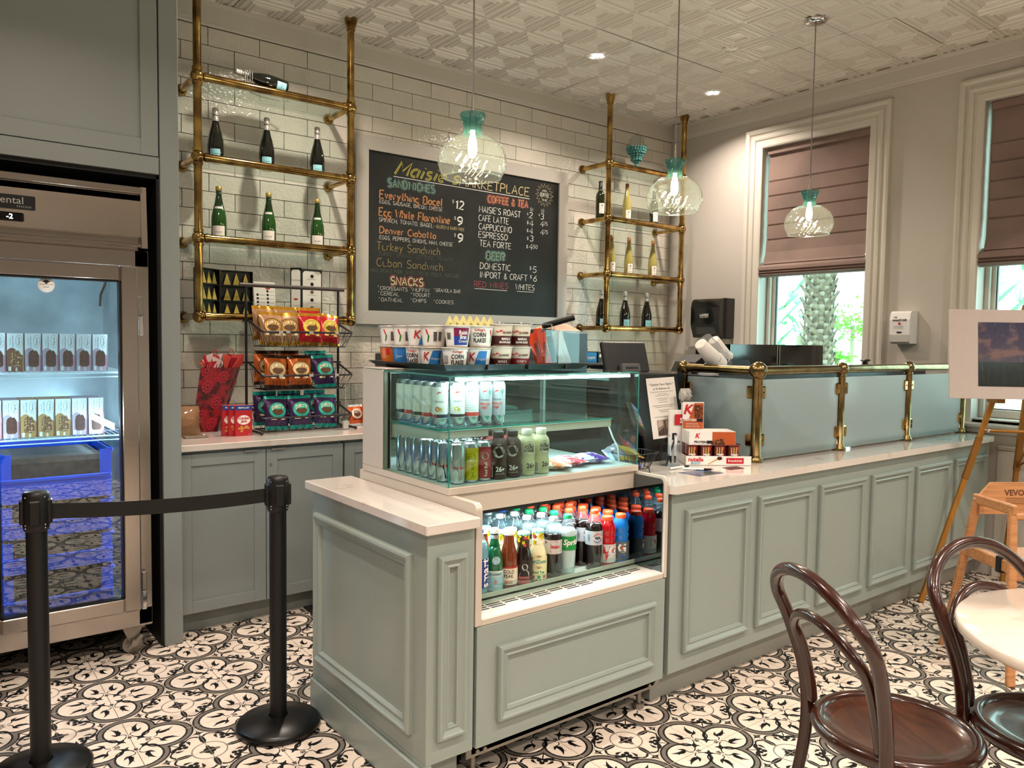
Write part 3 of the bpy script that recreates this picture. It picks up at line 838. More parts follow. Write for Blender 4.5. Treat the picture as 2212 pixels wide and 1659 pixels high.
# ================================================================ freezer with its boxes and bins
M_inner = mat('freezer_liner', 'b9c4c8', 0.35, 0.3, vary=(5, '8f9fa6', 0.4, 0.7))
M_fglass = glass('freezer_door_glass', 'dfeef2', ior=1.9)
M_ledc = mat('cold_led_tube', 'ffffff', 0.5, emit=(0.72, 0.9, 1.0), es=14.0)
t = thing('display_freezer', 'tall stainless steel glass door freezer standing in the black niche', 'freezer', (0.15, 3.72, 0))
W_ = 0.70
mb = MB()                                                     # body: hollow box with open front
mb.box(0, 0.03, 0.143, 0.035, 0.80, 2.06); mb.box(W_ - 0.035, 0.03, 0.143, W_, 0.80, 2.06); mb.box(0, 0.77, 0.143, W_, 0.80, 2.06)
mb.box(0, 0.03, 0.143, W_, 0.80, 0.215); mb.box(0, 0.03, 1.80, W_, 0.80, 2.06)
mb.box(0, 0.0, 0.143, 0.06, 0.03, 1.815, b=0.002); mb.box(W_ - 0.055, 0.0, 0.15, W_, 0.03, 1.815, b=0.002)
mb.box(0, 0.0, 0.143, W_, 0.03, 0.225, b=0.002); mb.box(0, 0.0, 1.745, W_, 0.03, 1.815, b=0.002)
mb.build('body', M_steel, t)
mb = MB()
mb.box(0.035, 0.74, 0.215, W_ - 0.035, 0.77, 1.80); mb.box(0.035, 0.05, 0.215, 0.05, 0.74, 1.80); mb.box(W_ - 0.05, 0.05, 0.215, W_ - 0.035, 0.74, 1.80); mb.box(0.05, 0.05, 0.215, W_ - 0.05, 0.74, 0.225); mb.box(0.05, 0.05, 1.79, W_ - 0.05, 0.74, 1.80)
mb.build('liner', M_inner, t)
mb = MB()                                                     # head panel with end caps and recessed grooves
mb.box(0.0, -0.015, 1.83, W_ - 0.02, 0.03, 1.845, b=0.002); mb.box(0.0, 0.012, 1.845, W_ - 0.03, 0.04, 1.875)
mb.add([(0, -0.012, 1.875), (W_ - 0.03, -0.012, 1.875), (W_ - 0.03, -0.004, 2.03), (0, -0.004, 2.03), (0, 0.02, 1.875), (W_ - 0.03, 0.02, 1.875), (W_ - 0.03, 0.02, 2.03), (0, 0.02, 2.03)],
       [(0, 1, 2, 3), (0, 4, 5, 1), (3, 2, 6, 7)])
mb.box(0, 0.03, 2.03, W_ - 0.03, 0.05, 2.062); mb.box(0, -0.004, 2.062, W_ - 0.02, 0.06, 2.09, b=0.003)
mb.prism([(-0.022, 1.825), (0.05, 1.825), (0.05, 2.092), (-0.002, 2.092)], W_ - 0.03, W_ - 0.006, T=Matrix(((0, 0, 1, 0), (1, 0, 0, 0), (0, 1, 0, 0), (0, 0, 0, 1))))
mb.build('head_panel', M_steel, t)
mb = MB(); mb.box(0.02, -0.016, 1.945, 0.275, -0.004, 2.0, 0, b=0.003); put_text(mb, 'Continental', 0.040, 1, TR(0.135, -0.0168, 1.977), sx=1.05); put_text(mb, 'FREEZER', 0.010, 1, TR(0.235, -0.0168, 1.954), sp=1.4)
mb.build('name_badge', [M_black, mat('badge_silver', 'c9c9c6', 0.3, 0.8)], t)
mb = MB(); mb.box(0.10, -0.018, 1.895, 0.235, -0.006, 1.930, 0, b=0.005); put_text(mb, '-2', 0.028, 1, TR(0.185, -0.0188, 1.912), bold=0.02)
mb.build('temperature_display', [M_blackg, mat('lit_digits', 'ffffff', 0.5, emit='eaf2ff', es=2.2)], t)
d = MB()                                                      # door with mirror-polished frame
y0, y1 = -0.045, -0.004; xl, xr_, zb, zt = 0.062, 0.648, 0.228, 1.742
il, ir, ib, it = 0.125, 0.578, 0.292, 1.678
for a in ((xl, zb, il, zt), (ir, zb, xr_, zt), (il, zb, ir, ib), (il, it, ir, zt)):
    d.box(a[0], y0, a[1], a[2], y1, a[3], b=0.006)
d = d.build('door', M_steel, t)
mb = MB()
mb.box(il, -0.030, ib, ir, -0.024, it); mb.build('glass_pane', M_fglass, d)
mb = MB(); e_ = 0.006
mb.box(il, y0 + 0.002, ib, il + e_, y1, it); mb.box(ir - e_, y0 + 0.002, ib, ir, y1, it); mb.box(il, y0 + 0.002, ib, ir, y1, ib + e_); mb.box(il, y0 + 0.002, it - e_, ir, y1, it)
mb.build('gasket', M_black, d)
mb = MB()
mb.lathe([(0, 0), (0.030, 0), (0.030, 0.0012), (0, 0.0012)], 28, T=TR(0.305, -0.0305, 1.645) @ RX(PI / 2))
for s_, z_, w_ in (('THE BELLEVIEW INN', 0.003, 0.0066), ('MARKET', -0.008, 0.0075)): put_text(mb, s_, w_, 1, TR(0.305, -0.0325, 1.645 + z_), sx=0.8)
mb.add([(x, -0.0325, z) for x, z in ((0.29, 1.66), (0.305, 1.668), (0.32, 1.66), (0.31, 1.655), (0.307, 1.650), (0.303, 1.650), (0.300, 1.655))], [(0, 1, 2, 3, 4, 5, 6)], 1)
mb.build('round_sticker', [M_paper, M_ink], d)
for z0, z1 in ((1.445, 1.615), (0.225, 0.395)):
    mb = MB(); mb.box(0.652, -0.032, z0, 0.672, 0.0, (z0 + z1) / 2, 1, b=0.003); mb.box(0.652, -0.030, (z0 + z1) / 2 + 0.002, 0.672, 0.0, z1, 0, b=0.003); mb.build('hinge', [M_steel, M_chrome], t)
mb = MB(); mb.cyl((0.60, 0.07, 0.30), (0.60, 0.07, 1.70), 0.011, n=10); mb.cyl((0.09, 0.07, 0.30), (0.09, 0.07, 1.70), 0.011, n=10); mb.box(0.06, 0.06, 1.765, 0.62, 0.12, 1.785); mb.build('led_tube', M_ledc, t)
mb = MB(); mb.tube([(0.545, 0.05, 1.70), (0.535, 0.05, 1.66), (0.52, 0.055, 1.62), (0.518, 0.06, 1.57)], 0.006, 8); mb.build('cable', M_black, t)
def wire_shelf(z):
    mb = MB(); y0_, y1_ = 0.095, 0.70
    for i in range(28): x = 0.055 + i * (W_ - 0.11) / 27; mb.cyl((x, y0_, z), (x, y1_, z), 0.0022, n=5, caps=False)
    for y in (y0_, 0.3, 0.5, y1_): mb.cyl((0.05, y, z - 0.004), (W_ - 0.05, y, z - 0.004), 0.004, n=6)
    mb.cyl((0.05, y0_, z - 0.022), (W_ - 0.05, y0_, z - 0.022), 0.003, n=6)
    return mb
M_wwire = mat('white_wire', 'd9e4e8', 0.4)
for z in (1.283, 1.003): wire_shelf(z).build('wire_shelf', M_wwire, t)
mb = MB()                                                     # caster with its brake lever, and plate
for x in (0.06, 0.63):
    mb.box(x - 0.045, 0.03, 0.128, x + 0.045, 0.13, 0.143); mb.prism([(-0.045, 0.128), (0.04, 0.128), (0.01, 0.055), (-0.012, 0.05)], 0.05, 0.11, T=TR(x, 0, 0) @ Matrix(((1, 0, 0, 0), (0, 0, 1, 0), (0, 1, 0, 0), (0, 0, 0, 1))))
    mb.cyl((x, 0.07, 0.042), (x, 0.11, 0.042), 0.042, n=18)
    mb.box(x - 0.035, 0.028, 0.052, x + 0.045, 0.040, 0.066, T=TR(x, 0.0, 0.06) @ RY(-0.75) @ TR(-x, 0.0, -0.06)); mb.cyl((x, 0.018, 0.06), (x, 0.04, 0.06), 0.014, n=12)
mb.build('caster', mat('zinc', '9b958c', 0.4, 0.8), t)
area('freezer_strip_light', (0.70, 3.80, 1.05), 0.03, 9, (0.75, 0.92, 1.0), (0, PI / 2, 0), sy=1.3, shape='RECTANGLE')
area('freezer_strip_light', (0.25, 3.80, 1.05), 0.03, 9, (0.75, 0.92, 1.0), (0, -PI / 2, 0), sy=1.3, shape='RECTANGLE')

# ---- ice cream bar boxes: white top with an ice cream bar picture below
M_bx = {c: mat('carton_' + c, h, 0.45) for c, h in dict(lilac='b9a3b4', brown='7a4a3a', cream='e8dcd2', pink='a8576a', gold='b98a50', white='eef1f4').items()}
M_choc = mat('printed_chocolate', '5a2c22', 0.5, vary=(60, '3a1a14', 0.4, 0.6))
M_choc2 = mat('printed_almond_chocolate', '6a3c22', 0.5, vary=(140, 'c9a070', 0.5, 0.6))
M_stick = mat('printed_white_chocolate', 'e6d9c8', 0.5)
def ic_box(main, edge, choc):
    w, d_, h = 0.060, 0.155, 0.162
    root = thing('ice_cream_box', '', 'box'); mb = MB(); mb.box(0, 0, 0, w, d_, h, 0, b=0.0008); mb.build('carton', main, root)
    mb = MB(); y = -0.0004
    arc = [(0.0 + w * i / 10, h * 0.52 + 0.016 * math.sin(PI * i / 10 * 1.4 + 0.3)) for i in range(11)]
    mb.add([(0.001, y, h - 0.001)] + [(x, y, z) for x, z in arc] + [(w - 0.001, y, h - 0.001)], [tuple(range(13))[::-1]], 0)
    ov = [(0.043 + 0.012 * math.cos(a), y - 0.0003, 0.128 + 0.027 * math.sin(a)) for a in [2 * PI * k / 16 for k in range(16)]]
    mb.add(ov, [tuple(range(16))], 2)
    ov = [(0.043 + 0.0108 * math.cos(a), y - 0.0006, 0.128 + 0.0255 * math.sin(a)) for a in [2 * PI * k / 16 for k in range(16)]]
    mb.add(ov, [tuple(range(16))], 0)
    T = Matrix(((0, 0, -1, 0), (0, 1, 0, 0), (1, 0, 0, 0), (0, 0, 0, 1)))
    put_text(mb, 'Magnum', 0.0105, 1, TR(0.043, y - 0.0009, 0.128) @ T); put_text(mb, 'Double Caramel', 0.0072, 1, TR(0.021, y - 0.0006, 0.126) @ T); put_text(mb, 'ice cream bars', 0.0055, 1, TR(0.012, y - 0.0006, 0.126) @ T)
    bar = [(0.012, 0.028), (0.012, 0.070), (0.016, 0.084), (0.028, 0.092), (0.034, 0.086), (0.040, 0.090), (0.047, 0.080), (0.050, 0.068), (0.050, 0.028), (0.044, 0.020), (0.018, 0.020)]
    mb.add([(x, y - 0.0005, z) for x, z in bar], [tuple(range(len(bar)))[::-1]], 3)
    mb.add([(x, y - 0.0007, z) for x, z in ((0.004, 0.004), (0.014, 0.004), (0.014, 0.022), (0.004, 0.022))], [(0, 1, 2, 3)], 0)
    mb.add([(x, y - 0.0007, z) for x, z in ((0.028, 0.003), (0.037, 0.003), (0.035, 0.018), (0.030, 0.018))], [(0, 1, 2, 3)], 4)
    mb.add([(x, y - 0.0003, z) for x, z in ((w - 0.006, 0.001), (w - 0.001, 0.001), (w - 0.001, h - 0.002), (w - 0.004, h * 0.6))], [(0, 1, 2, 3)], 5)
    mb.build('printed_front', [M_bx['white'], M_ink, M_bx['gold'], choc, M_stick, edge], root)
    return root
KX = {'plain': ic_box(M_bx['lilac'], M_bx['pink'], M_choc), 'almond': ic_box(M_bx['gold'], M_bx['brown'], M_choc2), 'dark': ic_box(M_bx['brown'], M_bx['gold'], M_choc2)}
ODD = ['first', 'second', 'third', 'fourth', 'fifth', 'sixth', 'seventh', 'eighth', 'ninth', 'tenth', 'eleventh', 'twelfth', 'thirteenth', 'fourteenth', 'fifteenth']
used = set()
def place(proto, x, y, z, rz, label, group, name=None):
    if proto.name not in used: used.add(proto.name); o = proto
    else: o = copy_tree(proto)
    o.location = (x, y, z); o.rotation_euler = (0, 0, rz); o['label'] = label; o['group'] = group
    return o
for n_, kinds, zz, y in (('upper', ['almond', 'plain', 'dark', 'plain', 'plain', 'plain', 'plain', 'plain'], 1.2865, 3.835), ('lower', ['plain', 'plain', 'almond', 'almond', 'almond', 'plain', 'plain', 'almond'], 1.0065, 3.835)):
    xr0 = 0.708 if n_ == 'upper' else 0.688
    n = 8 if n_ == 'upper' else 7
    seq = kinds[:n]
    for i in range(n):
        x = xr0 - (n - i) * 0.0635
        k = seq[i]; nth = n - 1 - i
        lk = {'plain': 'smooth chocolate bar', 'almond': 'nut coated chocolate bar', 'dark': 'dark nut coated bar'}[k]
        place(KX[k], x, y + rnd.uniform(-.003, .003), zz, rnd.uniform(-.03, .03), '%s box from the hinge side on the %s freezer shelf, %s picture' % (ODD[nth], n_, lk), 'ice cream boxes in the freezer')
# ---- blue plastic bins with brown goods
M_bin = mat('blue_bin_plastic', '1f55e0', 0.3, sss=0.0, emit='0a2cff', es=0.0)
M_bag = mat('brown_goods', '4a342c', 0.6, vary=(30, '2b1f1b', 0.4, 0.6))
zb = [(0.735, 0.965), (0.585, 0.735), (0.435, 0.585), (0.255, 0.435)]
for i, (z0, z1) in enumerate(zb):
    lab = ['blue plastic bin at the top of the freezer stack', 'blue plastic bin second from the top of the freezer stack', 'blue plastic bin third from the top of the freezer stack', 'blue plastic bin at the bottom of the freezer'][i]
    t = thing('storage_bin', lab, 'bin', (0.285, 3.80, z0 if i < 3 else 0.227), 0, 'blue bins in the freezer')
    h = (z1 - z0) if i < 3 else z1 - 0.227; w = 0.42
    mb = MB(); s_ = 0.012
    mb.box(s_, 0, 0, w - s_, 0.45, 0.004); mb.box(0, 0, 0, 0.006, 0.45, h * 0.93); mb.box(w - 0.006, 0, 0, w, 0.45, h * 0.93); mb.box(0, 0.444, 0, w, 0.45, h * 0.93)
    mb.box(0.006, 0, 0.004, w - 0.006, 0.006, h * 0.42); mb.box(0.006, 0, h * 0.42, 0.045, 0.006, h * 0.9); mb.box(w - 0.045, 0, h * 0.42, w - 0.006, 0.006, h * 0.9)
    mb.box(-0.008, -0.006, h * 0.86, 0.012, 0.45, h * 0.93, b=0.003); mb.box(w - 0.012, -0.006, h * 0.86, w + 0.008, 0.45, h * 0.93, b=0.003); mb.box(0, -0.010, h * 0.38, w, 0.006, h * 0.45, b=0.003)
    mb.build('shell', M_bin, t)
    g = MB(); g.box(0.012, 0.012, 0.005, w - 0.012, 0.43, h * 0.80, b=0.02)
    tag(g.build('frozen_goods', M_bag, None, (0.285, 3.80, z0 if i < 3 else 0.227)), ['brown packets filling the top blue freezer bin', 'brown packets in the blue bin second from the top', 'brown packets in the blue bin third from the top', 'brown packets in the bottom blue freezer bin'][i], 'food packets', 'goods in the blue bins')

# ================================================================ chalkboard with a hand-drawn stroke alphabet
GL = {}
def gl(ch, w, *st): GL[ch] = (w, st)
def A_(cx, cy, rx, ry, a0, a1, n=8): return [(cx + rx * math.cos(math.radians(a0 + (a1 - a0) * i / n)), cy + ry * math.sin(math.radians(a0 + (a1 - a0) * i / n))) for i in range(n + 1)]
gl('A', .6, [(0, 0), (.3, 1), (.6, 0)], [(.1, .35), (.5, .35)]); gl('B', .55, [(0, 0), (0, 1)], [(0, 1)] + A_(.25, .76, .25, .24, 90, -90, 6) + [(0, .52)], [(.2, .52)] + A_(.28, .26, .27, .26, 90, -90, 6) + [(0, 0)])
gl('C', .55, A_(.32, .5, .32, .5, 50, 310)); gl('D', .58, [(0, 0), (0, 1), (.15, 1)] + A_(.15, .5, .43, .5, 90, -90) + [(0, 0)]); gl('E', .5, [(.5, 1), (0, 1), (0, 0), (.5, 0)], [(0, .52), (.4, .52)])
gl('F', .48, [(.48, 1), (0, 1), (0, 0)], [(0, .52), (.38, .52)]); gl('G', .6, A_(.32, .5, .32, .5, 50, 330) + [(.6, .45), (.35, .45)]); gl('H', .55, [(0, 0), (0, 1)], [(.55, 0), (.55, 1)], [(0, .5), (.55, .5)])
gl('I', .12, [(.05, 0), (.05, 1)]); gl('K', .52, [(0, 0), (0, 1)], [(.5, 1), (0, .45), (.52, 0)]); gl('L', .46, [(0, 1), (0, 0), (.46, 0)]); gl('M', .68, [(0, 0), (.06, 1), (.34, .3), (.62, 1), (.68, 0)])
gl('N', .56, [(0, 0), (0, 1), (.56, 0), (.56, 1)]); gl('O', .62, A_(.31, .5, .31, .5, 90, 450, 12)); gl('P', .52, [(0, 0), (0, 1)], [(0, 1), (.22, 1)] + A_(.25, .74, .26, .26, 90, -90, 6) + [(0, .48)])
gl('R', .54, [(0, 0), (0, 1), (.22, 1)] + A_(.25, .74, .26, .26, 90, -90, 6) + [(0, .48), (.2, .48), (.54, 0)]); gl('S', .5, A_(.26, .75, .24, .25, 40, 270, 8) + A_(.25, .25, .25, .25, 90, -150, 8)); gl('T', .56, [(0, 1), (.56, 1)], [(.28, 1), (.28, 0)])
gl('U', .56, [(0, 1), (0, .3)] + A_(.28, .28, .28, .28, 180, 360, 6) + [(.56, 1)]); gl('V', .56, [(0, 1), (.28, 0), (.56, 1)]); gl('W', .8, [(0, 1), (.2, 0), (.4, .75), (.6, 0), (.8, 1)]); gl('Y', .54, [(0, 1), (.27, .5), (.54, 1)], [(.27, .5), (.27, 0)])
gl('&', .55, [(.55, 0), (.15, .75), (.25, 1), (.4, .85), (.05, .35), (.1, .05), (.3, 0), (.5, .35)]); gl('$', .42, A_(.22, .68, .18, .2, 30, 270, 6) + A_(.2, .3, .2, .2, 90, -150, 6), [(.21, 1.02), (.21, -.04)])
gl(',', .14, [(.08, .06), (.02, -.14)]); gl('.', .1, [(.03, .02), (.06, .05)]); gl("'", .12, [(.06, 1), (.02, .8)]); gl('-', .3, [(.02, .45), (.28, .45)]); gl('*', .2, A_(.1, .5, .06, .07, 0, 360, 5)); gl(' ', .3)
gl('1', .25, [(.02, .8), (.18, 1), (.18, 0)]); gl('2', .5, A_(.25, .74, .24, .26, 150, -30, 7) + [(0, 0), (.5, 0)]); gl('3', .46, A_(.22, .75, .22, .24, 140, -80, 7) + A_(.22, .26, .24, .26, 80, -140, 7)); gl('4', .52, [(.38, 0), (.38, 1), (0, .35), (.52, .35)])
gl('5', .46, [(.44, 1), (.06, 1), (.03, .58)] + A_(.21, .3, .25, .3, 110, -140, 7)); gl('6', .48, [(.4, .98), (.1, .55)] + A_(.24, .28, .22, .28, 160, 520, 10)); gl('7', .45, [(0, 1), (.45, 1), (.15, 0)]); gl('9', .46, A_(.22, .72, .21, .27, 0, 360, 10) + [(.40, .3), (.1, 0)]); gl('0', .5, A_(.25, .5, .25, .5, 90, 450, 10))
x_ = .62
gl('a', .42, A_(.2, .3, .2, .3, 60, 300, 8), [(.4, .6), (.4, .0)]); gl('b', .42, [(0, 1), (0, 0)], A_(.2, .3, .2, .3, 180, -180, 10)); gl('c', .38, A_(.2, .3, .2, .3, 50, 310, 8)); gl('d', .42, [(.4, 1), (.4, 0)], A_(.2, .3, .2, .3, 0, 360, 10)); gl('e', .42, [(0, .32), (.4, .34)] + A_(.2, .3, .2, .3, 10, 310, 8))
gl('g', .42, A_(.2, .3, .2, .3, 0, 360, 10), [(.4, .6), (.4, -.2)] + A_(.2, -.2, .2, .16, 0, -150, 6)); gl('h', .4, [(0, 1), (0, 0)], A_(.19, .38, .19, .22, 180, 0, 6) + [(.38, 0)]); gl('i', .1, [(.05, .58), (.05, 0)], [(.05, .8), (.06, .84)]); gl('k', .38, [(0, 1), (0, 0)], [(.35, .6), (0, .28), (.38, 0)]); gl('l', .1, [(.05, 1), (.05, 0)])
gl('n', .4, [(0, .6), (0, 0)], A_(.19, .38, .19, .22, 180, 0, 6) + [(.38, 0)]); gl('o', .42, A_(.2, .3, .2, .3, 90, 450, 10)); gl('r', .28, [(0, .6), (0, 0)], A_(.15, .38, .15, .2, 180, 50, 4)); gl('s', .34, A_(.17, .46, .15, .15, 40, 260, 6) + A_(.16, .15, .17, .16, 80, -140, 6)); gl('t', .3, [(.14, .95), (.14, .08), (.3, .02)], [(0, .65), (.3, .65)])
gl('u', .4, [(0, .6), (0, .2)] + A_(.2, .2, .2, .2, 180, 360, 6) + [(.4, .6), (.4, 0)]); gl('v', .38, [(0, .6), (.19, 0), (.38, .6)]); gl('w', .56, [(0, .6), (.14, 0), (.28, .5), (.42, 0), (.56, .6)]); gl('y', .4, [(0, .6), (.2, .1)], [(.4, .6), (.08, -.3)])
def strokes(mb, segs, w, mi, y=0.0):
    """flat ribbons in the xz plane"""
    for st in segs:
        n = len(st)
        if n < 2: continue
        L_ = []; R_ = []
        for i in range(n):
            a = st[max(i - 1, 0)]; b_ = st[min(i + 1, n - 1)]
            dx, dz = b_[0] - a[0], b_[1] - a[1]; l = math.hypot(dx, dz) or 1
            L_.append((st[i][0] - dz / l * w, y, st[i][1] + dx / l * w)); R_.append((st[i][0] + dz / l * w, y, st[i][1] - dx / l * w))
        k = len(mb.v)
        for i in range(n - 1):
            mb.add([L_[i], L_[i + 1], R_[i + 1], R_[i]], [(3, 2, 1, 0)], mi)
def chalk(mb, s, x, z, h, w=None, mi=0, slope=0.0, shear=0.05, lw=0.05, outline=None, y=-0.0006):
    """write s from (x,z); h letter height, w total width (scales), slope rises per metre"""
    tot = sum(GL[c][0] + 0.17 for c in s if c in GL) - 0.17
    k = (w / (tot * h)) if w else 1.0; cx = 0; segs = []
    for c in s:
        if c not in GL: continue
        gw, st = GL[c]; j = rnd.uniform(-.02, .02)
        for q in st:
            segs.append([(x + (cx + p[0] + shear * p[1]) * h * k, z + (p[1] + j) * h + slope * (cx + p[0]) * h * k) for p in q])
        cx += gw + 0.17
    if outline is not None:
        strokes(mb, segs, h * lw * 3.1, outline, y + 0.0002); strokes(mb, segs, h * lw * 2.3, 9, y)
        strokes(mb, segs, h * lw, mi, y - 0.0002)
    else: strokes(mb, segs, h * lw, mi, y)
t = thing('chalkboard', 'large framed chalkboard menu with coloured chalk lettering between the brass shelves', 'board', (2.3125, YW - 0.030, 1.54))
BW, BH = 1.829, 1.222
mb = MB(); fr = 0.090
fmats = mat('board_frame_paint', 'b9b4ad', 0.35, 0.25)
def bevel_bar(mb, P, h=0.026):
    vs = [(p[0], 0, p[1]) for p in P] + [(p[0], -h * 0.9, p[1]) for p in P]
    n = len(P); mb.add(vs, [(i, (i + 1) % n, n + (i + 1) % n, n + i) for i in range(n)] + [tuple(range(n, 2 * n))])
g_ = 0.0006
for P in ([(0, 0), (BW, 0), (BW - fr, fr - g_), (fr, fr - g_)], [(BW, g_), (BW, BH - g_), (BW - fr + g_, BH - fr), (BW - fr + g_, fr)], [(BW, BH), (0, BH), (fr, BH - fr + g_), (BW - fr, BH - fr + g_)], [(0, BH - g_), (0, g_), (fr - g_, fr), (fr - g_, BH - fr)]):
    b_ = MB(); bevel_bar(b_, P); b_.build('frame_side', fmats, t)
M_cb = mat('chalkboard_black', '131615', 0.42, vary=(4, '1d2120', 0.45, 0.7))
mb = MB(); mb.box(fr - 0.002, -0.010, fr - 0.002, BW - fr + 0.002, 0.03, BH - fr + 0.002); mb.build('board', M_cb, t)
C = dict(w='d8d8d4', y='b9b25a', g='7f9a84', o='b98258', od='8a7b50', gd='5a5c52', r='a8505a', t='5f9096', p='c9b98a')
CM = [mat('chalk_' + k, v, 0.9) for k, v in C.items()] + [M_cb]
ck = {k: i for i, k in enumerate(C)}
mb = MB()
def W(px, pz): return (px - 2.3125, pz - 1.54)
def CH(s, x0, z0, x1, h, c='w', outline=None, **k):
    a = W(x0, z0); chalk(mb, s, a[0], a[1], h, x1 - x0, ck[c], outline=None if outline is None else ck[outline], y=-0.0112, **k)
# chalk lettering (positions on the board in room coordinates x, z)
CH("Maisie's", 2.60, 2.542, 3.10, 0.088, 'y', outline=None, shear=0.35, lw=0.085)
CH("Maisie's", 2.60, 2.542, 3.10, 0.088, 'p', shear=0.35, lw=0.022)
CH('MARKETPLACE', 3.12, 2.537, 3.752, 0.062, 'p')
strokes(mb, [[W(2.59, 2.527), W(3.76, 2.519)]], 0.0022, ck['w'], -0.0112)
CH('SANDWICHES', 2.548, 2.456, 2.911, 0.050, 'g', outline='t', lw=0.075)
CH('Everything Bagel', 2.487, 2.373, 2.972, 0.052, 'o', lw=0.085)
CH('EGGS, SAUSAGE, BACON, CHEESE', 2.487, 2.338, 2.978, 0.024)
CH('Egg White Florentine', 2.483, 2.257, 3.040, 0.052, 'o', lw=0.085)
CH('SPINACH, TOMATO, BAGEL-', 2.484, 2.218, 2.915, 0.026)
CH('GLUTEN & DAIRY FREE', 2.930, 2.219, 3.165, 0.021, 'p')
CH('Denver Ciabatta', 2.488, 2.143, 2.924, 0.044, 'o', lw=0.085)
CH('EGGS, PEPPERS, ONIONS, HAM, CHEESE', 2.488, 2.103, 3.066, 0.025)
CH('Turkey Sandwich', 2.466, 2.033, 2.960, 0.052, 'od', lw=0.055)
CH('TURKEY BREAST, LETTUCE, TOMATO', 2.482, 1.997, 3.068, 0.025, 'gd', lw=0.04)
CH('Cuban Sandwich', 2.466, 1.926, 2.984, 0.053, 'od', lw=0.05)
CH('HAM, ROAST PORK, SWISS CHEESE, PICKLE, MUSTARD', 2.425, 1.884, 3.121, 0.025, 'gd', lw=0.05)
CH('SNACKS', 2.573, 1.808, 2.824, 0.052, 'p', outline='r', lw=0.09)
for s_, x0, z0, x1 in (('*', 2.476, 1.78, 2.484), ('CROISSANTS', 2.494, 1.769, 2.701), ('*', 2.728, 1.78, 2.736), ('MUFFIN', 2.744, 1.771, 2.873), ('*', 2.910, 1.785, 2.918), ('GRANOLA BAR', 2.929, 1.777, 3.135),
                      ('*', 2.479, 1.745, 2.487), ('CEREAL', 2.497, 1.734, 2.637), ('*', 2.728, 1.745, 2.736), ('YOGURT', 2.744, 1.737, 2.881), ('*', 2.483, 1.705, 2.491), ('OATMEAL', 2.501, 1.694, 2.665),
                      ('*', 2.728, 1.708, 2.736), ('CHIPS', 2.745, 1.698, 2.851), ('*', 2.912, 1.706, 2.920), ('COOKIES', 2.930, 1.697, 3.077)):
    CH(s_, x0, z0, x1, 0.024)
CH('$', 3.060, 2.405, 3.074, 0.026); CH('12', 3.088, 2.371, 3.155, 0.056, lw=0.09)
CH('$', 3.077, 2.290, 3.091, 0.026); CH('9', 3.103, 2.256, 3.146, 0.059, lw=0.09)
CH('$', 3.078, 2.172, 3.092, 0.026); CH('9', 3.108, 2.139, 3.151, 0.058, lw=0.09)
CH('COFFEE & TEA', 3.369, 2.449, 3.743, 0.048, 'o', outline='r', lw=0.08)
CH("MAISIE'S ROAST", 3.292, 2.370, 3.673, 0.044); CH('CAFE LATTE', 3.289, 2.308, 3.560, 0.043); CH('CAPPUCCINO', 3.290, 2.246, 3.592, 0.043)
CH('ESPRESSO', 3.290, 2.188, 3.553, 0.043); CH('TEA FORTE', 3.300, 2.126, 3.586, 0.043)
CH('SM', 3.768, 2.438, 3.796, 0.016); CH('LG', 3.878, 2.440, 3.906, 0.018)
for x0, x1, z in ((3.768, 3.795, 2.432), (3.878, 3.905, 2.433)): strokes(mb, [[W(x0, z), W(x1, z)]], 0.001, ck['w'], -0.0112)
for s_, x0, z0, x1, h in (('$', 3.738, 2.395, 3.748, 0.018), ('2', 3.757, 2.377, 3.789, 0.043), ('$', 3.852, 2.400, 3.862, 0.018), ('3', 3.870, 2.379, 3.902, 0.043), ('$', 3.738, 2.327, 3.752, 0.026), ('4', 3.762, 2.316, 3.800, 0.043), ('4', 3.870, 2.322, 3.902, 0.043), ('75', 3.906, 2.335, 3.940, 0.026),
                      ('$', 3.738, 2.268, 3.752, 0.026), ('4', 3.762, 2.258, 3.796, 0.043), ('4', 3.872, 2.260, 3.904, 0.043), ('75', 3.908, 2.272, 3.944, 0.026), ('$', 3.740, 2.208, 3.754, 0.026), ('3', 3.768, 2.203, 3.800, 0.042), ('$', 3.734, 2.145, 3.750, 0.028), ('4', 3.762, 2.138, 3.796, 0.043), ('50', 3.802, 2.150, 3.844, 0.026),
                      ('$', 3.770, 1.985, 3.786, 0.028), ('5', 3.802, 1.967, 3.836, 0.045), ('$', 3.776, 1.918, 3.792, 0.028), ('6', 3.808, 1.900, 3.842, 0.045)):
    CH(s_, x0, z0, x1, h)
CH('BEER', 3.363, 2.035, 3.527, 0.054, 'g', outline='t', lw=0.08)
CH('DOMESTIC', 3.306, 1.963, 3.585, 0.045); CH('IMPORT & CRAFT', 3.307, 1.900, 3.746, 0.043)
CH('RED WINES', 3.255, 1.830, 3.565, 0.040, 'r'); CH('WHITES', 3.636, 1.830, 3.820, 0.040)
strokes(mb, [[W(3.259, 1.817), W(3.558, 1.815)], [W(3.650, 1.816), W(3.816, 1.816)]], 0.0016, ck['w'], -0.0112)
cx_, cz_ = W(3.907, 2.565); sun = []
for i in range(33):
    r_ = 0.088 if i % 2 == 0 else 0.060
    sun.append((cx_ + r_ * 1.0 * math.cos(2 * PI * i / 32), cz_ + r_ * math.sin(2 * PI * i / 32)))
strokes(mb, [sun], 0.0014, ck['p'], -0.0112)
strokes(mb, [[(cx_ + 0.036 * math.cos(a), cz_ + 0.036 * math.sin(a)) for a in [2 * PI * k / 24 for k in range(25)]]], 0.001, ck['p'], -0.0112)
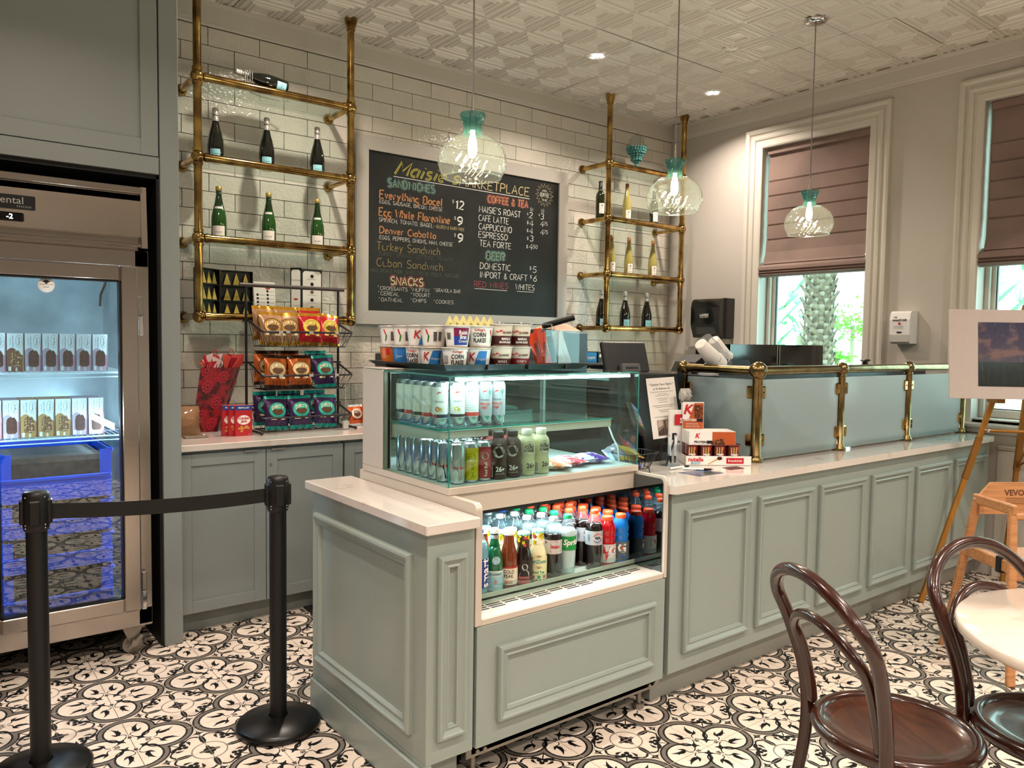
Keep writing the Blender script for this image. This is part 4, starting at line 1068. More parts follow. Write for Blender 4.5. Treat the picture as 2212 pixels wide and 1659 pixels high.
chalk(mb, 'COFFEE', cx_ - 0.045, cz_ - 0.012, 0.026, 0.09, ck['w'], y=-0.0114, lw=0.06); chalk(mb, 'MILK', cx_ - 0.02, cz_ + 0.026, 0.016, 0.04, ck['w'], y=-0.0112); chalk(mb, 'TO GO', cx_ - 0.024, cz_ - 0.046, 0.014, 0.048, ck['w'], y=-0.0112)
mb.build('chalk_lettering', CM, t)

# ================================================================ refrigerated display case
M_case = mat('case_beige_metal', 'c9bdb0', 0.34, 0.15)
M_casein = mat('case_inner_steel', 'd9e2e4', 0.3, 0.4)
M_cglass = glass('case_glass', 'e9f7f4', ior=1.5)
M_ledw = mat('white_led_strip', 'ffffff', 0.5, emit=(0.85, 0.96, 1.0), es=18.0)
X0, X1 = 1.408, 2.312
t = thing('display_case', 'two level refrigerated glass display case between the end cabinet and the long counter', 'display case', (X0, 1.98, 0))
w = X1 - X0
mb = MB(); mb.box(0.006, 0, 0.133, w - 0.002, 0.022, 0.531, b=0.0015); mb.build('front_panel', M_sage, t)
m = panel_mould(0.085, 0.203, 0.838, 0.455); m.build('moulding', M_sage, t)
mb = MB(); mb.box(0.01, 0.03, 0.10, w - 0.01, 0.79, 0.133); mb.box(0.01, 0.03, 0.133, w - 0.01, 0.80, 0.53); mb.build('base_body', M_steel, t)
mb = MB()                                                     # steel rail with bolts, and levelling feet
mb.box(-0.01, 0.03, 0.090, w + 0.01, 0.036, 0.133)
for x in (0.03, 0.06, w - 0.05, w - 0.02): mb.cyl((x, 0.022, 0.108), (x, 0.032, 0.108), 0.007, n=10)
for x in (0.05, w - 0.05):
    for y in (0.08, 0.72): mb.cyl((x, y, 0.0), (x, y, 0.02), 0.022, n=12); mb.cyl((x, y, 0.02), (x, y, 0.10), 0.010, n=8)
mb.build('levelling_rail', mat('zinc', '9b958c', 0.4, 0.8), t)
def cheek_poly():                                             # side cheek in y,z: front edge upright with rounded shoulder
    P = [(0.0, 0.535), (0.0, 0.905)]
    P += [(0.022 - 0.022 * math.cos(a), 0.905 + 0.025 * math.sin(a)) for a in [PI / 2 * k / 6 for k in range(1, 7)]]
    P += [(0.165, 0.930), (0.80, 0.930), (0.80, 0.535)]
    return P
YZ = Matrix(((0, 0, 1, 0), (1, 0, 0, 0), (0, 1, 0, 0), (0, 0, 0, 1)))
mb = MB(); mb.prism(cheek_poly(), -0.002, 0.022, T=YZ); mb.build('side_cheek', M_case, t)
# right cheek: framed dark mirror glass
mb = MB(); P = cheek_poly()
mb.prism(P, w - 0.012, w + 0.004, T=YZ); mb.build('side_cheek', M_case, t)
M_mir = mat('mirror_glass', '6d767c', 0.03, 1.0)
mb = MB(); Q = [(0.012, 0.545), (0.012, 0.900)] + [(0.030 - 0.018 * math.cos(a), 0.900 + 0.020 * math.sin(a)) for a in [PI / 2 * k / 5 for k in range(1, 6)]] + [(0.78, 0.920), (0.78, 0.545)]
mb.prism(Q, w - 0.016, w - 0.0125, T=YZ); mb.build('mirror_panel', M_mir, t)
mb = MB()                                                     # well: sill, vent deck, floor, back, slanted roof
mb.box(0.022, 0.0, 0.531, w - 0.012, 0.055, 0.556, b=0.004); mb.box(0.022, 0.055, 0.531, w - 0.012, 0.150, 0.553, b=0.001)
mb.box(0.022, 0.150, 0.531, w - 0.012, 0.154, 0.575)
mb.box(0.022, 0.15, 0.531, w - 0.012, 0.76, 0.560); mb.box(0.022, 0.74, 0.531, w - 0.012, 0.76, 0.85)
mb.build('well', M_case, t)
mb = MB()
for r_ in (0.072, 0.088, 0.104):
    for i in range(12):
        if r_ == 0.072 and i % 3 == 2: continue
        mb.box(0.05 + i * 0.068, r_, 0.553, 0.05 + i * 0.068 + 0.058, r_ + 0.007, 0.5537)
mb.build('vent_slots', M_blackm, t)
mb = MB(); mb.box(0.024, 0.118, 0.553, w - 0.014, 0.122, 0.612); mb.build('guard_glass', M_cglass, t)
mb = MB(); mb.box(0.0, 0.165, 0.862, w, 0.180, 0.930, b=0.0015); mb.box(0.0, 0.165, 0.930, w, 0.22, 0.9315); mb.build('fascia', M_case, t)
mb = MB(); mb.box(0.022, 0.182, 0.846, w - 0.016, 0.190, 0.866); mb.build('black_strip', M_black, t)  # solid black strip, the dark line below the fascia
mb = MB(); mb.box(0.022, 0.18, 0.872, w - 0.012, 0.76, 0.925); mb.build('deck_body', M_casein, t)
mb = MB(); mb.box(0.03, 0.20, 0.862, w - 0.02, 0.24, 0.872); mb.build('lower_led_strip', M_ledw, t)
# upper box
mb = MB(); mb.box(-0.004, 0.155, 0.931, w, 0.775, 0.956, b=0.002); mb.build('upper_sill', M_case, t)
mb = MB(); mb.box(0.02, 0.18, 0.9562, w - 0.01, 0.74, 0.9575); mb.build('upper_floor', M_casein, t)
mb = MB()
mb.box(-0.004, 0.61, 0.956, 0.018, 0.775, 1.330, b=0.002); mb.box(0.018, 0.60, 0.956, 0.022, 0.64, 1.325)
mb.build('corner_post', M_case, t)
mb = MB(); mb.box(0.018, 0.60, 0.958, 0.024, 0.635, 1.32)
for z in (0.985, 1.02, 1.05, 1.10, 1.14, 1.18): mb.box(0.024, 0.612, z, 0.025, 0.620, z + 0.018, 1)
mb.cyl((0.022, 0.617, 1.30), (0.026, 0.617, 1.30), 0.007, n=10, mi=1)
mb.build('shelf_standard', [M_casein, M_blackm], t)
mb = MB(); mb.box(0.46, 0.70, 0.958, 0.52, 0.76, 1.32, b=0.002)
for z in (1.0, 1.05, 1.10, 1.16, 1.22): mb.box(0.475, 0.6985, z, 0.483, 0.70, z + 0.02, 1)
mb.box(0.40, 0.735, 0.958, 0.46, 0.765, 1.32, 0); mb.box(0.03, 0.74, 0.956, w, 0.765, 0.975, 0); mb.box(0.03, 0.74, 1.31, w, 0.765, 1.33, 0); mb.box(w - 0.012, 0.74, 0.956, w, 0.765, 1.33, 0)
mb.build('rear_frame', [M_casein, M_blackm], t)
mb = MB(); e_ = 0.006
mb.box(-0.002, 0.160, 0.956, w, 0.160 + e_, 1.326); mb.build('front_glass', M_cglass, t)
mb = MB(); mb.box(-0.004, 0.166, 0.956, 0.002, 0.61, 1.326); mb.build('side_glass', M_cglass, t)
mb = MB(); mb.box(w - 0.006, 0.166, 0.956, w, 0.76, 1.326); mb.build('side_glass', M_cglass, t)
mb = MB(); mb.box(0.03, 0.745, 0.975, 0.40, 0.750, 1.31); mb.box(0.52, 0.745, 0.975, w - 0.012, 0.750, 1.31); mb.build('rear_sliding_glass', M_cglass, t)
mb = MB()
for (a, b_) in (((-0.001, 0.163, 0.956), (-0.001, 0.163, 1.326)), ((w - 0.002, 0.163, 0.956), (w - 0.002, 0.163, 1.326)), ((0, 0.163, 1.326), (w, 0.163, 1.326)), ((-0.001, 0.163, 1.326), (-0.001, 0.61, 1.326)), ((w - 0.001, 0.163, 1.326), (w - 0.001, 0.76, 1.326))):
    mb.cyl(a, b_, 0.0022, n=6)
mb.build('glass_edge', M_edge, t)
mb = MB(); mb.box(-0.004, 0.16, 1.3265, w, 0.77, 1.331); mb.build('glass_top', M_cglass, t)
mb = MB(); mb.box(0.0, 0.60, 1.3315, w, 0.775, 1.336, b=0.001); mb.build('top_plate', M_case, t)
mb = MB(); mb.box(0.05, 0.185, 1.308, w - 0.03, 0.205, 1.318); mb.build('led_strip', M_ledw, t)
area('case_led', (X0 + w / 2, 1.98 + 0.30, 1.322), 0.8, 5, (0.85, 0.96, 1.0), (0, 0, 0), sy=0.05, shape='RECTANGLE')
area('case_led_below_shelf', (X0 + w / 2, 1.98 + 0.40, 1.118), 0.8, 4, (0.85, 0.96, 1.0), (0, 0, 0), sy=0.04, shape='RECTANGLE')
area('case_led_low', (X0 + w / 2, 1.98 + 0.22, 0.856), 0.82, 4.5, (0.82, 0.95, 1.0), (math.radians(-18), 0, 0), sy=0.03, shape='RECTANGLE')
# shelf: glass on a beige tray edge
t2 = t
mb = MB(); mb.box(0.03, 0.262, 1.133, w - 0.05, 0.72, 1.139, b=0.001); mb.build('glass_shelf', M_cglass, t)
mb = MB(); mb.box(0.028, 0.2595, 1.1325, w - 0.05, 0.2618, 1.1395); mb.box(0.0278, 0.2618, 1.1325, 0.030, 0.70, 1.1395); mb.build('shelf_edge', M_edge, t)
mb = MB(); mb.box(0.03, 0.265, 1.103, w - 0.05, 0.285, 1.132, b=0.001); mb.box(0.03, 0.285, 1.103, 0.036, 0.70, 1.132); mb.box(w - 0.056, 0.285, 1.103, w - 0.05, 0.70, 1.132); mb.prism([(0.28, 1.104), (0.62, 1.104), (0.62, 1.075)], 0.031, 0.034, T=YZ)
mb.box(0.03, 0.62, 1.10, w - 0.05, 0.64, 1.132)
mb.build('shelf_bracket', M_case, t)
mb = MB(); mb.tube([(w - 0.06, 0.27, 1.105), (w - 0.05, 0.255, 1.06), (w - 0.035, 0.24, 1.02), (w - 0.03, 0.235, 0.96)], 0.0035, 8); mb.build('white_cable', M_white, t)
mb = MB(); mb.tube([(0.04, 0.60, 1.09), (0.08, 0.58, 1.075), (0.13, 0.56, 1.085), (0.18, 0.55, 1.10)], 0.0025, 6); mb.build('black_cable', M_black, t)

# tray on top
t = thing('black_tray', 'large shallow black display tray on top of the glass case, full of cereal cups', 'tray', (1.475, 2.283, 1.337))
def tray_mb(w, d_, h=0.022, f=0.03):
    mb = MB()
    P0 = [(f, f), (w - f, f), (w - f, d_ - f), (f, d_ - f)]; P1 = [(0, 0), (w, 0), (w, d_), (0, d_)]
    vs = [(x, y, 0) for x, y in P0] + [(x, y, h) for x, y in P1] + [(x + (0.006 if x == 0 else -0.006), y + (0.006 if y == 0 else -0.006), h) for x, y in P1] + [(x, y, 0.003) for x, y in P0]
    fs = [(0, 3, 2, 1)]
    for k in range(4):
        j = (k + 1) % 4
        fs += [(k, j, 4 + j, 4 + k), (4 + k, 4 + j, 8 + j, 8 + k), (8 + k, 8 + j, 12 + j, 12 + k)]
    fs.append((12, 13, 14, 15)); mb.add(vs, fs); return mb
tr = tray_mb(0.70, 0.565)
for i in range(1, 4): tr.box(0.19 * i - 0.002, 0.0, 0.003, 0.19 * i + 0.002, 0.02, 0.02)
tr.build('tray_body', mat('black_tray_plastic', '1b1b1d', 0.5), t)
# ================================================================ goods: shared builders
def col(h, rough=0.3, **k): return mat('print_' + h + ('_%g' % rough if rough != 0.3 else ''), h, rough, **k)
def wrap_quad(mb, R, a0, a1, z0, z1, mi, R1=None, lift=0.0005, n=6):
    n = max(n, int(abs(a1 - a0) / 0.22))
    """curved label patch on an upright cylinder or cone; angles from -y towards +x"""
    R1 = R if R1 is None else R1; vs = []
    for i in range(n + 1):
        a = a0 + (a1 - a0) * i / n
        vs.append(((R + lift) * math.sin(a), -(R + lift) * math.cos(a), z0)); vs.append(((R1 + lift) * math.sin(a), -(R1 + lift) * math.cos(a), z1))
    mb.add(vs, [(2 * i, 2 * i + 2, 2 * i + 3, 2 * i + 1) for i in range(n)], mi, True)
def wrap_disc(mb, R, a, z, r, mi, lift=0.0006, n=16, sx=1.0):
    c = [((R + lift) * math.sin(a + r * sx * math.cos(t) / R), -(R + lift) * math.cos(a + r * sx * math.cos(t) / R), z + r * math.sin(t)) for t in [2 * PI * k / n for k in range(n)]]
    mb.add(c, [tuple(range(n))], mi)
def wrap_poly(mb, R, pts, mi, lift=0.0006):
    mb.add([((R + lift) * math.sin(x / R), -(R + lift) * math.cos(x / R), z) for x, z in pts], [tuple(range(len(pts)))], mi)
AF = -0.66                                                    # angle of the side seen from where the picture is taken
def face(mb, s, size, mi, R, a, z, lift=0.0007, **k): put_text(mb, s, size, mi, wrap=(R, a, z, lift), **k)
def vface(mb, s, size, mi, R, a, z, lift=0.0007, **k):
    v, f = text_geo(s, size, **k); Rr = R + lift
    mb.add([(Rr * math.sin(a - p[2] / R), -Rr * math.cos(a - p[2] / R), z + p[0]) for p in v], f, mi)
USED = set()
def put(proto, loc, rz, label, group, rot=None):
    if proto.name in USED: o = copy_tree(proto)
    else: USED.add(proto.name); o = proto
    o.location = loc; o.rotation_euler = rot if rot else (0, 0, rz); o['label'] = label; o['group'] = group
    return o
M_can = mat('can_aluminium', 'c9ccd0', 0.25, 0.9)
M_alu = mat('can_lid', 'dfe6ea', 0.2, 0.9)

# ---- cans
def can(name, R, H, cat, deco, base=None):
    root = thing(name, '', cat)
    mb = MB(); mb.lathe([(0, 0.003), (R * 0.72, 0.0), (R * 0.80, 0.002), (R, 0.009), (R, H - 0.012), (R * 0.86, H - 0.003), (R * 0.86, H)], 24)
    mb.build('can_body', base or M_can, root)
    mb = MB(); mb.lathe([(R * 0.86, H), (R * 0.82, H), (R * 0.80, H - 0.004), (0, H - 0.004)], 24); mb.lathe([(R * 0.3, H - 0.0035), (R * 0.3, H - 0.001), (0, H - 0.001)], 10, (0.004, 0, 0)); mb.build('can_lid', M_alu, root)
    mb = MB(); mats = deco(mb, R, H); mb.build('printed_label', mats, root)
    return root
def deco_slim(kind):
    def d(mb, R, H):
        W = [col('e4e4e2', 0.35), M_ink, col('c8473f'), col('d3c04a'), col('2f3136'), col('2f8f7c'), col('9fa3a6'), col('c06a72')]
        wrap_quad(mb, R, -PI, PI, 0.032, H - 0.014, 0 if kind != 'peach' else 6 , n=24)
        if kind != 'back':
            wrap_poly(mb, R, [(AF * R + x, z) for x, z in ((-0.011, H - 0.040), (-0.002, H - 0.031), (0.012, H - 0.029), (0.006, H - 0.035), (-0.004, H - 0.037))], 2, 0.0009)
            face(mb, 'CELSIUS', 0.0088, 1, R, AF, H - 0.066, 0.001, sx=1.05)
        if kind == 'fruit': wrap_disc(mb, R, AF - 0.16, 0.064, 0.008, 2, 0.001); wrap_disc(mb, R, AF + 0.16, 0.062, 0.007, 3, 0.0012); wrap_quad(mb, R, -PI, PI, 0.034, 0.046, 4, lift=0.0009, n=24); wrap_quad(mb, R, AF - 0.9, AF - 0.25, 0.034, 0.046, 2, lift=0.0012)
        if kind == 'pear': wrap_disc(mb, R, AF - 0.1, 0.064, 0.008, 3, 0.001); wrap_disc(mb, R, AF + 0.2, 0.060, 0.005, 3, 0.0012); wrap_quad(mb, R, -PI, PI, 0.034, 0.044, 4, lift=0.0009, n=24)
        if kind == 'back':
            face(mb, '200', 0.014, 1, R, AF, H - 0.030, 0.001); wrap_quad(mb, R, -PI, PI, 0.034, 0.048, 2, lift=0.0009, n=24)
            for k in range(9): wrap_quad(mb, R, AF - 0.45, AF + 0.35, 0.056 + k * 0.008, 0.0572 + k * 0.008, 6, lift=0.001, n=3)
        if kind == 'peach':
            face(mb, 'PEACH', 0.0125, 2, R, AF, H - 0.081, 0.001, sx=1.0, shear=0.25, bold=0.03); face(mb, 'VIBE', 0.0125, 2, R, AF - 0.15, H - 0.095, 0.001, shear=0.25, bold=0.03)
            for (a, z) in ((AF + 0.75, H - 0.035), (AF + 0.35, 0.026)):
                for q in range(6): wrap_poly(mb, R, [(a * R, z), (a * R + 0.009 * math.cos(q * 1.05), z + 0.008 * math.sin(q * 1.05)), (a * R + 0.007 * math.cos(q * 1.05 + 0.4), z + 0.007 * math.sin(q * 1.05 + 0.4))], 5, 0.001)
                wrap_poly(mb, R, [(a * R - 0.001, z), (a * R + 0.001, z), (a * R + 0.001, z - 0.014), (a * R - 0.001, z - 0.014)], 5, 0.001)
        return W
    return d
def deco_energy(kind):
    A = {'blue': ('1c2f86', 'b3b7bd'), 'silver': ('9fa8b4', 'c8ccd2'), 'yellow': ('d8c81e', 'b3a912'), 'red': ('b8404a', 'd3d3d3')}[kind]
    def d(mb, R, H):
        W = [col(A[0], 0.25, metal=0.5), col(A[1], 0.25, metal=0.8), col('b5262b'), M_ink, M_paper]
        if kind in ('blue', 'silver'):
            for k in range(4):
                a = AF + k * PI / 2
                wrap_poly(mb, R, [(a * R - 0.018, 0.012), (a * R + 0.002, 0.012), (a * R + 0.020, H * 0.5), (a * R + 0.020, H - 0.016), (a * R + 0.002, H - 0.016), (a * R - 0.006, H * 0.5)], 0, 0.0005)
            face(mb, 'Red Bull', 0.0125, 2, R, AF, H * 0.42, 0.001, bold=0.02)
        else:
            wrap_quad(mb, R, -PI, PI, 0.010, H - 0.014, 0, n=24)
            wrap_disc(mb, R, AF + 0.1, H * 0.66, 0.013, 1, 0.0008)
            vface(mb, 'Red Bull', 0.015, 4 if kind == 'red' else 1, R, AF + 0.2, 0.042, 0.001)
            for k in range(5): wrap_quad(mb, R, AF - 0.55, AF + 0.1, H - 0.035 - k * 0.007, H - 0.034 - k * 0.007, 1, lift=0.0009, n=3)
        return W
    return d
SL = {k: can('slim_drink_can', 0.0285, 0.156, 'can', deco_slim(k)) for k in ('fruit', 'pear', 'back', 'peach')}
EN = {k: can('energy_drink_can', 0.0262, 0.134, 'can', deco_energy(k)) for k in ('blue', 'silver', 'yellow', 'red')}
ZS = 1.1398
gs = 'slim cans on the upper glass shelf'
for i, (k, lb) in enumerate([('fruit', 'white slim can with red and yellow fruit at the glass corner'), ('pear', 'white slim can with a cut pear picture, front row'), ('back', 'white slim can turned to its back text with red band, front row'), ('peach', 'grey slim peach can with palm tree next to the can showing its back'), ('peach', 'grey slim peach can with palm tree at the open end of the row')]):
    put(SL[k], (1.477 + (0.073 if i else 0) + max(i - 1, 0) * 0.0605, 2.312, ZS), (0.0, 0.12, 0, 0.1, -0.08)[i], lb, gs)
for i in range(4): put(SL['back' if i % 2 == 0 else 'fruit'], (1.473, 2.375 + i * 0.0605, ZS), 0.9 + i * 0.35, 'white slim can standing %s behind the glass corner can' % ODD[i], gs)
for i in range(3): put(SL[('pear', 'back', 'peach')[i]], (1.548 + i * 0.0605, 2.376, ZS), 0.3, 'white slim can in the second row behind the %s' % ('cut pear can', 'back text can', 'first peach can')[i], gs)
ZD = 0.9580
ge = 'energy drink cans in the glass case'
for i, (k, lb) in enumerate([('silver', 'silver blue energy drink can right at the glass corner'), ('yellow', 'yellow energy drink can in the front row'), ('red', 'pink red energy drink can beside the brown protein bottle')]):
    put(EN[k], (1.472 + i * 0.0565, 2.188 + (0.002 * i), ZD), (0.3, 0.1, 0.15)[i], lb, ge)
for i in range(6): put(EN['blue'], (1.457, 2.250 + i * 0.0555, ZD), 0.25 + i * 0.16, 'blue and silver energy drink can along the side glass, %s from the corner' % ODD[i], ge)
for j in range(3):
    for i in range(3):
        k = ('silver', 'yellow', 'red')[j]
        put(EN[k], (1.516 + j * 0.0565, 2.246 + i * 0.0555, ZD), 0.2, '%s energy drink can %s back in its file, %s row' % (k, ODD[i], ('corner', 'yellow can', 'red can')[j]), ge)

# ---- protein shake bottles
def shake(name, body, disc, txt, num):
    root = thing(name, '', 'bottle'); R, H = 0.0315, 0.168
    mb = MB(); mb.lathe([(0, 0.002), (R * 0.9, 0), (R, 0.006), (R, 0.05), (R * 0.93, 0.062), (R * 0.93, 0.068), (R, 0.08), (R, 0.118), (R * 0.92, 0.130), (R * 0.60, 0.143), (R * 0.55, 0.147)], 24); mb.build('bottle_body', col(body, 0.35), root)
    mb = MB(); mb.lathe([(R * 0.60, 0.146), (R * 0.62, 0.150), (R * 0.62, H - 0.002), (R * 0.55, H), (0, H)], 20); mb.build('cap', col('e6e2cf' if num[1] else '2a211f', 0.35), root)
    mb = MB(); z = 0.098
    wrap_disc(mb, R, AF, z, 0.021, 0); wrap_disc(mb, R, AF, z, 0.0195, 1, 0.0008); wrap_disc(mb, R, AF, z, 0.018, 0, 0.0010)
    face(mb, 'CORE', 0.0155, 2, R, AF, z + 0.006, 0.0016, bold=0.03, sx=0.9); face(mb, 'POWER', 0.0135, 2, R, AF, z - 0.007, 0.0016, bold=0.03, sx=0.85)
    wrap_poly(mb, R, [(AF * R - 0.004, z + 0.0135), (AF * R + 0.004, z + 0.0135), (AF * R, z + 0.018)], 2, 0.0016)
    face(mb, 'fairlife', 0.006, 3, R, AF, z + 0.0265, 0.0008)
    face(mb, '26g', 0.025, 3, R, AF + 0.15, 0.036, 0.0008, bold=0.03, sx=0.9); face(mb, 'COMPLETE PROTEIN', 0.0042, 3, R, AF + 0.15, 0.020, 0.0008)
    wrap_quad(mb, R, AF - 1.2, AF - 0.7, 0.008, 0.046, 4, lift=0.0006); 
    for k in range(5): wrap_quad(mb, R, AF - 1.17 + k * 0.09, AF - 1.13 + k * 0.09, 0.010, 0.044, 2, lift=0.0009, n=1)
    mb.build('printed_label', [M_paper, M_ink, col('141210'), col(txt), M_paper], root)
    return root
S1 = shake('protein_shake_bottle', '3a2420', 'ffffff', 'efe9e4', (26, 0)); S2 = shake('protein_shake_bottle', 'cfc8a2', 'ffffff', '3a2c22', (26, 1)); S3 = shake('protein_shake_bottle', 'b34a50', 'ffffff', 'efe9e4', (26, 0))
gp = 'protein shake bottles in the glass case'
put(S1, (1.648, 2.192, ZD), 0.10, 'brown protein shake bottle with black cap beside the pink red can', gp); put(S1, (1.713, 2.194, ZD), 0.0, 'brown protein shake bottle with black cap beside the cream bottle', gp)
put(S2, (1.780, 2.196, ZD), 0.35, 'cream protein shake bottle with cream cap beside the brown bottle', gp); put(S2, (1.850, 2.198, ZD), 0.45, 'cream protein shake bottle at the end of the row beside the bread packs', gp)
for i in range(2):
    put(S3, (1.652 + i * 0.065, 2.262, ZD), 0.1, 'red protein shake bottle behind the %s brown bottle' % ODD[i], gp); put(S2, (1.784 + i * 0.068, 2.266, ZD), 0.2, 'cream protein shake bottle in the second row behind the %s cream bottle' % ODD[i], gp)
    put(S1, (1.652 + i * 0.065, 2.330, ZD), 0.1, 'brown protein shake bottle in the third row, %s in line' % ODD[i], gp)

# ---- soft shapes: pillows and snack bags
def pillow(mb, w, h, t, mi=0, crimp=0.012, n=12, m=10, wob=0.0, T=None, seed=0, mi_top=None, mi_bot=None, open_=1.0):
    """flat bag in the xz plane, front towards -y, origin at bottom middle"""
    r_ = random.Random(seed); ph = [r_.uniform(0, 6.28) for _ in range(6)]
    for sgn in (-1, 1):
        vs = []; 
        for j in range(m + 1):
            v = j / m; z = v * h
            e = 0.0 if (z <= crimp or z >= h - crimp) else math.sin(PI * (z - crimp) / (h - 2 * crimp)) ** 0.55
            for i in range(n + 1):
                u = i / n * 2 - 1
                th = e * (1 - abs(u) ** 2.6) ** 0.6 * t / 2
                wv = wob * (math.sin(u * 7 + ph[0] + v * 5) * math.sin(v * 9 + ph[1]) + 0.6 * math.sin(u * 13 + ph[2]) * math.sin(v * 17 + ph[3]))
                wx = w / 2 * (1 - 0.05 * math.sin(PI * v)) * u
                crimpw = 0.0025 * math.sin(u * 9 + ph[4]) if e == 0 else 0
                vs.append((wx + wv * 0.5, sgn * (th + (wv * e if sgn < 0 else wv * 0.4 * e)) + crimpw + (0.0004 * sgn), z + wv * 0.3))
        fs = []; mi_l = []
        for j in range(m):
            for i in range(n):
                a = j * (n + 1) + i
                f = (a, a + 1, a + n + 2, a + n + 1)
                fs.append(f if sgn < 0 else f[::-1])
        k0 = len(s_f := fs)
        for idx, f in enumerate(fs):
            j = idx // n
            mm = mi
            if mi_top is not None and j >= m - 1: mm = mi_top
            if mi_bot is not None and j < 1: mm = mi_bot
            mi_l.append(mm)
        b0 = len(mb.v); mb.v += [tuple((T @ Vector(v)) if T is not None else v) for v in vs]
        mb.f += [tuple(q + b0 for q in f) for f in fs]; mb.mi += mi_l; mb.sm += [True] * len(fs)
def bag_surface(w, h, t, crimp, x, z):
    e = 0.0 if (z <= crimp or z >= h - crimp) else math.sin(PI * (z - crimp) / (h - 2 * crimp)) ** 0.55
    u = max(-1, min(1, x / (w / 2))); return -(e * (1 - abs(u) ** 2.6) ** 0.6 * t / 2) - 0.0028
def bag(body, top, disc, ring, txt='DIRTY', w=0.135, h=0.185, t=0.05, seed=0, cat='snack bag', sub=None, name='chip_bag', tcol='efe2c0'):
    root = thing(name, '', cat); mb = MB(); cr = 0.013
    pillow(mb, w, h, t, 0, cr, wob=0.0022, seed=seed, mi_top=1, mi_bot=1); mb.build('bag_body', [body, top], root)
    if disc is None: return root
    mb = MB(); zc = h * 0.56; R = w * 0.33
    def P(x, z, o=0): return (x, bag_surface(w, h, t, cr, x, z) - o, z)
    for r_, mi, o in ((R, 0, 0.0), (R * 0.92, 1, 0.0006)):
        vs = [P(0, zc, o)] + [P(r_ * math.cos(a) * 1.12, zc + r_ * math.sin(a), o) for a in [2 * PI * k / 20 for k in range(20)]]
        mb.add(vs, [(0, 1 + (k + 1) % 20, 1 + k)[::-1] for k in range(20)], mi)
    vs = [P(0, zc - R * 0.25, 0.0012)] + [P(R * 0.7 * math.cos(a), zc - R * 0.18 + R * 0.36 * math.sin(a) * (1 + 0.15 * math.sin(3 * a)), 0.0012) for a in [2 * PI * k / 16 for k in range(16)]]
    mb.add(vs, [(0, 1 + (k + 1) % 16, 1 + k)[::-1] for k in range(16)], 2)
    v, f = text_geo(txt, R * 0.55, bold=0.02); mb.add([P(p[0], zc + R * 0.45 + p[2] - 0.9 * p[0] * p[0] / R * 0.6, 0.0016) for p in v], f, 3)
    if sub:
        for q, s_ in enumerate(sub): v, f = text_geo(s_, 0.0125); mb.add([P(p[0], h * 0.27 - q * 0.014 + p[2], 0.001) for p in v], f, 3)
    else:
        vs = [P(x, z, 0.0008) for x, z in ((-w * 0.3, zc - R * 1.15), (w * 0.3, zc - R * 1.15), (w * 0.3, zc - R * 0.9), (-w * 0.3, zc - R * 0.9))]; mb.add(vs, [(0, 1, 2, 3)], 3)
    mb.build('printed_front', [ring, disc, col('5a3a20', 0.4), col(tcol, 0.4)], root)
    return root
M_foil = lambda h, r=0.28: mat('foil_' + h, h, r, 0.35, coat=0.3)
GOLD = mat('gold_foil', 'd9a13a', 0.2, 0.85); TEAL = M_foil('1fa79c', 0.2); 
B = {'tan': bag(M_foil('a9805c'), GOLD, M_foil('b98f45'), col('3d2a1a'), seed=1), 'red': bag(M_foil('b3131c'), GOLD, M_foil('c9b02e'), col('e0cf70'), seed=2, tcol='f0dc90'),
     'orange': bag(M_foil('b85a1e'), M_foil('2a1a12'), M_foil('b9a070'), col('4a2c18'), seed=3), 'purple': bag(M_foil('3b2152'), TEAL, M_foil('33b3a4'), col('1a5c58'), seed=4)}
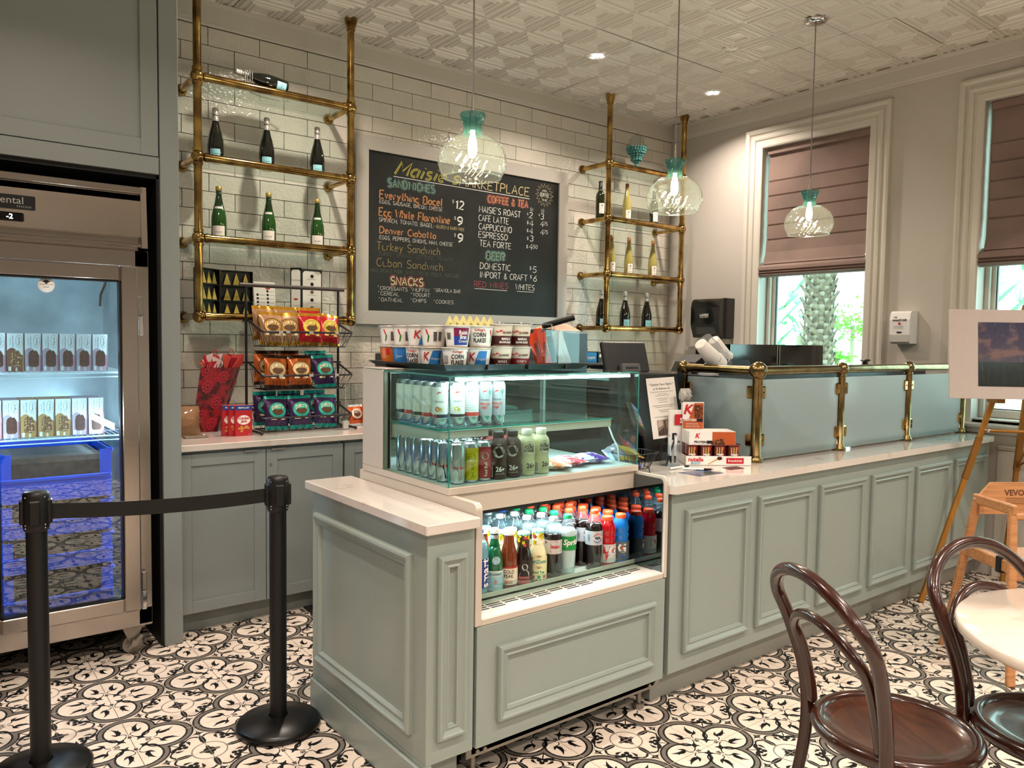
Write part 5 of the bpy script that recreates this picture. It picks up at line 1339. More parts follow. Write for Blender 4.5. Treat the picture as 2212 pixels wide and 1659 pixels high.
# ---- snack rack with its bags
t = thing('wire_snack_rack', 'three tier dark wire rack of snack bags on the back worktop', 'rack', (1.46, 4.03, 0.930))
mb = MB()
for x in (0.0, 0.54):
    mb.cyl((x, 0.21, 0.012), (x, 0.21, 0.792), 0.007, n=10); mb.cyl((x, -0.02, 0.010), (x, 0.235, 0.010), 0.0065, n=10)
    for y in (-0.02, 0.235): mb.sph((x, y, 0.010), 0.010, 10, 6)
mb.build('frame', M_wire, t)
mb = MB(); mb.cyl((-0.035, 0.21, 0.797), (0.575, 0.21, 0.797), 0.011, n=12); mb.build('top_bar', mat('bar_grey', '4b4542', 0.4), t)
def basket(zf, zb_, zbot):
    mb = MB(); x0, x1, y0, y1 = 0.012, 0.528, 0.0, 0.20; xi0, xi1, yi0 = 0.04, 0.50, 0.035
    rim = [(x0, y1, zb_), (x0, y0 + 0.01, zf + 0.003), (x0 + 0.01, y0, zf), (x1 - 0.01, y0, zf), (x1, y0 + 0.01, zf + 0.003), (x1, y1, zb_)]
    mb.tube(rim, 0.0058, 8); mb.tube([(x0 - 0.03, y1 + 0.012, zb_), (x1 + 0.03, y1 + 0.012, zb_)], 0.005, 6)
    bot = [(xi0, y1, zbot), (xi0, yi0, zbot), (xi1, yi0, zbot), (xi1, y1, zbot), (xi0, y1, zbot)]
    mb.tube(bot, 0.003, 6); n = 13
    for i in range(n):
        a = x0 + (x1 - x0) * i / (n - 1); b_ = xi0 + (xi1 - xi0) * i / (n - 1)
        for d in (-0.5, 0.5):
            k = min(max(i + d, 0), n - 1); b2 = xi0 + (xi1 - xi0) * k / (n - 1)
            mb.cyl((a, y0, zf), (b2, yi0, zbot), 0.0014, n=5, caps=False)
        mb.cyl((b_, yi0, zbot), (b_, y1, zbot), 0.0013, n=5, caps=False); mb.cyl((b_, y1, zbot), (a, y1, zb_), 0.0014, n=5, caps=False)
    for s0, s1 in ((x0, xi0), (x1, xi1)):
        for i in range(6):
            y = y0 + (y1 - y0) * i / 5; zz = zf + (zb_ - zf) * i / 5; y2 = yi0 + (y1 - yi0) * i / 5
            mb.cyl((s0, y, zz), (s1, y2, zbot), 0.0014, n=5, caps=False)
    for i in range(5): y = yi0 + (y1 - yi0) * i / 5; mb.cyl((xi0, y, zbot), (xi1, y, zbot), 0.0013, n=5, caps=False)
    return mb
for zf, zb_, zbot in ((0.544, 0.602, 0.466), (0.310, 0.375, 0.233), (0.085, 0.137, 0.010)): basket(zf, zb_, zbot).build('wire_basket', M_wire, t)
mb = MB(); mb.box(0.47, -0.012, 0.006, 0.50, 0.002, 0.05); mb.box(0.14, -0.0085, 0.538, 0.16, -0.0055, 0.552)
for x in (0.10, 0.27, 0.42):
    for z in (0.537, 0.303): mb.box(x, -0.009, z, x + 0.022, -0.0055, z + 0.014)
mb.build('clips', mat('pale_clip', 'b9b6b2', 0.4), t)
gb = 'snack bags on the wire rack'
def bagput(k, x, y, z, tilt, yaw, lb, roll=0.0): put(B[k], (x, y, 0.930 + z), 0, lb, gb, rot=(tilt, roll, yaw))
for i, (k, x, y, tl, yw, rl, lb) in enumerate([
    ('tan', 1.550, 4.10, -0.20, 0.05, 0.05, 'tan chip bag at the front of the top basket, nearest the gift bag'), ('tan', 1.660, 4.12, -0.22, -0.08, -0.03, 'tan chip bag with gold logo in the middle of the top basket'),
    ('red', 1.775, 4.10, -0.20, 0.0, 0.02, 'red chip bag with yellow logo at the front of the top basket'), ('red', 1.885, 4.11, -0.25, 0.12, 0.12, 'red chip bag leaning at the end of the top basket'),
    ('tan', 1.535, 4.17, -0.08, 0.2, 0.0, 'tan chip bag in the second row of the top basket by the upright'), ('tan', 1.655, 4.185, -0.06, 0.0, 0.03, 'tan chip bag standing high in the second row of the top basket'), ('red', 1.80, 4.185, -0.08, -0.1, 0.0, 'red chip bag in the second row of the top basket')]):
    bagput(k, x, y, 0.470 + (0.03 if y > 4.15 else 0), tl, yw, lb, rl)
for i, (k, x, y, tl, yw, rl, lb) in enumerate([
    ('orange', 1.575, 4.10, -0.20, 0.1, 0.06, 'orange chip bag at the front of the middle basket, nearest the gift bag'), ('orange', 1.715, 4.10, -0.22, -0.05, 0.0, 'orange chip bag in the middle of the middle basket'),
    ('purple', 1.865, 4.11, -0.20, 0.05, -0.04, 'purple chip bag with teal logo at the front of the middle basket'), ('orange', 1.54, 4.17, -0.06, 0.2, 0.0, 'orange chip bag in the second row of the middle basket by the upright'),
    ('orange', 1.67, 4.18, -0.06, 0.0, 0.0, 'orange chip bag in the middle of the second row, middle basket'), ('purple', 1.84, 4.185, -0.06, 0.1, 0.0, 'purple chip bag in the second row of the middle basket')]):
    bagput(k, x, y, 0.237 + (0.02 if y > 4.15 else 0), tl, yw, lb, rl)
for i, (k, x, y, tl, yw, rl, lb) in enumerate([
    ('purple', 1.575, 4.10, -0.18, 0.08, 0.04, 'purple chip bag at the front of the lowest basket, nearest the red snack boxes'), ('purple', 1.715, 4.10, -0.20, 0.0, 0.0, 'purple chip bag in the middle of the lowest basket'),
    ('purple', 1.860, 4.10, -0.20, -0.05, 0.05, 'purple chip bag at the far end of the lowest basket'), ('purple', 1.54, 4.175, -0.05, 0.1, 0.0, 'purple chip bag behind the first one in the lowest basket'),
    ('purple', 1.68, 4.18, -0.05, 0.0, 0.0, 'purple chip bag behind the middle one in the lowest basket'), ('purple', 1.83, 4.18, -0.05, 0.1, 0.0, 'purple chip bag behind the last one in the lowest basket')]):
    bagput(k, x, y, 0.014 + (0.02 if y > 4.15 else 0), tl, yw, lb, rl)

# ---- plastic wrapped breads in the glass case
def bread(c1, c2, seed, lb, x, y, rz):
    root = thing('bread_pack', lb, 'bread pack', (x, y, ZD + 0.021), rz, 'wrapped breads in the glass case')
    mb = MB(); pillow(mb, 0.11, 0.15, 0.038, 0, 0.01, wob=0.003, seed=seed, T=RX(-PI / 2) @ TR(0, 0, -0.075)); mb.build('bag_body', mat('wrap_' + c1, c1, 0.25, coat=0.5, vary=(22, c2, 0.45, 0.52)), root)
    root.rotation_euler = (0, 0, rz)
bread('d9762e', 'efe0d0', 5, 'orange and clear wrapped bread pack beside the cream bottles', 1.935, 2.235, 0.9)
bread('d5294a', 'e6d9e6', 6, 'red and white wrapped bread pack in the middle of the case floor', 2.035, 2.26, 1.2)
bread('5a2fa8', 'd9cdea', 7, 'purple and white wrapped bread pack nearest the end glass', 2.165, 2.27, 1.3)

# ---- PET and glass drink bottles in the open well
M_pet = glass('clear_bottle_plastic', 'eef8f8', ior=1.4, body=0.10, bodycol='dfeef2')
LQ = lambda n, h, **k: mat('liquid_' + n, h, 0.08, coat=0.6, **k)
def bottle(name, prof, fill, liquid, shell, cap, caph, label, petal=False, rz0=0):
    root = thing(name, '', 'bottle'); H = prof[-1][1]
    low = [p for p in prof if p[1] <= fill]; nx = [p for p in prof if p[1] > fill]
    a, b_ = low[-1], nx[0]; k = (fill - a[1]) / (b_[1] - a[1]); rf = a[0] + (b_[0] - a[0]) * k
    mb = MB(); mb.lathe([(0, prof[0][1])] + [(r * 0.975, z) for r, z in low] + [(rf * 0.975, fill), (0, fill)], 22); mb.build('liquid', liquid, root)
    mb = MB(); mb.lathe([(rf, fill)] + nx, 22)
    if petal: mb.lathe([(prof[1][0] * 0.99, 0.010), (prof[1][0] * 1.0, 0.02)], 10)
    mb.build('bottle_neck', shell, root)
    cr = prof[-1][0] + 0.0025; mb = MB(); mb.lathe([(cr, H - caph), (cr + 0.0008, H - caph + 0.003), (cr, H - 0.002), (cr - 0.002, H + 0.001), (0, H + 0.001)], 18); mb.build('cap', cap, root)
    mb = MB(); mats = label(mb); mb.build('printed_label', mats, root); return root
R1 = 0.0345
SODA = [(0.020, 0.0), (0.031, 0.006), (0.0325, 0.02), (0.0300, 0.035), (0.0335, 0.06), (R1, 0.10), (R1, 0.155), (0.0330, 0.170), (0.0255, 0.190), (0.0165, 0.208), (0.0135, 0.216), (0.0130, 0.232)]
SPORT = [(0.028, 0.0), (0.0345, 0.006), (R1 + .001, 0.03), (R1, 0.09), (0.0320, 0.100), (R1, 0.112), (0.0350, 0.118), (0.0315, 0.126), (0.0350, 0.136), (0.0345, 0.150), (0.0290, 0.170), (0.0205, 0.184), (0.0190, 0.198)]
WINEG = [(0.024, 0.0), (0.0315, 0.004), (0.0320, 0.10), (0.0305, 0.118), (0.0230, 0.150), (0.0160, 0.175), (0.0135, 0.19), (0.0130, 0.226)]
TEAB = [(0.024, 0.0), (0.0325, 0.005), (0.0330, 0.05), (0.0322, 0.055), (0.0330, 0.10), (0.0320, 0.118), (0.0260, 0.145), (0.0205, 0.165), (0.0180, 0.19), (0.0175, 0.215)]
ARIZ = [(0.026, 0.0), (0.0335, 0.005), (R1, 0.03), (R1, 0.095), (0.0320, 0.112), (0.0260, 0.130), (0.0215, 0.145), (0.0205, 0.165), (0.0205, 0.195)]
def lab_pepsi(mb):
    W = [col('c3c7cc', 0.25, metal=0.4), M_paper, col('c9252c'), col('1b3f94'), M_ink]
    wrap_quad(mb, R1, -PI, PI, 0.100, 0.155, 0, n=24); a = AF + 0.35; R = 0.0185; z = 0.1275
    wrap_disc(mb, R1, a, z, R + 0.001, 4, 0.0007); wrap_disc(mb, R1, a, z, R, 1, 0.0009)
    up = [(a * R1 + (R - .001) * math.cos(t), z + (R - .001) * math.sin(t)) for t in [PI * k / 10 for k in range(11)]]
    wrap_poly(mb, R1, [(x, max(q, z + 0.005)) for x, q in up], 2, 0.0013); wrap_poly(mb, R1, [(x, min(2 * z - q, z - 0.005)) for x, q in up][::-1], 3, 0.0013)
    face(mb, 'PEPSI', 0.0115, 4, R1, a, z, 0.0018, bold=0.04); vface(mb, 'DIET', 0.012, 4, R1, AF - 0.7, z, 0.001); return W
def lab_cola(mb):
    W = [col('c9c5c2', 0.25, metal=0.4), col('a8202c')]
    wrap_quad(mb, R1, -PI, PI, 0.100, 0.152, 0, n=24); face(mb, 'Isaac', 0.020, 1, R1, AF + 0.35, 0.128, 0.001, bold=0.03); face(mb, 'SHARE A', 0.005, 1, R1, AF + 0.35, 0.146, 0.001)
    wrap_poly(mb, R1, [((AF + 0.3) * R1 + x, q) for x, q in ((-0.02, 0.114), (0, 0.108), (0.025, 0.112), (0.02, 0.107), (0, 0.103), (-0.016, 0.107))], 1, 0.001); wrap_disc(mb, R1, AF - 0.75, 0.142, 0.005, 1, 0.001); return W
def lab_sprite(mb):
    W = [col('0f8a3c'), M_paper, col('b5d31e')]
    wrap_quad(mb, R1, -PI, PI, 0.102, 0.155, 0, n=24); face(mb, 'Sprite', 0.030, 1, R1, AF + 0.45, 0.132, 0.001, bold=0.03, shear=0.2); wrap_poly(mb, R1, [((AF + 0.3) * R1 + x, q) for x, q in ((-0.02, 0.112), (0.03, 0.108), (0.03, 0.104), (-0.01, 0.106))], 2, 0.001); return W
def lab_sport(c):
    def f(mb):
        R = R1 + .0012
        W = [col('5c6064', 0.4) if c == 'blue' else col('cfcac6', 0.35), M_paper, col('d9622a') if c == 'blue' else col('c02a30'), M_ink, col('2358c8')]
        wrap_quad(mb, R, -PI, PI, 0.020, 0.092, 0, n=24); a = AF + (0.05 if c == 'blue' else 0.5)
        face(mb, 'G', 0.050, 3, R, a, 0.066, 0.0008, bold=0.06); face(mb, 'G', 0.050, 1, R, a, 0.066, 0.0012, bold=0.04)
        wrap_poly(mb, R, [(a * R + x, 0.066 + q) for x, q in ((-0.008, -0.008), (0.0, 0.002), (-0.003, 0.003), (0.009, 0.012), (0.004, 0.000), (0.006, -0.001))], 2, 0.0018)
        if c == 'red': wrap_poly(mb, R, [((AF - 0.25) * R + x, q) for x, q in ((0.0, 0.022), (0.010, 0.052), (0.005, 0.054), (0.016, 0.088), (-0.010, 0.088), (-0.012, 0.055), (-0.004, 0.057))], 2, 0.001)
        else: wrap_quad(mb, R, AF - 0.2, AF + 0.4, 0.030, 0.036, 4, lift=0.001)
        return W
    return f
def lab_green(mb):
    W = [col('8fb6bf'), M_paper, col('1e3a60'), col('c8362c'), M_can, col('a9c2bd')]
    wrap_quad(mb, 0.032, -PI, PI, 0.012, 0.080, 0, n=24); wrap_quad(mb, 0.032, -PI, PI, 0.0795, 0.082, 1, lift=0.0008, n=24); wrap_quad(mb, 0.032, -PI, PI, 0.060, 0.0795, 5, lift=0.0007, n=24)
    face(mb, 'S.PELLEGRINO', 0.0098, 2, 0.032, AF, 0.070, 0.001, sx=0.9, bold=0.02); face(mb, '*', 0.035, 3, 0.032, AF + 0.1, 0.036, 0.001); face(mb, 'S.PELLEGRINO', 0.008, 1, 0.032, AF, 0.030, 0.0012)
    wrap_quad(mb, 0.0148, -PI, PI, 0.192, 0.205, 4, R1=0.0138, n=18); wrap_disc(mb, 0.0300, AF + 0.15, 0.119, 0.0145, 5, 0.0012); wrap_disc(mb, 0.0300, AF + 0.15, 0.119, 0.011, 0, 0.0015); return W
def lab_amber(mb):
    W = [col('d8cdb8'), col('a83226'), col('2a1a14')]
    wrap_quad(mb, 0.033, -PI, PI, 0.022, 0.085, 0, n=24); wrap_quad(mb, 0.033, -PI, PI, 0.080, 0.086, 1, lift=0.0008, n=24); face(mb, 'GOLD', 0.018, 2, 0.033, AF, 0.068, 0.001, bold=0.01, sx=0.85); face(mb, 'PEAK', 0.018, 2, 0.033, AF, 0.052, 0.001, bold=0.01, sx=0.85)
    for k in range(3): wrap_quad(mb, 0.033, AF - 0.45, AF + 0.45, 0.034 - k * 0.004, 0.036 - k * 0.004, 1, lift=0.001, n=4)
    return W
def lemons(mb, seed):
    r_ = random.Random(seed)
    wrap_quad(mb, 0.0215, -PI, PI, 0.145, 0.193, 0, n=20)
    for k in range(12):
        a = r_.uniform(-PI, PI) if k > 5 else AF + r_.uniform(-1.0, 1.0); z = r_.uniform(0.150, 0.188); wrap_disc(mb, 0.0215, a, z, r_.uniform(0.005, 0.008), 1 if k % 5 else 3, 0.0008 + 0.0001 * k, n=10)
        wrap_poly(mb, 0.0215, [(a * 0.0215 + 0.003, z + 0.003), (a * 0.0215 + 0.009, z + 0.005), (a * 0.0215 + 0.006, z - 0.002)], 2, 0.0022)
def lab_cream(mb):
    W = [col('e9e6c8'), col('e0c81c'), col('2a3a22'), col('c8424a'), col('2a8a80'), col('c8342c'), col('d9d3a0')]
    lemons(mb, 3); wrap_quad(mb, R1, -PI, PI, 0.008, 0.100, 6, n=24)
    face(mb, 'AriZona', 0.0185, 4, R1, AF + 0.15, 0.083, 0.001, bold=0.03); face(mb, 'Iced Tea', 0.0135, 4, R1, AF + 0.15, 0.044, 0.001, bold=0.03)
    for (z, s_) in ((0.100, 1), (0.064, -1)):
        for k in range(7): a = (AF + 0.15) * R1; t_ = (k - 3) * 0.35; wrap_poly(mb, R1, [(a + 0.004 * math.sin(t_), z - 0.004 * s_), (a + 0.014 * math.sin(t_ - 0.12) , z + s_ * (0.010 * math.cos(t_) - 0.003)), (a + 0.014 * math.sin(t_ + 0.12), z + s_ * (0.010 * math.cos(t_) - 0.003))], 5 if k % 2 else 4, 0.001)
    for i in range(30):
        for j in range(3):
            if (i + j) % 2: wrap_quad(mb, R1, -PI + i * PI / 15, -PI + (i + 1) * PI / 15, 0.006 + j * 0.004, 0.010 + j * 0.004, 2, lift=0.0009, n=1)
    for i in range(10): wrap_quad(mb, R1, -PI + i * PI / 5, -PI + (i + 0.5) * PI / 5, 0.021, 0.032, 5 if i % 2 else 4, lift=0.0009, n=1)
    return W
def lab_darktea(mb):
    W = [col('3c331c'), col('d6bd1c'), col('20281a'), col('c8424a'), col('241a18'), col('b9b2ac'), col('a8302c')]
    lemons(mb, 5); wrap_quad(mb, R1, -PI, PI, 0.008, 0.100, 4, n=24)
    a = AF + 0.1; wrap_disc(mb, R1, a, 0.074, 0.0115, 5, 0.0009); wrap_poly(mb, R1, [(a * R1 + x, q) for x, q in ((-0.020, 0.040), (0.016, 0.040), (0.016, 0.056), (0.006, 0.064), (-0.006, 0.063), (-0.018, 0.052))], 5, 0.0008)
    wrap_quad(mb, R1, AF - 0.6, AF + 0.6, 0.032, 0.040, 6, lift=0.001); face(mb, 'HALF & HALF', 0.008, 5, R1, a, 0.036, 0.0014); wrap_quad(mb, R1, AF - 0.6, AF + 0.6, 0.012, 0.030, 6, lift=0.001); face(mb, 'TEA LEMONADE', 0.008, 5, R1, a, 0.021, 0.0014); return W
def lab_water(mb):
    W = [col('14307c'), M_paper]; wrap_quad(mb, 0.0345, AF - 1.0, AF + 1.2, 0.035, 0.135, 0, n=12); vface(mb, 'smart', 0.044, 1, 0.0345, AF + 0.75, 0.085, 0.001, bold=0.02); return W
CAP = lambda h: col(h, 0.35)
BT = {
 'water': bottle('water_bottle', SODA[:9] + [(0.016, 0.21), (0.0135, 0.218), (0.013, 0.234)], 0.19, LQ('water', '5f8f9c'), M_pet, CAP('2a55b8'), 0.014, lab_water),
 'green': bottle('sparkling_water_bottle', WINEG, 0.165, LQ('green', '0c5a38'), glass('green_bottle_glass', '2f9a6a', ior=1.5, body=0.35, bodycol='1e7a50'), CAP('d9d4cc'), 0.016, lab_green),
 'amber': bottle('iced_tea_bottle', TEAB, 0.205, LQ('amber', '6a2c0e'), mat('amber_neck', '8a4416', 0.08, coat=0.6), CAP('e9e9e9'), 0.020, lab_amber),
 'darktea': bottle('iced_tea_bottle', ARIZ, 0.190, LQ('dark', '1a120f'), M_pet, CAP('8fd0c8'), 0.010, lab_darktea),
 'cream': bottle('iced_tea_bottle', ARIZ, 0.190, LQ('cream', 'ded7a8'), M_pet, CAP('8fd8cf'), 0.010, lab_cream),
 'cola': bottle('cola_bottle', SODA, 0.172, LQ('cola', '140a08'), M_pet, CAP('b9c4c6'), 0.014, lab_cola, True),
 'sprite': bottle('lemon_soda_bottle', SODA, 0.180, LQ('clearsoda', 'aec2c2'), M_pet, CAP('0f9a58'), 0.014, lab_sprite, True),
 'pepsi': bottle('cola_bottle', SODA, 0.182, LQ('cola', '140a08'), M_pet, CAP('e8552a'), 0.014, lab_pepsi, True),
 'red': bottle('sports_drink_bottle', SPORT, 0.186, LQ('red', 'b50d18'), mat('red_neck', 'c8141e', 0.08, coat=0.6), CAP('f0562a'), 0.016, lab_sport('red')),
 'blue': bottle('sports_drink_bottle', SPORT, 0.186, LQ('blue', '1173c9'), mat('blue_neck', '1a86dd', 0.08, coat=0.6), CAP('f0562a'), 0.016, lab_sport('blue'))}
KN = {'water': 'clear water bottle with blue label', 'green': 'green sparkling water bottle', 'amber': 'amber iced tea bottle with white cap', 'darktea': 'dark iced tea bottle with lemon neck sleeve', 'cream': 'cream iced tea bottle with lemon neck sleeve',
      'cola': 'cola bottle with grey cap', 'sprite': 'clear lemon soda bottle with green label', 'pepsi': 'cola bottle with orange cap', 'red': 'red sports drink bottle', 'blue': 'blue sports drink bottle'}
ZB = 0.5605
FRONT = [(1.480, 'water'), (1.551, 'water'), (1.617, 'green'), (1.682, 'amber'), (1.749, 'darktea'), (1.819, 'cream'), (1.890, 'cola'), (1.961, 'sprite'), (2.032, 'pepsi2'), (2.103, 'pepsi'), (2.177, 'red'), (2.251, 'blue')]
BEHIND = {'green': ['amber', 'cream', 'cream', 'water', 'water', 'water'], 'amber': ['cream', 'cream', 'water', 'sprite', 'water', 'water'], 'darktea': ['cream', 'cola', 'cola', 'water', 'sprite', 'sprite'], 'cream': ['cola', 'cola', 'water', 'sprite', 'sprite', 'sprite'],
          'cola': ['cola', 'sprite', 'sprite', 'sprite', 'sprite', 'sprite'], 'sprite': ['sprite', 'sprite', 'pepsi', 'pepsi', 'pepsi', 'pepsi'], 'pepsi2': ['pepsi'] * 6, 'pepsi': ['pepsi', 'pepsi', 'red', 'red', 'pepsi', 'pepsi'], 'red': ['red', 'red', 'red', 'red', 'pepsi', 'pepsi'], 'blue': ['blue'] * 4 + ['red', 'pepsi'], 'water': ['water'] * 6}
for ci, (x, k0) in enumerate(FRONT):
    for j in range(7):
        if j == 0 and k0 == 'pepsi2': continue
        if ci < 2 and j > 3: continue
        k = k0 if j == 0 else BEHIND[k0][j - 1]
        nm = KN['pepsi' if k0 == 'pepsi2' else k0]
        if k0 == 'pepsi2': nm = 'lemon soda bottle, gap'
        where = 'at the front of the chilled shelf' if j == 0 else '%s in line behind the %s' % (ODD[j - 1], {'water': 'water bottle', 'green': 'green sparkling water', 'amber': 'amber iced tea', 'darktea': 'dark iced tea', 'cream': 'cream iced tea', 'cola': 'grey capped cola', 'sprite': 'lemon soda', 'pepsi2': 'empty front place', 'pepsi': 'round logo cola', 'red': 'red sports drink', 'blue': 'blue sports drink'}[k0])
        if ci == 0: where += ', by the cheek'
        put(BT[k], (x + rnd.uniform(-.002, .002), 2.168 + j * 0.0735 + rnd.uniform(-.002, .002), ZB), rnd.uniform(-0.12, 0.12) + (0.0 if j == 0 else rnd.uniform(-.5, .5)), (KN[k] + ' ' + where), 'drinks in the chilled shelf')

# ---- cereal cups on the tray
def cup(kind):
    root = thing('cereal_cup' if kind[0] != 'q' else 'oatmeal_cup', '', 'cup'); q = kind[0] == 'q'
    Rb, Rt, H = (0.034, 0.044, 0.084) if q else (0.0385, 0.0485, 0.079)
    base = {'corn': 'e9e5df', 'corn2': 'e9e5df', 'k': 'e9e5df', 'raisin': 'e9e5df', 'orange': 'd9742a', 'blue': '2a78bd', 'green': 'e9e5df', 'qmaple': 'd9cbb8', 'qhoney': 'cdbfae'}[kind]
    mb = MB(); mb.lathe([(0, 0.003), (Rb - .004, 0.003), (Rb - 0.002, 0), (Rb, 0.002), (Rb + .001, 0.010), (Rt - .001, H - 0.006)], 26); mb.build('cup_body', col(base, 0.4), root)
    mb = MB(); mb.lathe([(Rt - .001, H - 0.006), (Rt + 0.0025, H - 0.005), (Rt + 0.003, H - 0.001), (Rt, H), (0, H)], 26); mb.build('lid', mat('foil_lid', 'cfc6bc', 0.35, 0.3), root)
    mb = MB(); W = [M_paper, M_ink, col('b8202c'), col('2a78bd'), col('1c3f98'), col('7a1e4a'), col('2e7a34'), col('4a1a16'), col('c8202a'), col('d9cbb8'), col('8a3038')]
    Rm = lambda z: Rb + (Rt - Rb) * z / H
    def tx(s, size, mi, a, z, **k2): 
        v, f = text_geo(s, size, **k2); mb.add([((Rm(z + p[2]) + .0012) * math.sin(a + p[0] / Rt), -(Rm(z + p[2]) + .0012) * math.cos(a + p[0] / Rt), z + p[2]) for p in v], f, mi)
    def quad(a0, a1, z0, z1, mi, l=0.0006): wrap_quad(mb, Rm(z0), a0, a1, z0, z1, mi, R1=Rm(z1), lift=l)
    def tri(P, mi, l=0.0008):                                   # convex patch, cut into upright strips so that it follows the round cup
        a0, a1 = min(p[0] for p in P), max(p[0] for p in P); n = max(1, int((a1 - a0) / 0.12)); cols_ = []
        for i in range(n + 1):
            a = a0 + (a1 - a0) * (0.001 + 0.998 * i / n); zs = []
            for (u0, v0), (u1, v1) in zip(P, P[1:] + P[:1]):
                if (u0 - a) * (u1 - a) <= 0 and abs(u1 - u0) > 1e-9: zs.append(v0 + (v1 - v0) * (a - u0) / (u1 - u0))
            cols_.append((a, min(zs), max(zs)))
        vs = [((Rm(z) + l) * math.sin(a), -(Rm(z) + l) * math.cos(a), z) for a, zl, zh in cols_ for z in (zl, zh)]
        mb.add(vs, [(2 * i, 2 * i + 2, 2 * i + 3, 2 * i + 1) for i in range(n)], mi)
    A = AF + 0.15
    if kind in ('corn', 'corn2', 'green'):
        if kind != 'green':
            tx("Kellogg's", 0.0115, 2, A, H * 0.80, shear=0.2, bold=0.02); tx('CORN', 0.0215, 1, A, H * 0.57, bold=0.03, sx=0.85); tx('FLAKES', 0.0215, 1, A, H * 0.31, bold=0.03, sx=0.80)
        b0 = A + (1.05 if kind != 'green' else -0.65)
        tri([(b0, H * 0.2), (b0 + .22, H * 0.25), (b0 + .26, H * 0.5), (b0 + .08, H * 0.62)], 6); tri([(b0 - .05, H * 0.60), (b0 + .2, H * 0.52), (b0 + .1, H * 0.78), (b0 - .12, H * 0.82)], 8, .001)
        quad(A - 1.35, A - 0.9, H * 0.28, H * 0.62, 1) if kind != 'green' else [quad(A - 0.05 + k * 0.42, A + 0.25 + k * 0.42, H * 0.25, H * 0.68, 1) for k in range(2)]
        if kind != 'green':
            for k in range(7): quad(A - 1.32 + k * 0.06, A - 1.29 + k * 0.06, H * 0.29, H * 0.61, 0, .0012)
        else:
            for k in range(6): quad(A - 0.03, A + 0.23, H * (0.28 + k * 0.065), H * (0.29 + k * 0.065), 0, .0012); quad(A + 0.39, A + 0.65, H * (0.28 + k * 0.065), H * (0.29 + k * 0.065), 0, .0012)
    if kind == 'k':
        tri([(A - .45, H * 0.06), (A + .75, H * 0.06), (A + .75, H * 0.84), (A + 0.05, H * 0.84)], 3); tx('Original', 0.011, 0, A + 0.28, H * 0.45); tx('K', 0.042, 2, A - 0.62, H * 0.55, shear=0.25, bold=0.02)
    if kind == 'raisin':
        quad(A - 0.45, A + 0.9, H * 0.50, H * 0.88, 5); quad(A - 0.45, A + 0.9, H * 0.10, H * 0.50, 4); tx('Raisin', 0.020, 0, A + 0.35, H * 0.66, bold=0.03, sx=0.8); tx('Bran', 0.020, 0, A + 0.35, H * 0.46, bold=0.03, sx=0.8); tx('Crunch', 0.014, 9, A + 0.38, H * 0.27, bold=0.03)
        for k in range(6): quad(A - 1.15 + k * 0.07, A - 1.11 + k * 0.07, H * 0.34, H * 0.66, 1)
    if kind == 'orange': quad(A + 0.1, A + 0.6, H * 0.15, H * 0.8, 0); quad(A - 0.8, A - 0.45, H * 0.55, H * 0.85, 8)
    if kind == 'blue': quad(A + 0.25, A + 0.8, H * 0.15, H * 0.8, 0); quad(A - 0.2, A + 0.05, H * 0.40, H * 0.75, 0); tx('Original', 0.010, 0, A - 0.85, H * 0.5)
    if q:
        lo = 7 if kind == 'qmaple' else 10
        quad(-PI, PI, 0.004, H * 0.46, lo, 0.0008); tx('QUAKER', 0.0115, 7, A + 0.12, H * 0.60, bold=0.03); tx('MAPLE &' if lo == 7 else 'HONEY &', 0.0125, 0, A, H * 0.32, bold=0.03, sx=0.85); tx('BROWN SUGAR' if lo == 7 else 'ALMOND', 0.0105, 0, A, H * 0.17, bold=0.03, sx=0.80)
        for s_ in (0, 1):
            c0, z0 = A - 0.75 + s_ * 0.1, H * (0.62 + 0.0 * s_)
            for k in range(5): th = k * 1.25 + 0.3; tri([(c0, z0), (c0 + 0.34 * math.cos(th), z0 + 0.019 * math.sin(th)), (c0 + 0.22 * math.cos(th + 0.5), z0 + 0.012 * math.sin(th + 0.5))][::1], 8, .001)
    mb.build('printed_label', W, root); return root
CU = {k: cup(k) for k in ('corn', 'k', 'raisin', 'orange', 'blue', 'green', 'qmaple', 'qhoney')}
gc = 'cereal cups on the black tray'; ZT = 1.3405; ZU = ZT + 0.0800
for k, x, y, u, rz, lb in [('orange', 1.553, 2.795, 0, 0.3, 'orange cereal cup, bottom layer at the far end of the tray'), ('blue', 1.548, 2.684, 0, 0.35, 'plain blue cereal cup, bottom layer beside the orange cup'), ('corn', 1.545, 2.575, 0, -0.6, 'white corn flakes cup, bottom layer between blue cups'), ('k', 1.545, 2.468, 0, -0.1, 'white and blue cereal cup, bottom layer next to the corner cup'),
                           ('corn', 1.575, 2.364, 0, 0.15, 'white corn flakes cup at the bottom near corner of the tray'), ('k', 1.679, 2.366, 0, -0.1, 'white and blue cereal cup in the bottom front row beside the oatmeal cups'),
                           ('green', 1.550, 2.792, 1, 0.0, 'white cup showing its green and red print, upper layer farthest along'), ('green', 1.548, 2.682, 1, 0.1, 'white cup showing green print, upper layer above the plain blue cup'), ('k', 1.548, 2.573, 1, 0.35, 'white and blue cup with red letter, upper layer'),
                           ('green', 1.546, 2.466, 1, 0.0, 'white cup showing green print, upper layer behind the raisin bran cup'), ('raisin', 1.582, 2.362, 1, 0.1, 'white, purple and blue raisin bran cup in the upper layer at the corner'), ('corn', 1.687, 2.366, 1, -0.15, 'white corn flakes cup in the upper layer beside the oatmeal cups')]:
    put(CU[k], (x, y, ZU if u else ZT), rz, lb, gc)
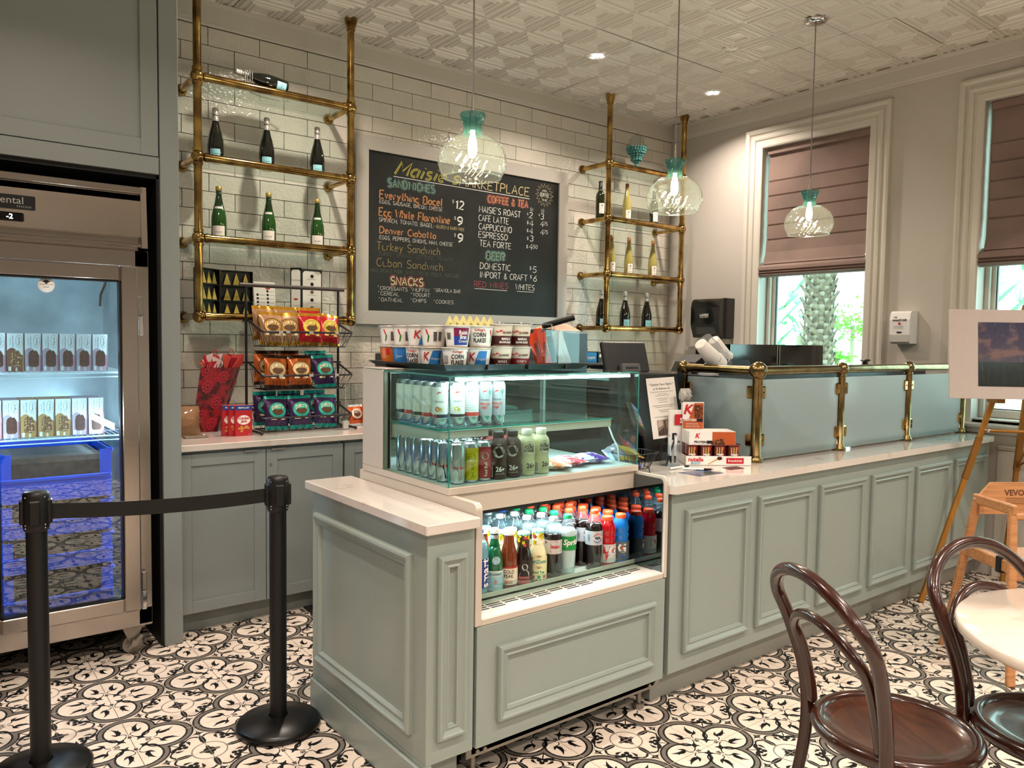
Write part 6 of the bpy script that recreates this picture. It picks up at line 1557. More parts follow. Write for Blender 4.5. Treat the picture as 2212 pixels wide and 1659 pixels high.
for k, x, y, u, rz, lb in [('qmaple', 1.782, 2.362, 0, 0.05, 'brown oatmeal cup with red leaf, bottom layer beside the blue cereal cup'), ('qhoney', 1.874, 2.365, 0, 0.1, 'reddish honey oatmeal cup, bottom layer beside the clear candy bin'), ('qmaple', 1.785, 2.364, 1, 0.35, 'brown oatmeal cup with red leaf, upper layer beside the corn flakes cup'), ('qmaple', 1.877, 2.367, 1, 0.1, 'brown oatmeal cup with red leaf, upper layer beside the clear candy bin')]:
    put(CU[k], (x, y, ZT + 0.085 if u else ZT), rz, lb, 'oatmeal cups on the black tray')
# tea pyramids on a dark box behind the cups
mb = MB(); mb.box(1.64, 2.46, ZT, 1.84, 2.60, 1.494, 0, b=0.003); tag(mb.build('tea_box_base', M_blackm), 'black box behind the cereal cups holding the small tea pyramids', 'box')
M_cone = mat('pale_yellow_card', 'd9cf8c', 0.6); 
def cone_me(s=0.032, h=0.048):
    mb = MB(); mb.add([(-s / 2, -s / 2, 0), (s / 2, -s / 2, 0), (s / 2, s / 2, 0), (-s / 2, s / 2, 0), (0, 0, h)], [(3, 2, 1, 0), (0, 1, 4), (1, 2, 4), (2, 3, 4), (3, 0, 4)]); mb.cyl((0, 0, h - 0.001), (0.001, 0, h + 0.006), 0.0005, n=4, mi=1)
    mb.add([(-0.006, -s / 2 + .0028, 0.010), (0.006, -s / 2 + .0028, 0.010), (0.003, -s / 2 + .0055, 0.018), (-0.003, -s / 2 + .0055, 0.018)], [(0, 1, 2, 3)], 2); return mb.mesh('tea_pyramid', [M_cone, M_ink, col('7f8a3c')])
CM_ = cone_me()
for i in range(6):
    for j in range(2):
        tag(ob('tea_pyramid', CM_, None, (1.655 + i * 0.033, 2.485 + j * 0.040, 1.4945), (0, 0, rnd.uniform(-.3, .3))), 'pale yellow pyramid tea sachet behind the cups, %s along in the %s row' % (ODD[i], ('near', 'far')[j]), 'tea sachet', 'tea pyramids on the black box')
# clear acrylic bins with candy
M_acr = glass('acrylic', 'f4f8fa', ior=1.5)
def bin_(x, y, w, lb):
    t = thing('acrylic_bin', lb, 'bin', (x, y, ZT), 0, 'acrylic bins on the black tray'); h = 0.150; d_ = 0.10; e_ = 0.0025
    mb = MB(); mb.box(0, 0, 0, w, d_, e_); mb.box(0, 0, 0, w, e_, h); mb.box(0, d_ - e_, 0, w, d_, h); mb.box(0, e_, 0, e_, d_ - e_, h); mb.box(w - e_, e_, 0, w, d_ - e_, h); mb.build('bin_walls', M_acr, t)
bin_(1.935, 2.33, 0.100, 'clear acrylic bin of orange wrapped candy bars'); bin_(2.045, 2.33, 0.112, 'clear acrylic bin of plastic wrapped cutlery')
def bar_(c, c2, w, h, seed, cat, name):
    root = thing(name, '', cat); mb = MB(); pillow(mb, w, h, 0.016, 0, 0.010, n=8, m=10, wob=0.001, seed=seed); 
    mb.build('wrapper', mat('wrapper_' + c, c, 0.3, coat=0.3), root)
    if c2: m2 = MB(); put_text(m2, "REESE'S", 0.018, 0, TR(0, -0.0105, h * 0.5) @ RY(-PI / 2), bold=0.03); m2.build('printed_name', col(c2), root)
    return root
BR = bar_('d23c14', '3a2410', 0.042, 0.135, 11, 'candy bar', 'candy_bar'); BC = bar_('c9ccc6', None, 0.038, 0.145, 12, 'cutlery pack', 'cutlery_pack'); BG = bar_('5f8a4a', None, 0.04, 0.12, 13, 'snack pack', 'snack_pack')
for i, (x, y, rx, ry) in enumerate([(1.957, 2.355, 0.0, -0.42), (1.975, 2.378, 0.0, -0.36), (1.995, 2.355, 0.0, -0.30), (1.992, 2.402, 0.0, -0.12)]):
    put(BR, (x + 0.018, y, ZT + 0.010 + (0.012 if i == 3 else 0)), 0, 'orange candy bar %s leaning in the clear bin' % ODD[i], 'orange candy bars in the bin', rot=(rx, ry, 0.0))
for i, (p, x, y, ry, lb) in enumerate([(BC, 2.078, 2.355, -0.30, 'clear wrapped cutlery pack leaning nearest the candy bars'), (BC, 2.125, 2.37, -0.42, 'clear wrapped cutlery pack leaning across the green pack'), (BG, 2.115, 2.40, -0.25, 'green snack pack behind the wrapped cutlery')]):
    put(p, (x + 0.01, y, ZT + 0.010), 0, lb, 'packs in the second acrylic bin', rot=(0, ry, 0))

# ---- bottles on the brass shelves
def wine(name, prof, body, foil, fz, foilc, lab, neckc=None, cork=None):
    root = thing(name, '', 'bottle'); mb = MB(); mb.lathe([(0, 0.01), (prof[0][0] * 0.6, 0.006)] + prof, 24); mb.build('bottle_body', body, root)
    top = [p for p in prof if p[1] >= fz]; H = prof[-1][1]
    mb = MB(); mb.lathe([(r + 0.0008 + (0.0012 * math.sin(i * 2.4) if foil else 0), z) for i, (r, z) in enumerate(top)] + [(top[-1][0] * 0.9, H + 0.002), (0, H + 0.002)], 20); mb.build('foil', foilc, root)
    mb = MB(); mats = lab(mb); mb.build('printed_label', mats, root); return root
CHP = [(0.036, 0.0), (0.0435, 0.006), (0.0440, 0.10), (0.0425, 0.125), (0.0340, 0.165), (0.0240, 0.200), (0.0175, 0.230), (0.0155, 0.250), (0.0155, 0.262), (0.0172, 0.268), (0.0172, 0.276), (0.0150, 0.285), (0.0165, 0.292), (0.0150, 0.300)]
SPK = [(0.034, 0.0), (0.0410, 0.006), (0.0415, 0.11), (0.0400, 0.135), (0.0320, 0.175), (0.0220, 0.215), (0.0160, 0.250), (0.0150, 0.278), (0.0165, 0.280), (0.0165, 0.302)]
HOCK = [(0.030, 0.0), (0.0370, 0.005), (0.0375, 0.12), (0.0340, 0.160), (0.0240, 0.215), (0.0165, 0.260), (0.0140, 0.275), (0.0140, 0.320)]
BORD = [(0.031, 0.0), (0.0365, 0.005), (0.0370, 0.18), (0.0340, 0.200), (0.0200, 0.222), (0.0145, 0.235), (0.0140, 0.300)]
def lp(bg, s1, tc, z0, z1, w, size, R, extra=None):
    def f(mb):
        W = [col(bg, 0.5), col(tc, 0.5), col('dcdcdc', 0.4)]
        wrap_quad(mb, R, AF * 0.55 - w, AF * 0.55 + w, z0, z1, 0); face(mb, s1, size, 1, R, AF * 0.55, (z0 + z1) / 2, 0.001)
        wrap_quad(mb, R, AF * 0.55 - w * 0.5, AF * 0.55 + w * 0.5, z0 + 0.012, z0 + 0.0135, 1, lift=0.001)
        if extra == 'neck': wrap_quad(mb, 0.028, AF * 0.55 - 0.7, AF * 0.55 + 0.7, 0.178, 0.190, 2, R1=0.0265, lift=0.0035)
        if extra == 'crest':
            for q in ((0, .004), (.004, 0), (-.004, 0), (0, -.004)): wrap_disc(mb, R, AF * 0.55 + q[0] / R, z1 - 0.018 + q[1], 0.003, 1, 0.001, n=8)
        if extra == 'collar': wrap_quad(mb, 0.0165, -PI, PI, 0.232, 0.246, 0, R1=0.0158, n=18, lift=0.001)
        return W
    return f
M_silver = mat('silver_foil', 'cfccc6', 0.3, 0.7, bump=(90, 0.5, 0.004))
WB = {'prosecco': wine('sparkling_wine_bottle', CHP, mat('dark_bottle_glass', '0a0d08', 0.05, coat=0.8), 1, 0.225, M_silver, lp('8fc9d3', 'LA MARCA', '3a5a60', 0.018, 0.072, 0.62, 0.0085, 0.044, 'collar')),
      'green': wine('sparkling_wine_bottle', SPK, mat('green_bottle', '14460f', 0.06, coat=0.8), 0, 0.279, mat('gold_cap', 'b79a5a', 0.4, 0.5), lp('e6dfd6', 'WYCLIFF', '2a2a2a', 0.012, 0.082, 0.85, 0.0095, 0.0415, 'neck')),
      'white': wine('white_wine_bottle', HOCK, mat('white_wine', 'a39a55', 0.06, coat=0.8), 0, 0.262, mat('tan_capsule', '9a6c3a', 0.4), lp('e9e3da', 'KENDALL', '2a2a2a', 0.030, 0.105, 0.62, 0.0065, 0.0375, 'crest')),
      'red': wine('red_wine_bottle', BORD, mat('black_green_glass', '1e2408', 0.06, coat=0.8), 0, 0.232, mat('black_capsule', '151515', 0.35), lp('e9e3da', 'KENDALL', '2a2a2a', 0.045, 0.125, 0.62, 0.0065, 0.037, 'crest'))}
Z1, Z2, Z3, Z4 = 2.8315, 2.4085, 1.9785, 1.5565
gL = 'wine bottles on the brass shelf by the tall panel'; pos = ('nearest the tall panel', 'in the middle', 'nearest the chalkboard')
for i in range(3):
    put(WB['prosecco'], ((1.385, 1.675, 1.985)[i], 4.50, Z2), 0, 'dark sparkling wine bottle with pale blue label on the second shelf, %s' % pos[i], gL)
    put(WB['green'], ((1.400, 1.685, 1.985)[i], 4.50, Z3), 0, 'bright green sparkling wine bottle on the third shelf, %s' % pos[i], gL)
o = put(WB['prosecco'], (1.762, 4.425, Z1 + 0.0455), 0, 'dark sparkling wine bottle lying on its side on the top brass shelf', gL)
o.rotation_euler = (0.0, -PI / 2 + 0.10, 0.06)
# tilt: neck rests a little higher on the bead string
gR = 'wine bottles on the corner brass shelf'
for x, z, k, lb in [(4.36, Z2, 'red', 'dark red wine bottle with white label on the second corner shelf'), (4.66, Z2, 'white', 'pale white wine bottle on the second corner shelf beside the dark bottle'), (4.985, Z2, 'red', 'dark wine bottle half hidden behind the middle pendant lamp'),
                    (4.495, Z3, 'white', 'pale white wine bottle on the third corner shelf beside the brass post'), (4.695, Z3, 'white', 'pale white wine bottle in the middle of the third corner shelf'), (4.985, Z3, 'white', 'pale white wine bottle nearest the window wall on the third corner shelf'),
                    (4.395, Z4, 'prosecco', 'dark sparkling wine bottle half hidden by the brass post, bottom corner shelf'), (4.665, Z4, 'prosecco', 'dark sparkling wine bottle in the middle of the bottom corner shelf'), (4.925, Z4, 'prosecco', 'dark sparkling wine bottle nearest the window wall, bottom corner shelf')]:
    put(WB[k], (x, 4.50, z), 0.0, lb, gR)
# string of silver beads round the lying bottle's neck, hanging in loops over the shelf
M_bead = mat('silver_bead', 'c9c4bc', 0.2, 0.8)
mb = MB(); t = None
def beads(mb, pts, step=0.009, r=0.0042):
    P = [Vector(p) for p in pts]; acc = 0.0; last = P[0]
    for a, b_ in zip(P, P[1:]):
        L_ = (b_ - a).length; s_ = step - acc
        while s_ < L_:
            c = a + (b_ - a) * (s_ / L_); mb.sph(tuple(c), r, 6, 4); s_ += step
        acc = L_ - (s_ - step)
for k in range(4):
    x = 1.520 + k * 0.013; R = 0.026
    loop = [(x + 0.006 * math.sin(a), 4.418 + R * math.sin(a) * 1.1 - (0.02 if math.cos(a) < -0.3 else 0), Z1 + 0.068 + (R * math.cos(a) if math.cos(a) > -0.2 else -0.062)) for a in [2 * PI * i / 14 for i in range(15)]]
    beads(mb, loop)
beads(mb, [(1.55, 4.44, Z1 + 0.006), (1.58, 4.50, Z1 + 0.006), (1.66, 4.545, Z1 + 0.006), (1.76, 4.55, Z1 + 0.006), (1.82, 4.52, Z1 + 0.006), (1.80, 4.50, Z1 + 0.006)])
tag(mb.build('bead_necklace', M_bead), 'string of silver beads looped round the lying bottle neck', 'beads')
# candy jar
t = thing('candy_jar', 'clear glass apothecary jar of teal round candies on the top corner shelf', 'jar', (4.76, 4.50, Z1))
M_jar = glass('jar_glass', 'f2f6f6', ior=1.5)
jp = [(0.050, 0.0), (0.050, 0.004), (0.018, 0.012), (0.016, 0.035), (0.030, 0.042), (0.030, 0.052), (0.018, 0.066), (0.020, 0.078), (0.048, 0.095), (0.052, 0.110), (0.046, 0.124), (0.078, 0.160), (0.090, 0.190), (0.086, 0.214), (0.060, 0.232)]
mb = MB(); mb.lathe(jp, 28); mb.build('jar_body', M_jar, t)
mb = MB(); mb.lathe([(0.058, 0.232), (0.060, 0.236), (0.055, 0.262), (0.058, 0.268), (0.045, 0.285), (0.016, 0.300), (0.006, 0.306), (0.010, 0.315), (0.006, 0.322), (0, 0.323)], 28); mb.build('lid', M_jar, t)
mb = MB(); jr = random.Random(3)
def jr_at(z):
    for (r0, z0), (r1, z1) in zip(jp, jp[1:]):
        if z0 <= z <= z1 and z1 > z0: return r0 + (r1 - r0) * (z - z0) / (z1 - z0)
    return 0.02
z = 0.048
while z < 0.212:
    R = jr_at(z) - 0.0125
    if R <= 0.006: mb.sph((0, 0, z), 0.0105, 9, 6)
    else:
        n = max(3, int(2 * PI * R / 0.021)); o_ = jr.uniform(0, 1)
        for i in range(n): a = 2 * PI * (i + o_) / n; mb.sph((R * math.cos(a), R * math.sin(a), z + jr.uniform(-.002, .002)), 0.0105, 9, 6)
        if z > 0.15: 
            for i in range(n // 2): a = 4 * PI * (i + o_) / n; mb.sph((R * .55 * math.cos(a), R * .55 * math.sin(a), z + .004), 0.0105, 8, 5)
    z += 0.0185
tag(mb.build('round_candy', mat('teal_candy', '5fa9a8', 0.35), None, (4.76, 4.50, Z1)), 'teal round candies filling the glass jar on the corner shelf', 'candy', None, 'stuff')
# ================================================================ things on the back worktop
ZWT = 0.9305
# red gift bag with tissue
t = thing('gift_bag', 'red rose patterned gift bag with tissue paper leaning on the back worktop', 'gift bag', (1.262, 4.33, ZWT), 0.0)
M_gift = mat('dark_red_rose_paper', '8c1420', 0.35, vary=(26, '3d0a10', 0.42, 0.6)); 
def shear_(x, y, z): return (x + z * 0.27, y + z * 0.10, z)
def gift_face(pts): return [shear_(*p) for p in pts]
w, d_, h = 0.175, 0.09, 0.345; s_ = 0.06
A0 = [(-0.075, -0.03, 0), (0.055, -0.045, 0), (0.10, 0.03, 0), (-0.03, 0.045, 0)]
A1 = [(-0.11, -0.035, h), (0.06, -0.055, h), (0.125, 0.03, h), (-0.045, 0.055, h)]
mb = MB(); N_ = 6; vs = []
for k in range(N_ + 1):
    u = k / N_
    for a, b_ in zip(A0, A1): vs.append(shear_(*(a[i] * (1 - u) + b_[i] * u for i in range(3))))
fs = [(k * 4 + i, k * 4 + (i + 1) % 4, (k + 1) * 4 + (i + 1) % 4, (k + 1) * 4 + i) for k in range(N_) for i in range(4)] + [(0, 3, 2, 1)]
mb.add(vs, fs); mb.build('paper_bag', M_gift, t)
mb = MB()
r_ = random.Random(4)
def on_front(u, v, o=0.0015):                                 # point on the front face
    a = [A0[0][i] * (1 - v) + A1[0][i] * v for i in range(3)]; b_ = [A0[1][i] * (1 - v) + A1[1][i] * v for i in range(3)]
    p = [a[i] * (1 - u) + b_[i] * u for i in range(3)]; p[1] -= o; return shear_(*p)
def on_side(u, v, o=0.0015):
    a = [A0[1][i] * (1 - v) + A1[1][i] * v for i in range(3)]; b_ = [A0[2][i] * (1 - v) + A1[2][i] * v for i in range(3)]
    p = [a[i] * (1 - u) + b_[i] * u for i in range(3)]; p[0] += o; p[1] -= o; return shear_(*p)
for fn, cs in ((on_front, [(0.25, 0.25), (0.7, 0.45), (0.3, 0.7), (0.75, 0.85), (0.7, 0.12), (0.2, 0.95)]), (on_side, [(0.5, 0.72), (0.3, 0.30), (0.75, 0.45), (0.6, 0.12)])):
    for (cu, cv) in cs:
        for ring in range(4):
            rr = 0.17 * (1 - ring * 0.24); n = 9 - ring; ph = r_.uniform(0, 6)
            pts = [fn(min(max(cu + rr * (1 + 0.16 * math.cos(n * a)) * math.cos(a + ph), 0.02), 0.98), min(max(cv + rr * 0.55 * (1 + 0.16 * math.cos(n * a)) * math.sin(a + ph), 0.01), 0.99), 0.0012 + ring * 0.0007) for a in [2 * PI * k / 22 for k in range(22)]]
            mb.add(pts, [tuple(range(22))], ring % 2)
mb.build('rose_print', [mat('rose_red', 'b01d2e', 0.35), mat('rose_dark', '66101c', 0.35)], t)
mb = MB()
for q in range(16):
    u = r_.uniform(0.05, 0.95); b0 = Vector(shear_(-0.09 + 0.19 * u, r_.uniform(-.03, .03), h - 0.03)); a = r_.uniform(-1, 1)
    P = [b0 + Vector((r_.uniform(-.03, .03), r_.uniform(-.02, .02), 0)) for _ in range(2)] + [b0 + Vector((r_.uniform(-.04, .06), r_.uniform(-.02, .02), r_.uniform(.05, .11))) for _ in range(3)]
    mb.add([tuple(p) for p in P], [(0, 1, 2), (0, 2, 3), (0, 3, 4), (1, 4, 2)], q % 3)
mb.build('tissue_paper', [mat('red_tissue', 'c22334', 0.6), mat('white_tissue', 'e2c9c6', 0.6), mat('coral_tissue', 'd94a3e', 0.6)], t)
mb = MB()
for dx, dy in ((-0.055, -0.03), (0.055, 0.03)):
    P = [shear_(dx - 0.03 + 0.06 * u, dy, h - 0.01 + 0.11 * math.sin(PI * u) ** 0.7) for u in [k / 10 for k in range(11)]]; mb.tube(P, 0.0022, 6)
mb.build('cord_handle', mat('red_cord', 'b3222c', 0.5), t)
# clear wrapped brown parcel by the panel
t = thing('wrapped_parcel', 'brown paper parcel in clear plastic beside the tall panel', 'parcel', (1.10, 4.17, ZWT))
mb = MB(); pillow(mb, 0.20, 0.155, 0.09, 0, 0.012, wob=0.006, seed=21, T=RX(-0.25)); mb.build('brown_paper', mat('kraft', '9a7452', 0.6), t)
mb = MB(); pillow(mb, 0.225, 0.17, 0.11, 0, 0.012, wob=0.007, seed=22, T=RX(-0.25)); mb.build('plastic_wrap', glass('clear_film', 'f2eeea', 0.08, ior=1.6), t)
mb = MB(); mb.box(-0.03, -0.11, 0.0, 0.085, -0.055, 0.008, b=0.002); tag(mb.build('small_tray', mat('taupe_card', '7a6a5e', 0.5), None, (1.12, 4.17, ZWT)), 'small flat taupe card lying in front of the wrapped parcel', 'card')
# popcorn snack cartons, three abreast
M_red = mat('carton_red', 'b3202a', 0.35)
for i in range(3):
    t = thing('snack_carton', 'red caramel snack carton %s from the wire rack' % ('first', 'second', 'third')[i], 'carton', (1.375 - i * 0.026, 4.035 + i * 0.022, ZWT), 0.0, 'red snack cartons beside the wire rack')
    mb = MB(); w, d_, h = 0.088, 0.022, 0.160; mb.box(-w / 2, 0, 0, w / 2, d_, h, 0, b=0.0008); mb.build('carton_body', M_red, t)
    mb = MB(); y = -0.0006
    mb.add([(x, y, z) for x, z in ((-w / 2 + .001, h - .026), (w / 2 - .001, h - .026), (w / 2 - .001, h - .001), (-w / 2 + .001, h - .001))], [(0, 1, 2, 3)], 1)
    put_text(mb, 'FRITO-LAY', 0.012, 0, TR(0, y - .0004, h - 0.014), bold=0.03); mb.add([(0.0 + 0.034 * math.cos(a), y, 0.083 + 0.025 * math.sin(a)) for a in [2 * PI * k / 20 for k in range(20)]], [tuple(range(20))], 0)
    put_text(mb, 'Cracker', 0.018, 2, TR(0, y - .0004, 0.092), bold=0.04, shear=0.2); put_text(mb, 'Jack', 0.018, 2, TR(0, y - .0004, 0.076), bold=0.04, shear=0.2)
    for q in range(9): cx2, cz2 = r_.uniform(-.03, .03), r_.uniform(.018, .05); mb.add([(cx2 + 0.008 * math.cos(a), y - .0001 * q, cz2 + 0.006 * math.sin(a)) for a in [2 * PI * k / 7 for k in range(7)]], [tuple(range(7))], 3)
    put_text(mb, '1 OZ', 0.006, 0, TR(0.03, y - .0004, 0.006)); mb.build('printed_front', [M_paper, mat('carton_blue', '1d3f8f', 0.35), mat('letter_red', 'c41f2c', 0.4), mat('caramel', 'c98a3c', 0.5)], t)
# stemless glasses and orange cracker packs beside the display case
M_clear = glass('drinking_glass', 'f6fafa', ior=1.5)
for i, (x, y) in enumerate([(2.10, 4.42), (2.17, 4.42), (2.24, 4.42), (2.14, 4.50), (2.21, 4.50)]):
    mb = MB(); mb.lathe([(0, 0.006), (0.028, 0.004), (0.030, 0), (0.030, 0.008), (0.0055, 0.014), (0.004, 0.07), (0.010, 0.085), (0.027, 0.12), (0.029, 0.17), (0.024, 0.225)], 20)
    tag(mb.build('wine_glass', M_clear, None, (x, y, ZWT)), 'clear stemmed glass %s' % ('nearest the wire rack', 'in the middle of the front three', 'nearest the display case', 'behind, on the rack side', 'behind, on the case side')[i], 'glass', 'stemmed glasses beside the wire rack')
BO = bag(M_foil('c9561c'), M_foil('d9dde0'), M_foil('e6ded2'), col('c9561c'), txt='Simply', w=0.10, h=0.125, t=0.03, seed=31, name='cracker_pack', cat='cracker pack', tcol='7a2a12')
for i, (x, y, rz, tl) in enumerate([(2.085, 4.16, 0.1, -0.25), (2.165, 4.15, 0.35, -0.12), (2.235, 4.19, 0.2, -0.3), (2.20, 4.25, -0.2, -0.1)]):
    put(BO, (x, y, ZWT + 0.002), 0, 'orange and white cracker pack %s by the stemmed glasses' % ('nearest the wire rack', 'second from the wire rack', 'third from the wire rack', 'behind the others')[i], 'cracker packs on the back worktop', rot=(tl, 0.05 * i, rz))
# tea presentation boxes and cards on the lowest brass shelf
def cone_flat(mb, x, z, s=1.0, mi=0, y=0.0, sx=1.0):
    mb.add([(x - 0.021 * s * sx, y, z), (x + 0.021 * s * sx, y, z), (x, y + 0.004, z + 0.068 * s), (x - 0.010 * s * sx, y + 0.018, z), (x + 0.010 * s * sx, y + 0.018, z)], [(0, 1, 2), (0, 2, 3), (1, 4, 2), (3, 2, 4), (0, 3, 4, 1)], mi)
t = thing('tea_display_box', 'black hinged tea box with nine gold pyramids in each leaf on the lowest brass shelf', 'tea box', (1.395, 4.47, Z4), 0.0)
mb = MB(); w, h = 0.185, 0.262
mb.box(0.0, 0.028, 0, w, 0.055, h, b=0.001); mb.box(0.0, 0, 0, 0.004, 0.028, h); mb.box(w - 0.004, 0, 0, w, 0.028, h); mb.box(0.004, 0, 0, w - 0.004, 0.028, 0.004); mb.box(0.004, 0, h - 0.004, w - 0.004, 0.028, h)
for k in (1, 2): mb.box(0.004, 0, h * k / 3 - 0.002, w - 0.004, 0.028, h * k / 3 + 0.002)
mb.build('box_leaf', M_black, t)
T2 = RZ(0.62) @ TR(-0.160, 0, 0)
mb = MB(); mb.box(0.0, 0.028, 0, 0.158, 0.05, h, b=0.001, T=T2); mb.box(0, 0, 0, 0.004, 0.028, h, T=T2); mb.box(0.154, 0, 0, 0.158, 0.028, h, T=T2); mb.box(0.004, 0, 0, 0.154, 0.028, 0.004, T=T2); mb.box(0.004, 0, h - 0.004, 0.154, 0.028, h, T=T2)
for k in (1, 2): mb.box(0.004, 0, h * k / 3 - 0.002, 0.154, 0.028, h * k / 3 + 0.002, T=T2)
mb.build('box_leaf', M_black, t)
M_goldc = mat('gold_pyramid_card', 'b5a24c', 0.4, 0.2, vary=(90, '7f8a3c', 0.55, 0.7))
mb = MB(); mb.cyl((0, 0.0, 0.01), (0, 0.0, 0.02), 0.004, n=8); mb.cyl((0, 0.0, h - 0.03), (0, 0.0, h - 0.008), 0.004, n=8); mb.build('hinge', M_brass, t)
for r2 in range(3):
    for c2 in range(3):
        m = MB(); cone_flat(m, 0, 0); m.build('pyramid', M_goldc, t, (0.042 + c2 * 0.052, 0.008, 0.006 + r2 * h / 3))
        m = MB(); cone_flat(m, 0, 0, sx=0.9); p = T2 @ Vector((0.034 + c2 * 0.045, 0.008, 0.006 + r2 * h / 3)); m.build('pyramid', M_goldc, t, tuple(p), (0, 0, 0.62))
def dots_card(name, lb, cat, x, y, z, w, h, bg, rx=-0.12, rz=0.0, two=False):
    t = thing(name, lb, cat, (x, y, z), rz); T = RX(rx)
    mb = MB(); mb.box(0, 0, 0, w, 0.003, h, 0, b=0.0005, T=T); mb.build('card', bg, t)
    return t, T
t, T = dots_card('tea_card', 'white tea card with black and red dots beside the black tea box', 'card', 1.612, 4.53, Z4, 0.128, 0.215, M_paper)
mb = MB()
for i in range(5):
    for j in range(2):
        if i == 0 and j == 0: continue
        mb.add([(0.022 + j * 0.06 + 0.0075 * math.cos(a), -0.0006, 0.16 - i * 0.022 + 0.0075 * math.sin(a)) for a in [2 * PI * k / 10 for k in range(10)]], [tuple(range(10))], 0, False, T)
        mb.add([(x_, -0.0006, z_) for x_, z_ in ((0.034 + j * 0.06, 0.158 - i * 0.022), (0.065 + j * 0.058, 0.158 - i * 0.022), (0.065 + j * 0.058, 0.160 - i * 0.022), (0.034 + j * 0.06, 0.160 - i * 0.022))], [(0, 1, 2, 3)], 2, False, T)
mb.add([(0.085 + 0.016 * math.cos(a), -0.0006, 0.182 + 0.012 * math.sin(a)) for a in [PI + PI * k / 8 for k in range(9)]], [tuple(range(9))], 1, False, T); mb.build('printed_dots', [M_ink, mat('tea_red', 'b8402c', 0.5), mat('faint_grey', 'a09a96', 0.6)], t)
t = thing('tea_menu', 'black folded tea menu holding two white cards, standing on the lowest brass shelf', 'menu', (1.845, 4.53, Z4), 0.0)
mb = MB(); mb.box(0.052, 0.0, 0, 0.185, 0.004, 0.305, b=0.0008); mb.box(0.0, 0, 0, 0.066, 0.004, 0.31, b=0.0008, T=TR(0.052, 0, 0) @ RZ(-0.55) @ TR(-0.066, 0, 0)); mb.build('cover', M_black, t)
mb = MB(); y = -0.0008
def oct_(x0, x1, z0, z1, c): return [(x0, z0), (x1, z0), (x1, z1 - c), (x1 - c, z1), (x0 + c, z1), (x0, z1 - c)]
mb.add([(x, y, z) for x, z in oct_(0.060, 0.178, 0.008, 0.292, 0.012)], [tuple(range(6))], 0); TL = TR(0.052, 0, 0) @ RZ(-0.55) @ TR(-0.066, 0, 0)
mb.add([(x, y, z) for x, z in oct_(0.006, 0.060, 0.008, 0.298, 0.010)], [tuple(range(6))], 0, False, TL)
for i in range(6):
    mb.add([(0.119 + 0.011 * math.cos(a), y - .0006, 0.262 - i * 0.048 + 0.011 * math.sin(a)) for a in [2 * PI * k / 12 for k in range(12)]], [tuple(range(12))], 1 if i not in (2, 4, 5) else 3)
    mb.add([(x, y - .0006, 0.243 - i * 0.048 + z) for x, z in ((0.090, 0), (0.148, 0), (0.148, 0.0018), (0.090, 0.0018))], [(0, 1, 2, 3)], 2)
put_text(mb, 'Tea Forte', 0.014, 1, TL @ TR(0.033, y - .0006, 0.235)); mb.add([(0.033 + 0.014 * math.cos(a), y - .0006, 0.125 + 0.012 * math.sin(a)) for a in [PI + PI * k / 8 for k in range(9)]], [tuple(range(9))], 4, False, TL)
for k in range(5): mb.add([(x, y - .0006, 0.08 - k * 0.012 + z) for x, z in ((0.014, 0), (0.050, 0), (0.050, 0.0016), (0.014, 0.0016))], [(0, 1, 2, 3)], 2, False, TL)
mb.build('printed_cards', [M_paper, M_ink, mat('faint_grey', 'a09a96', 0.6), mat('dot_brown', '6a4a30', 0.5), mat('tea_red', 'b8402c', 0.5)], t)

# ================================================================ machines and boxes behind the counter
M_dsteel = mat('dark_steel', '55595b', 0.25, 0.9)
t = thing('microwave_oven', 'wide black microwave oven on the back worktop, seen through the glass case', 'microwave', (3.42, 4.08, ZWT))
mb = MB(); mb.box(0, 0, 0.012, 0.86, 0.24, 0.36, b=0.006); mb.build('housing', M_blackg, t)
mb = MB(); mb.box(0.02, -0.012, 0.085, 0.72, 0.0, 0.35, b=0.003); mb.box(0.02, -0.014, 0.02, 0.84, 0.0, 0.078, 1, b=0.003); put_text(mb, 'TOSHIBA', 0.022, 2, TR(0.55, -0.0150, 0.062), bold=0.03); mb.build('door', [mat('oven_glass', '0f1416', 0.06, coat=0.8), M_dsteel, M_paper], t)
mb = MB(); mb.tube([(0.43, -0.012, 0.11), (0.43, -0.05, 0.13), (0.43, -0.055, 0.22), (0.43, -0.05, 0.31), (0.43, -0.012, 0.33)], 0.009, 8); mb.build('handle', M_chrome, t)
mb = MB()
for x in (0.05, 0.81):
    for y in (0.05, 0.20): mb.cyl((x, y, 0), (x, y, 0.012), 0.015, n=10)
mb.build('foot', M_black, t)
t = thing('toaster_oven', 'dark steel countertop oven behind the cereal cups', 'oven', (2.42, 4.14, ZWT))
mb = MB(); mb.box(0, 0, 0.02, 0.62, 0.44, 0.42, b=0.006); mb.build('housing', M_dsteel, t); mb = MB(); mb.box(0.03, -0.01, 0.06, 0.47, 0, 0.36, b=0.003); mb.build('door', M_blackg, t)
mb = MB(); mb.cyl((0.05, -0.035, 0.345), (0.45, -0.035, 0.345), 0.009, n=10); mb.build('handle', M_chrome, t)
for z in (0.12, 0.21, 0.30): mb = MB(); mb.cyl((0.54, 0, z), (0.54, -0.025, z), 0.018, n=14); mb.build('knob', M_black, t)
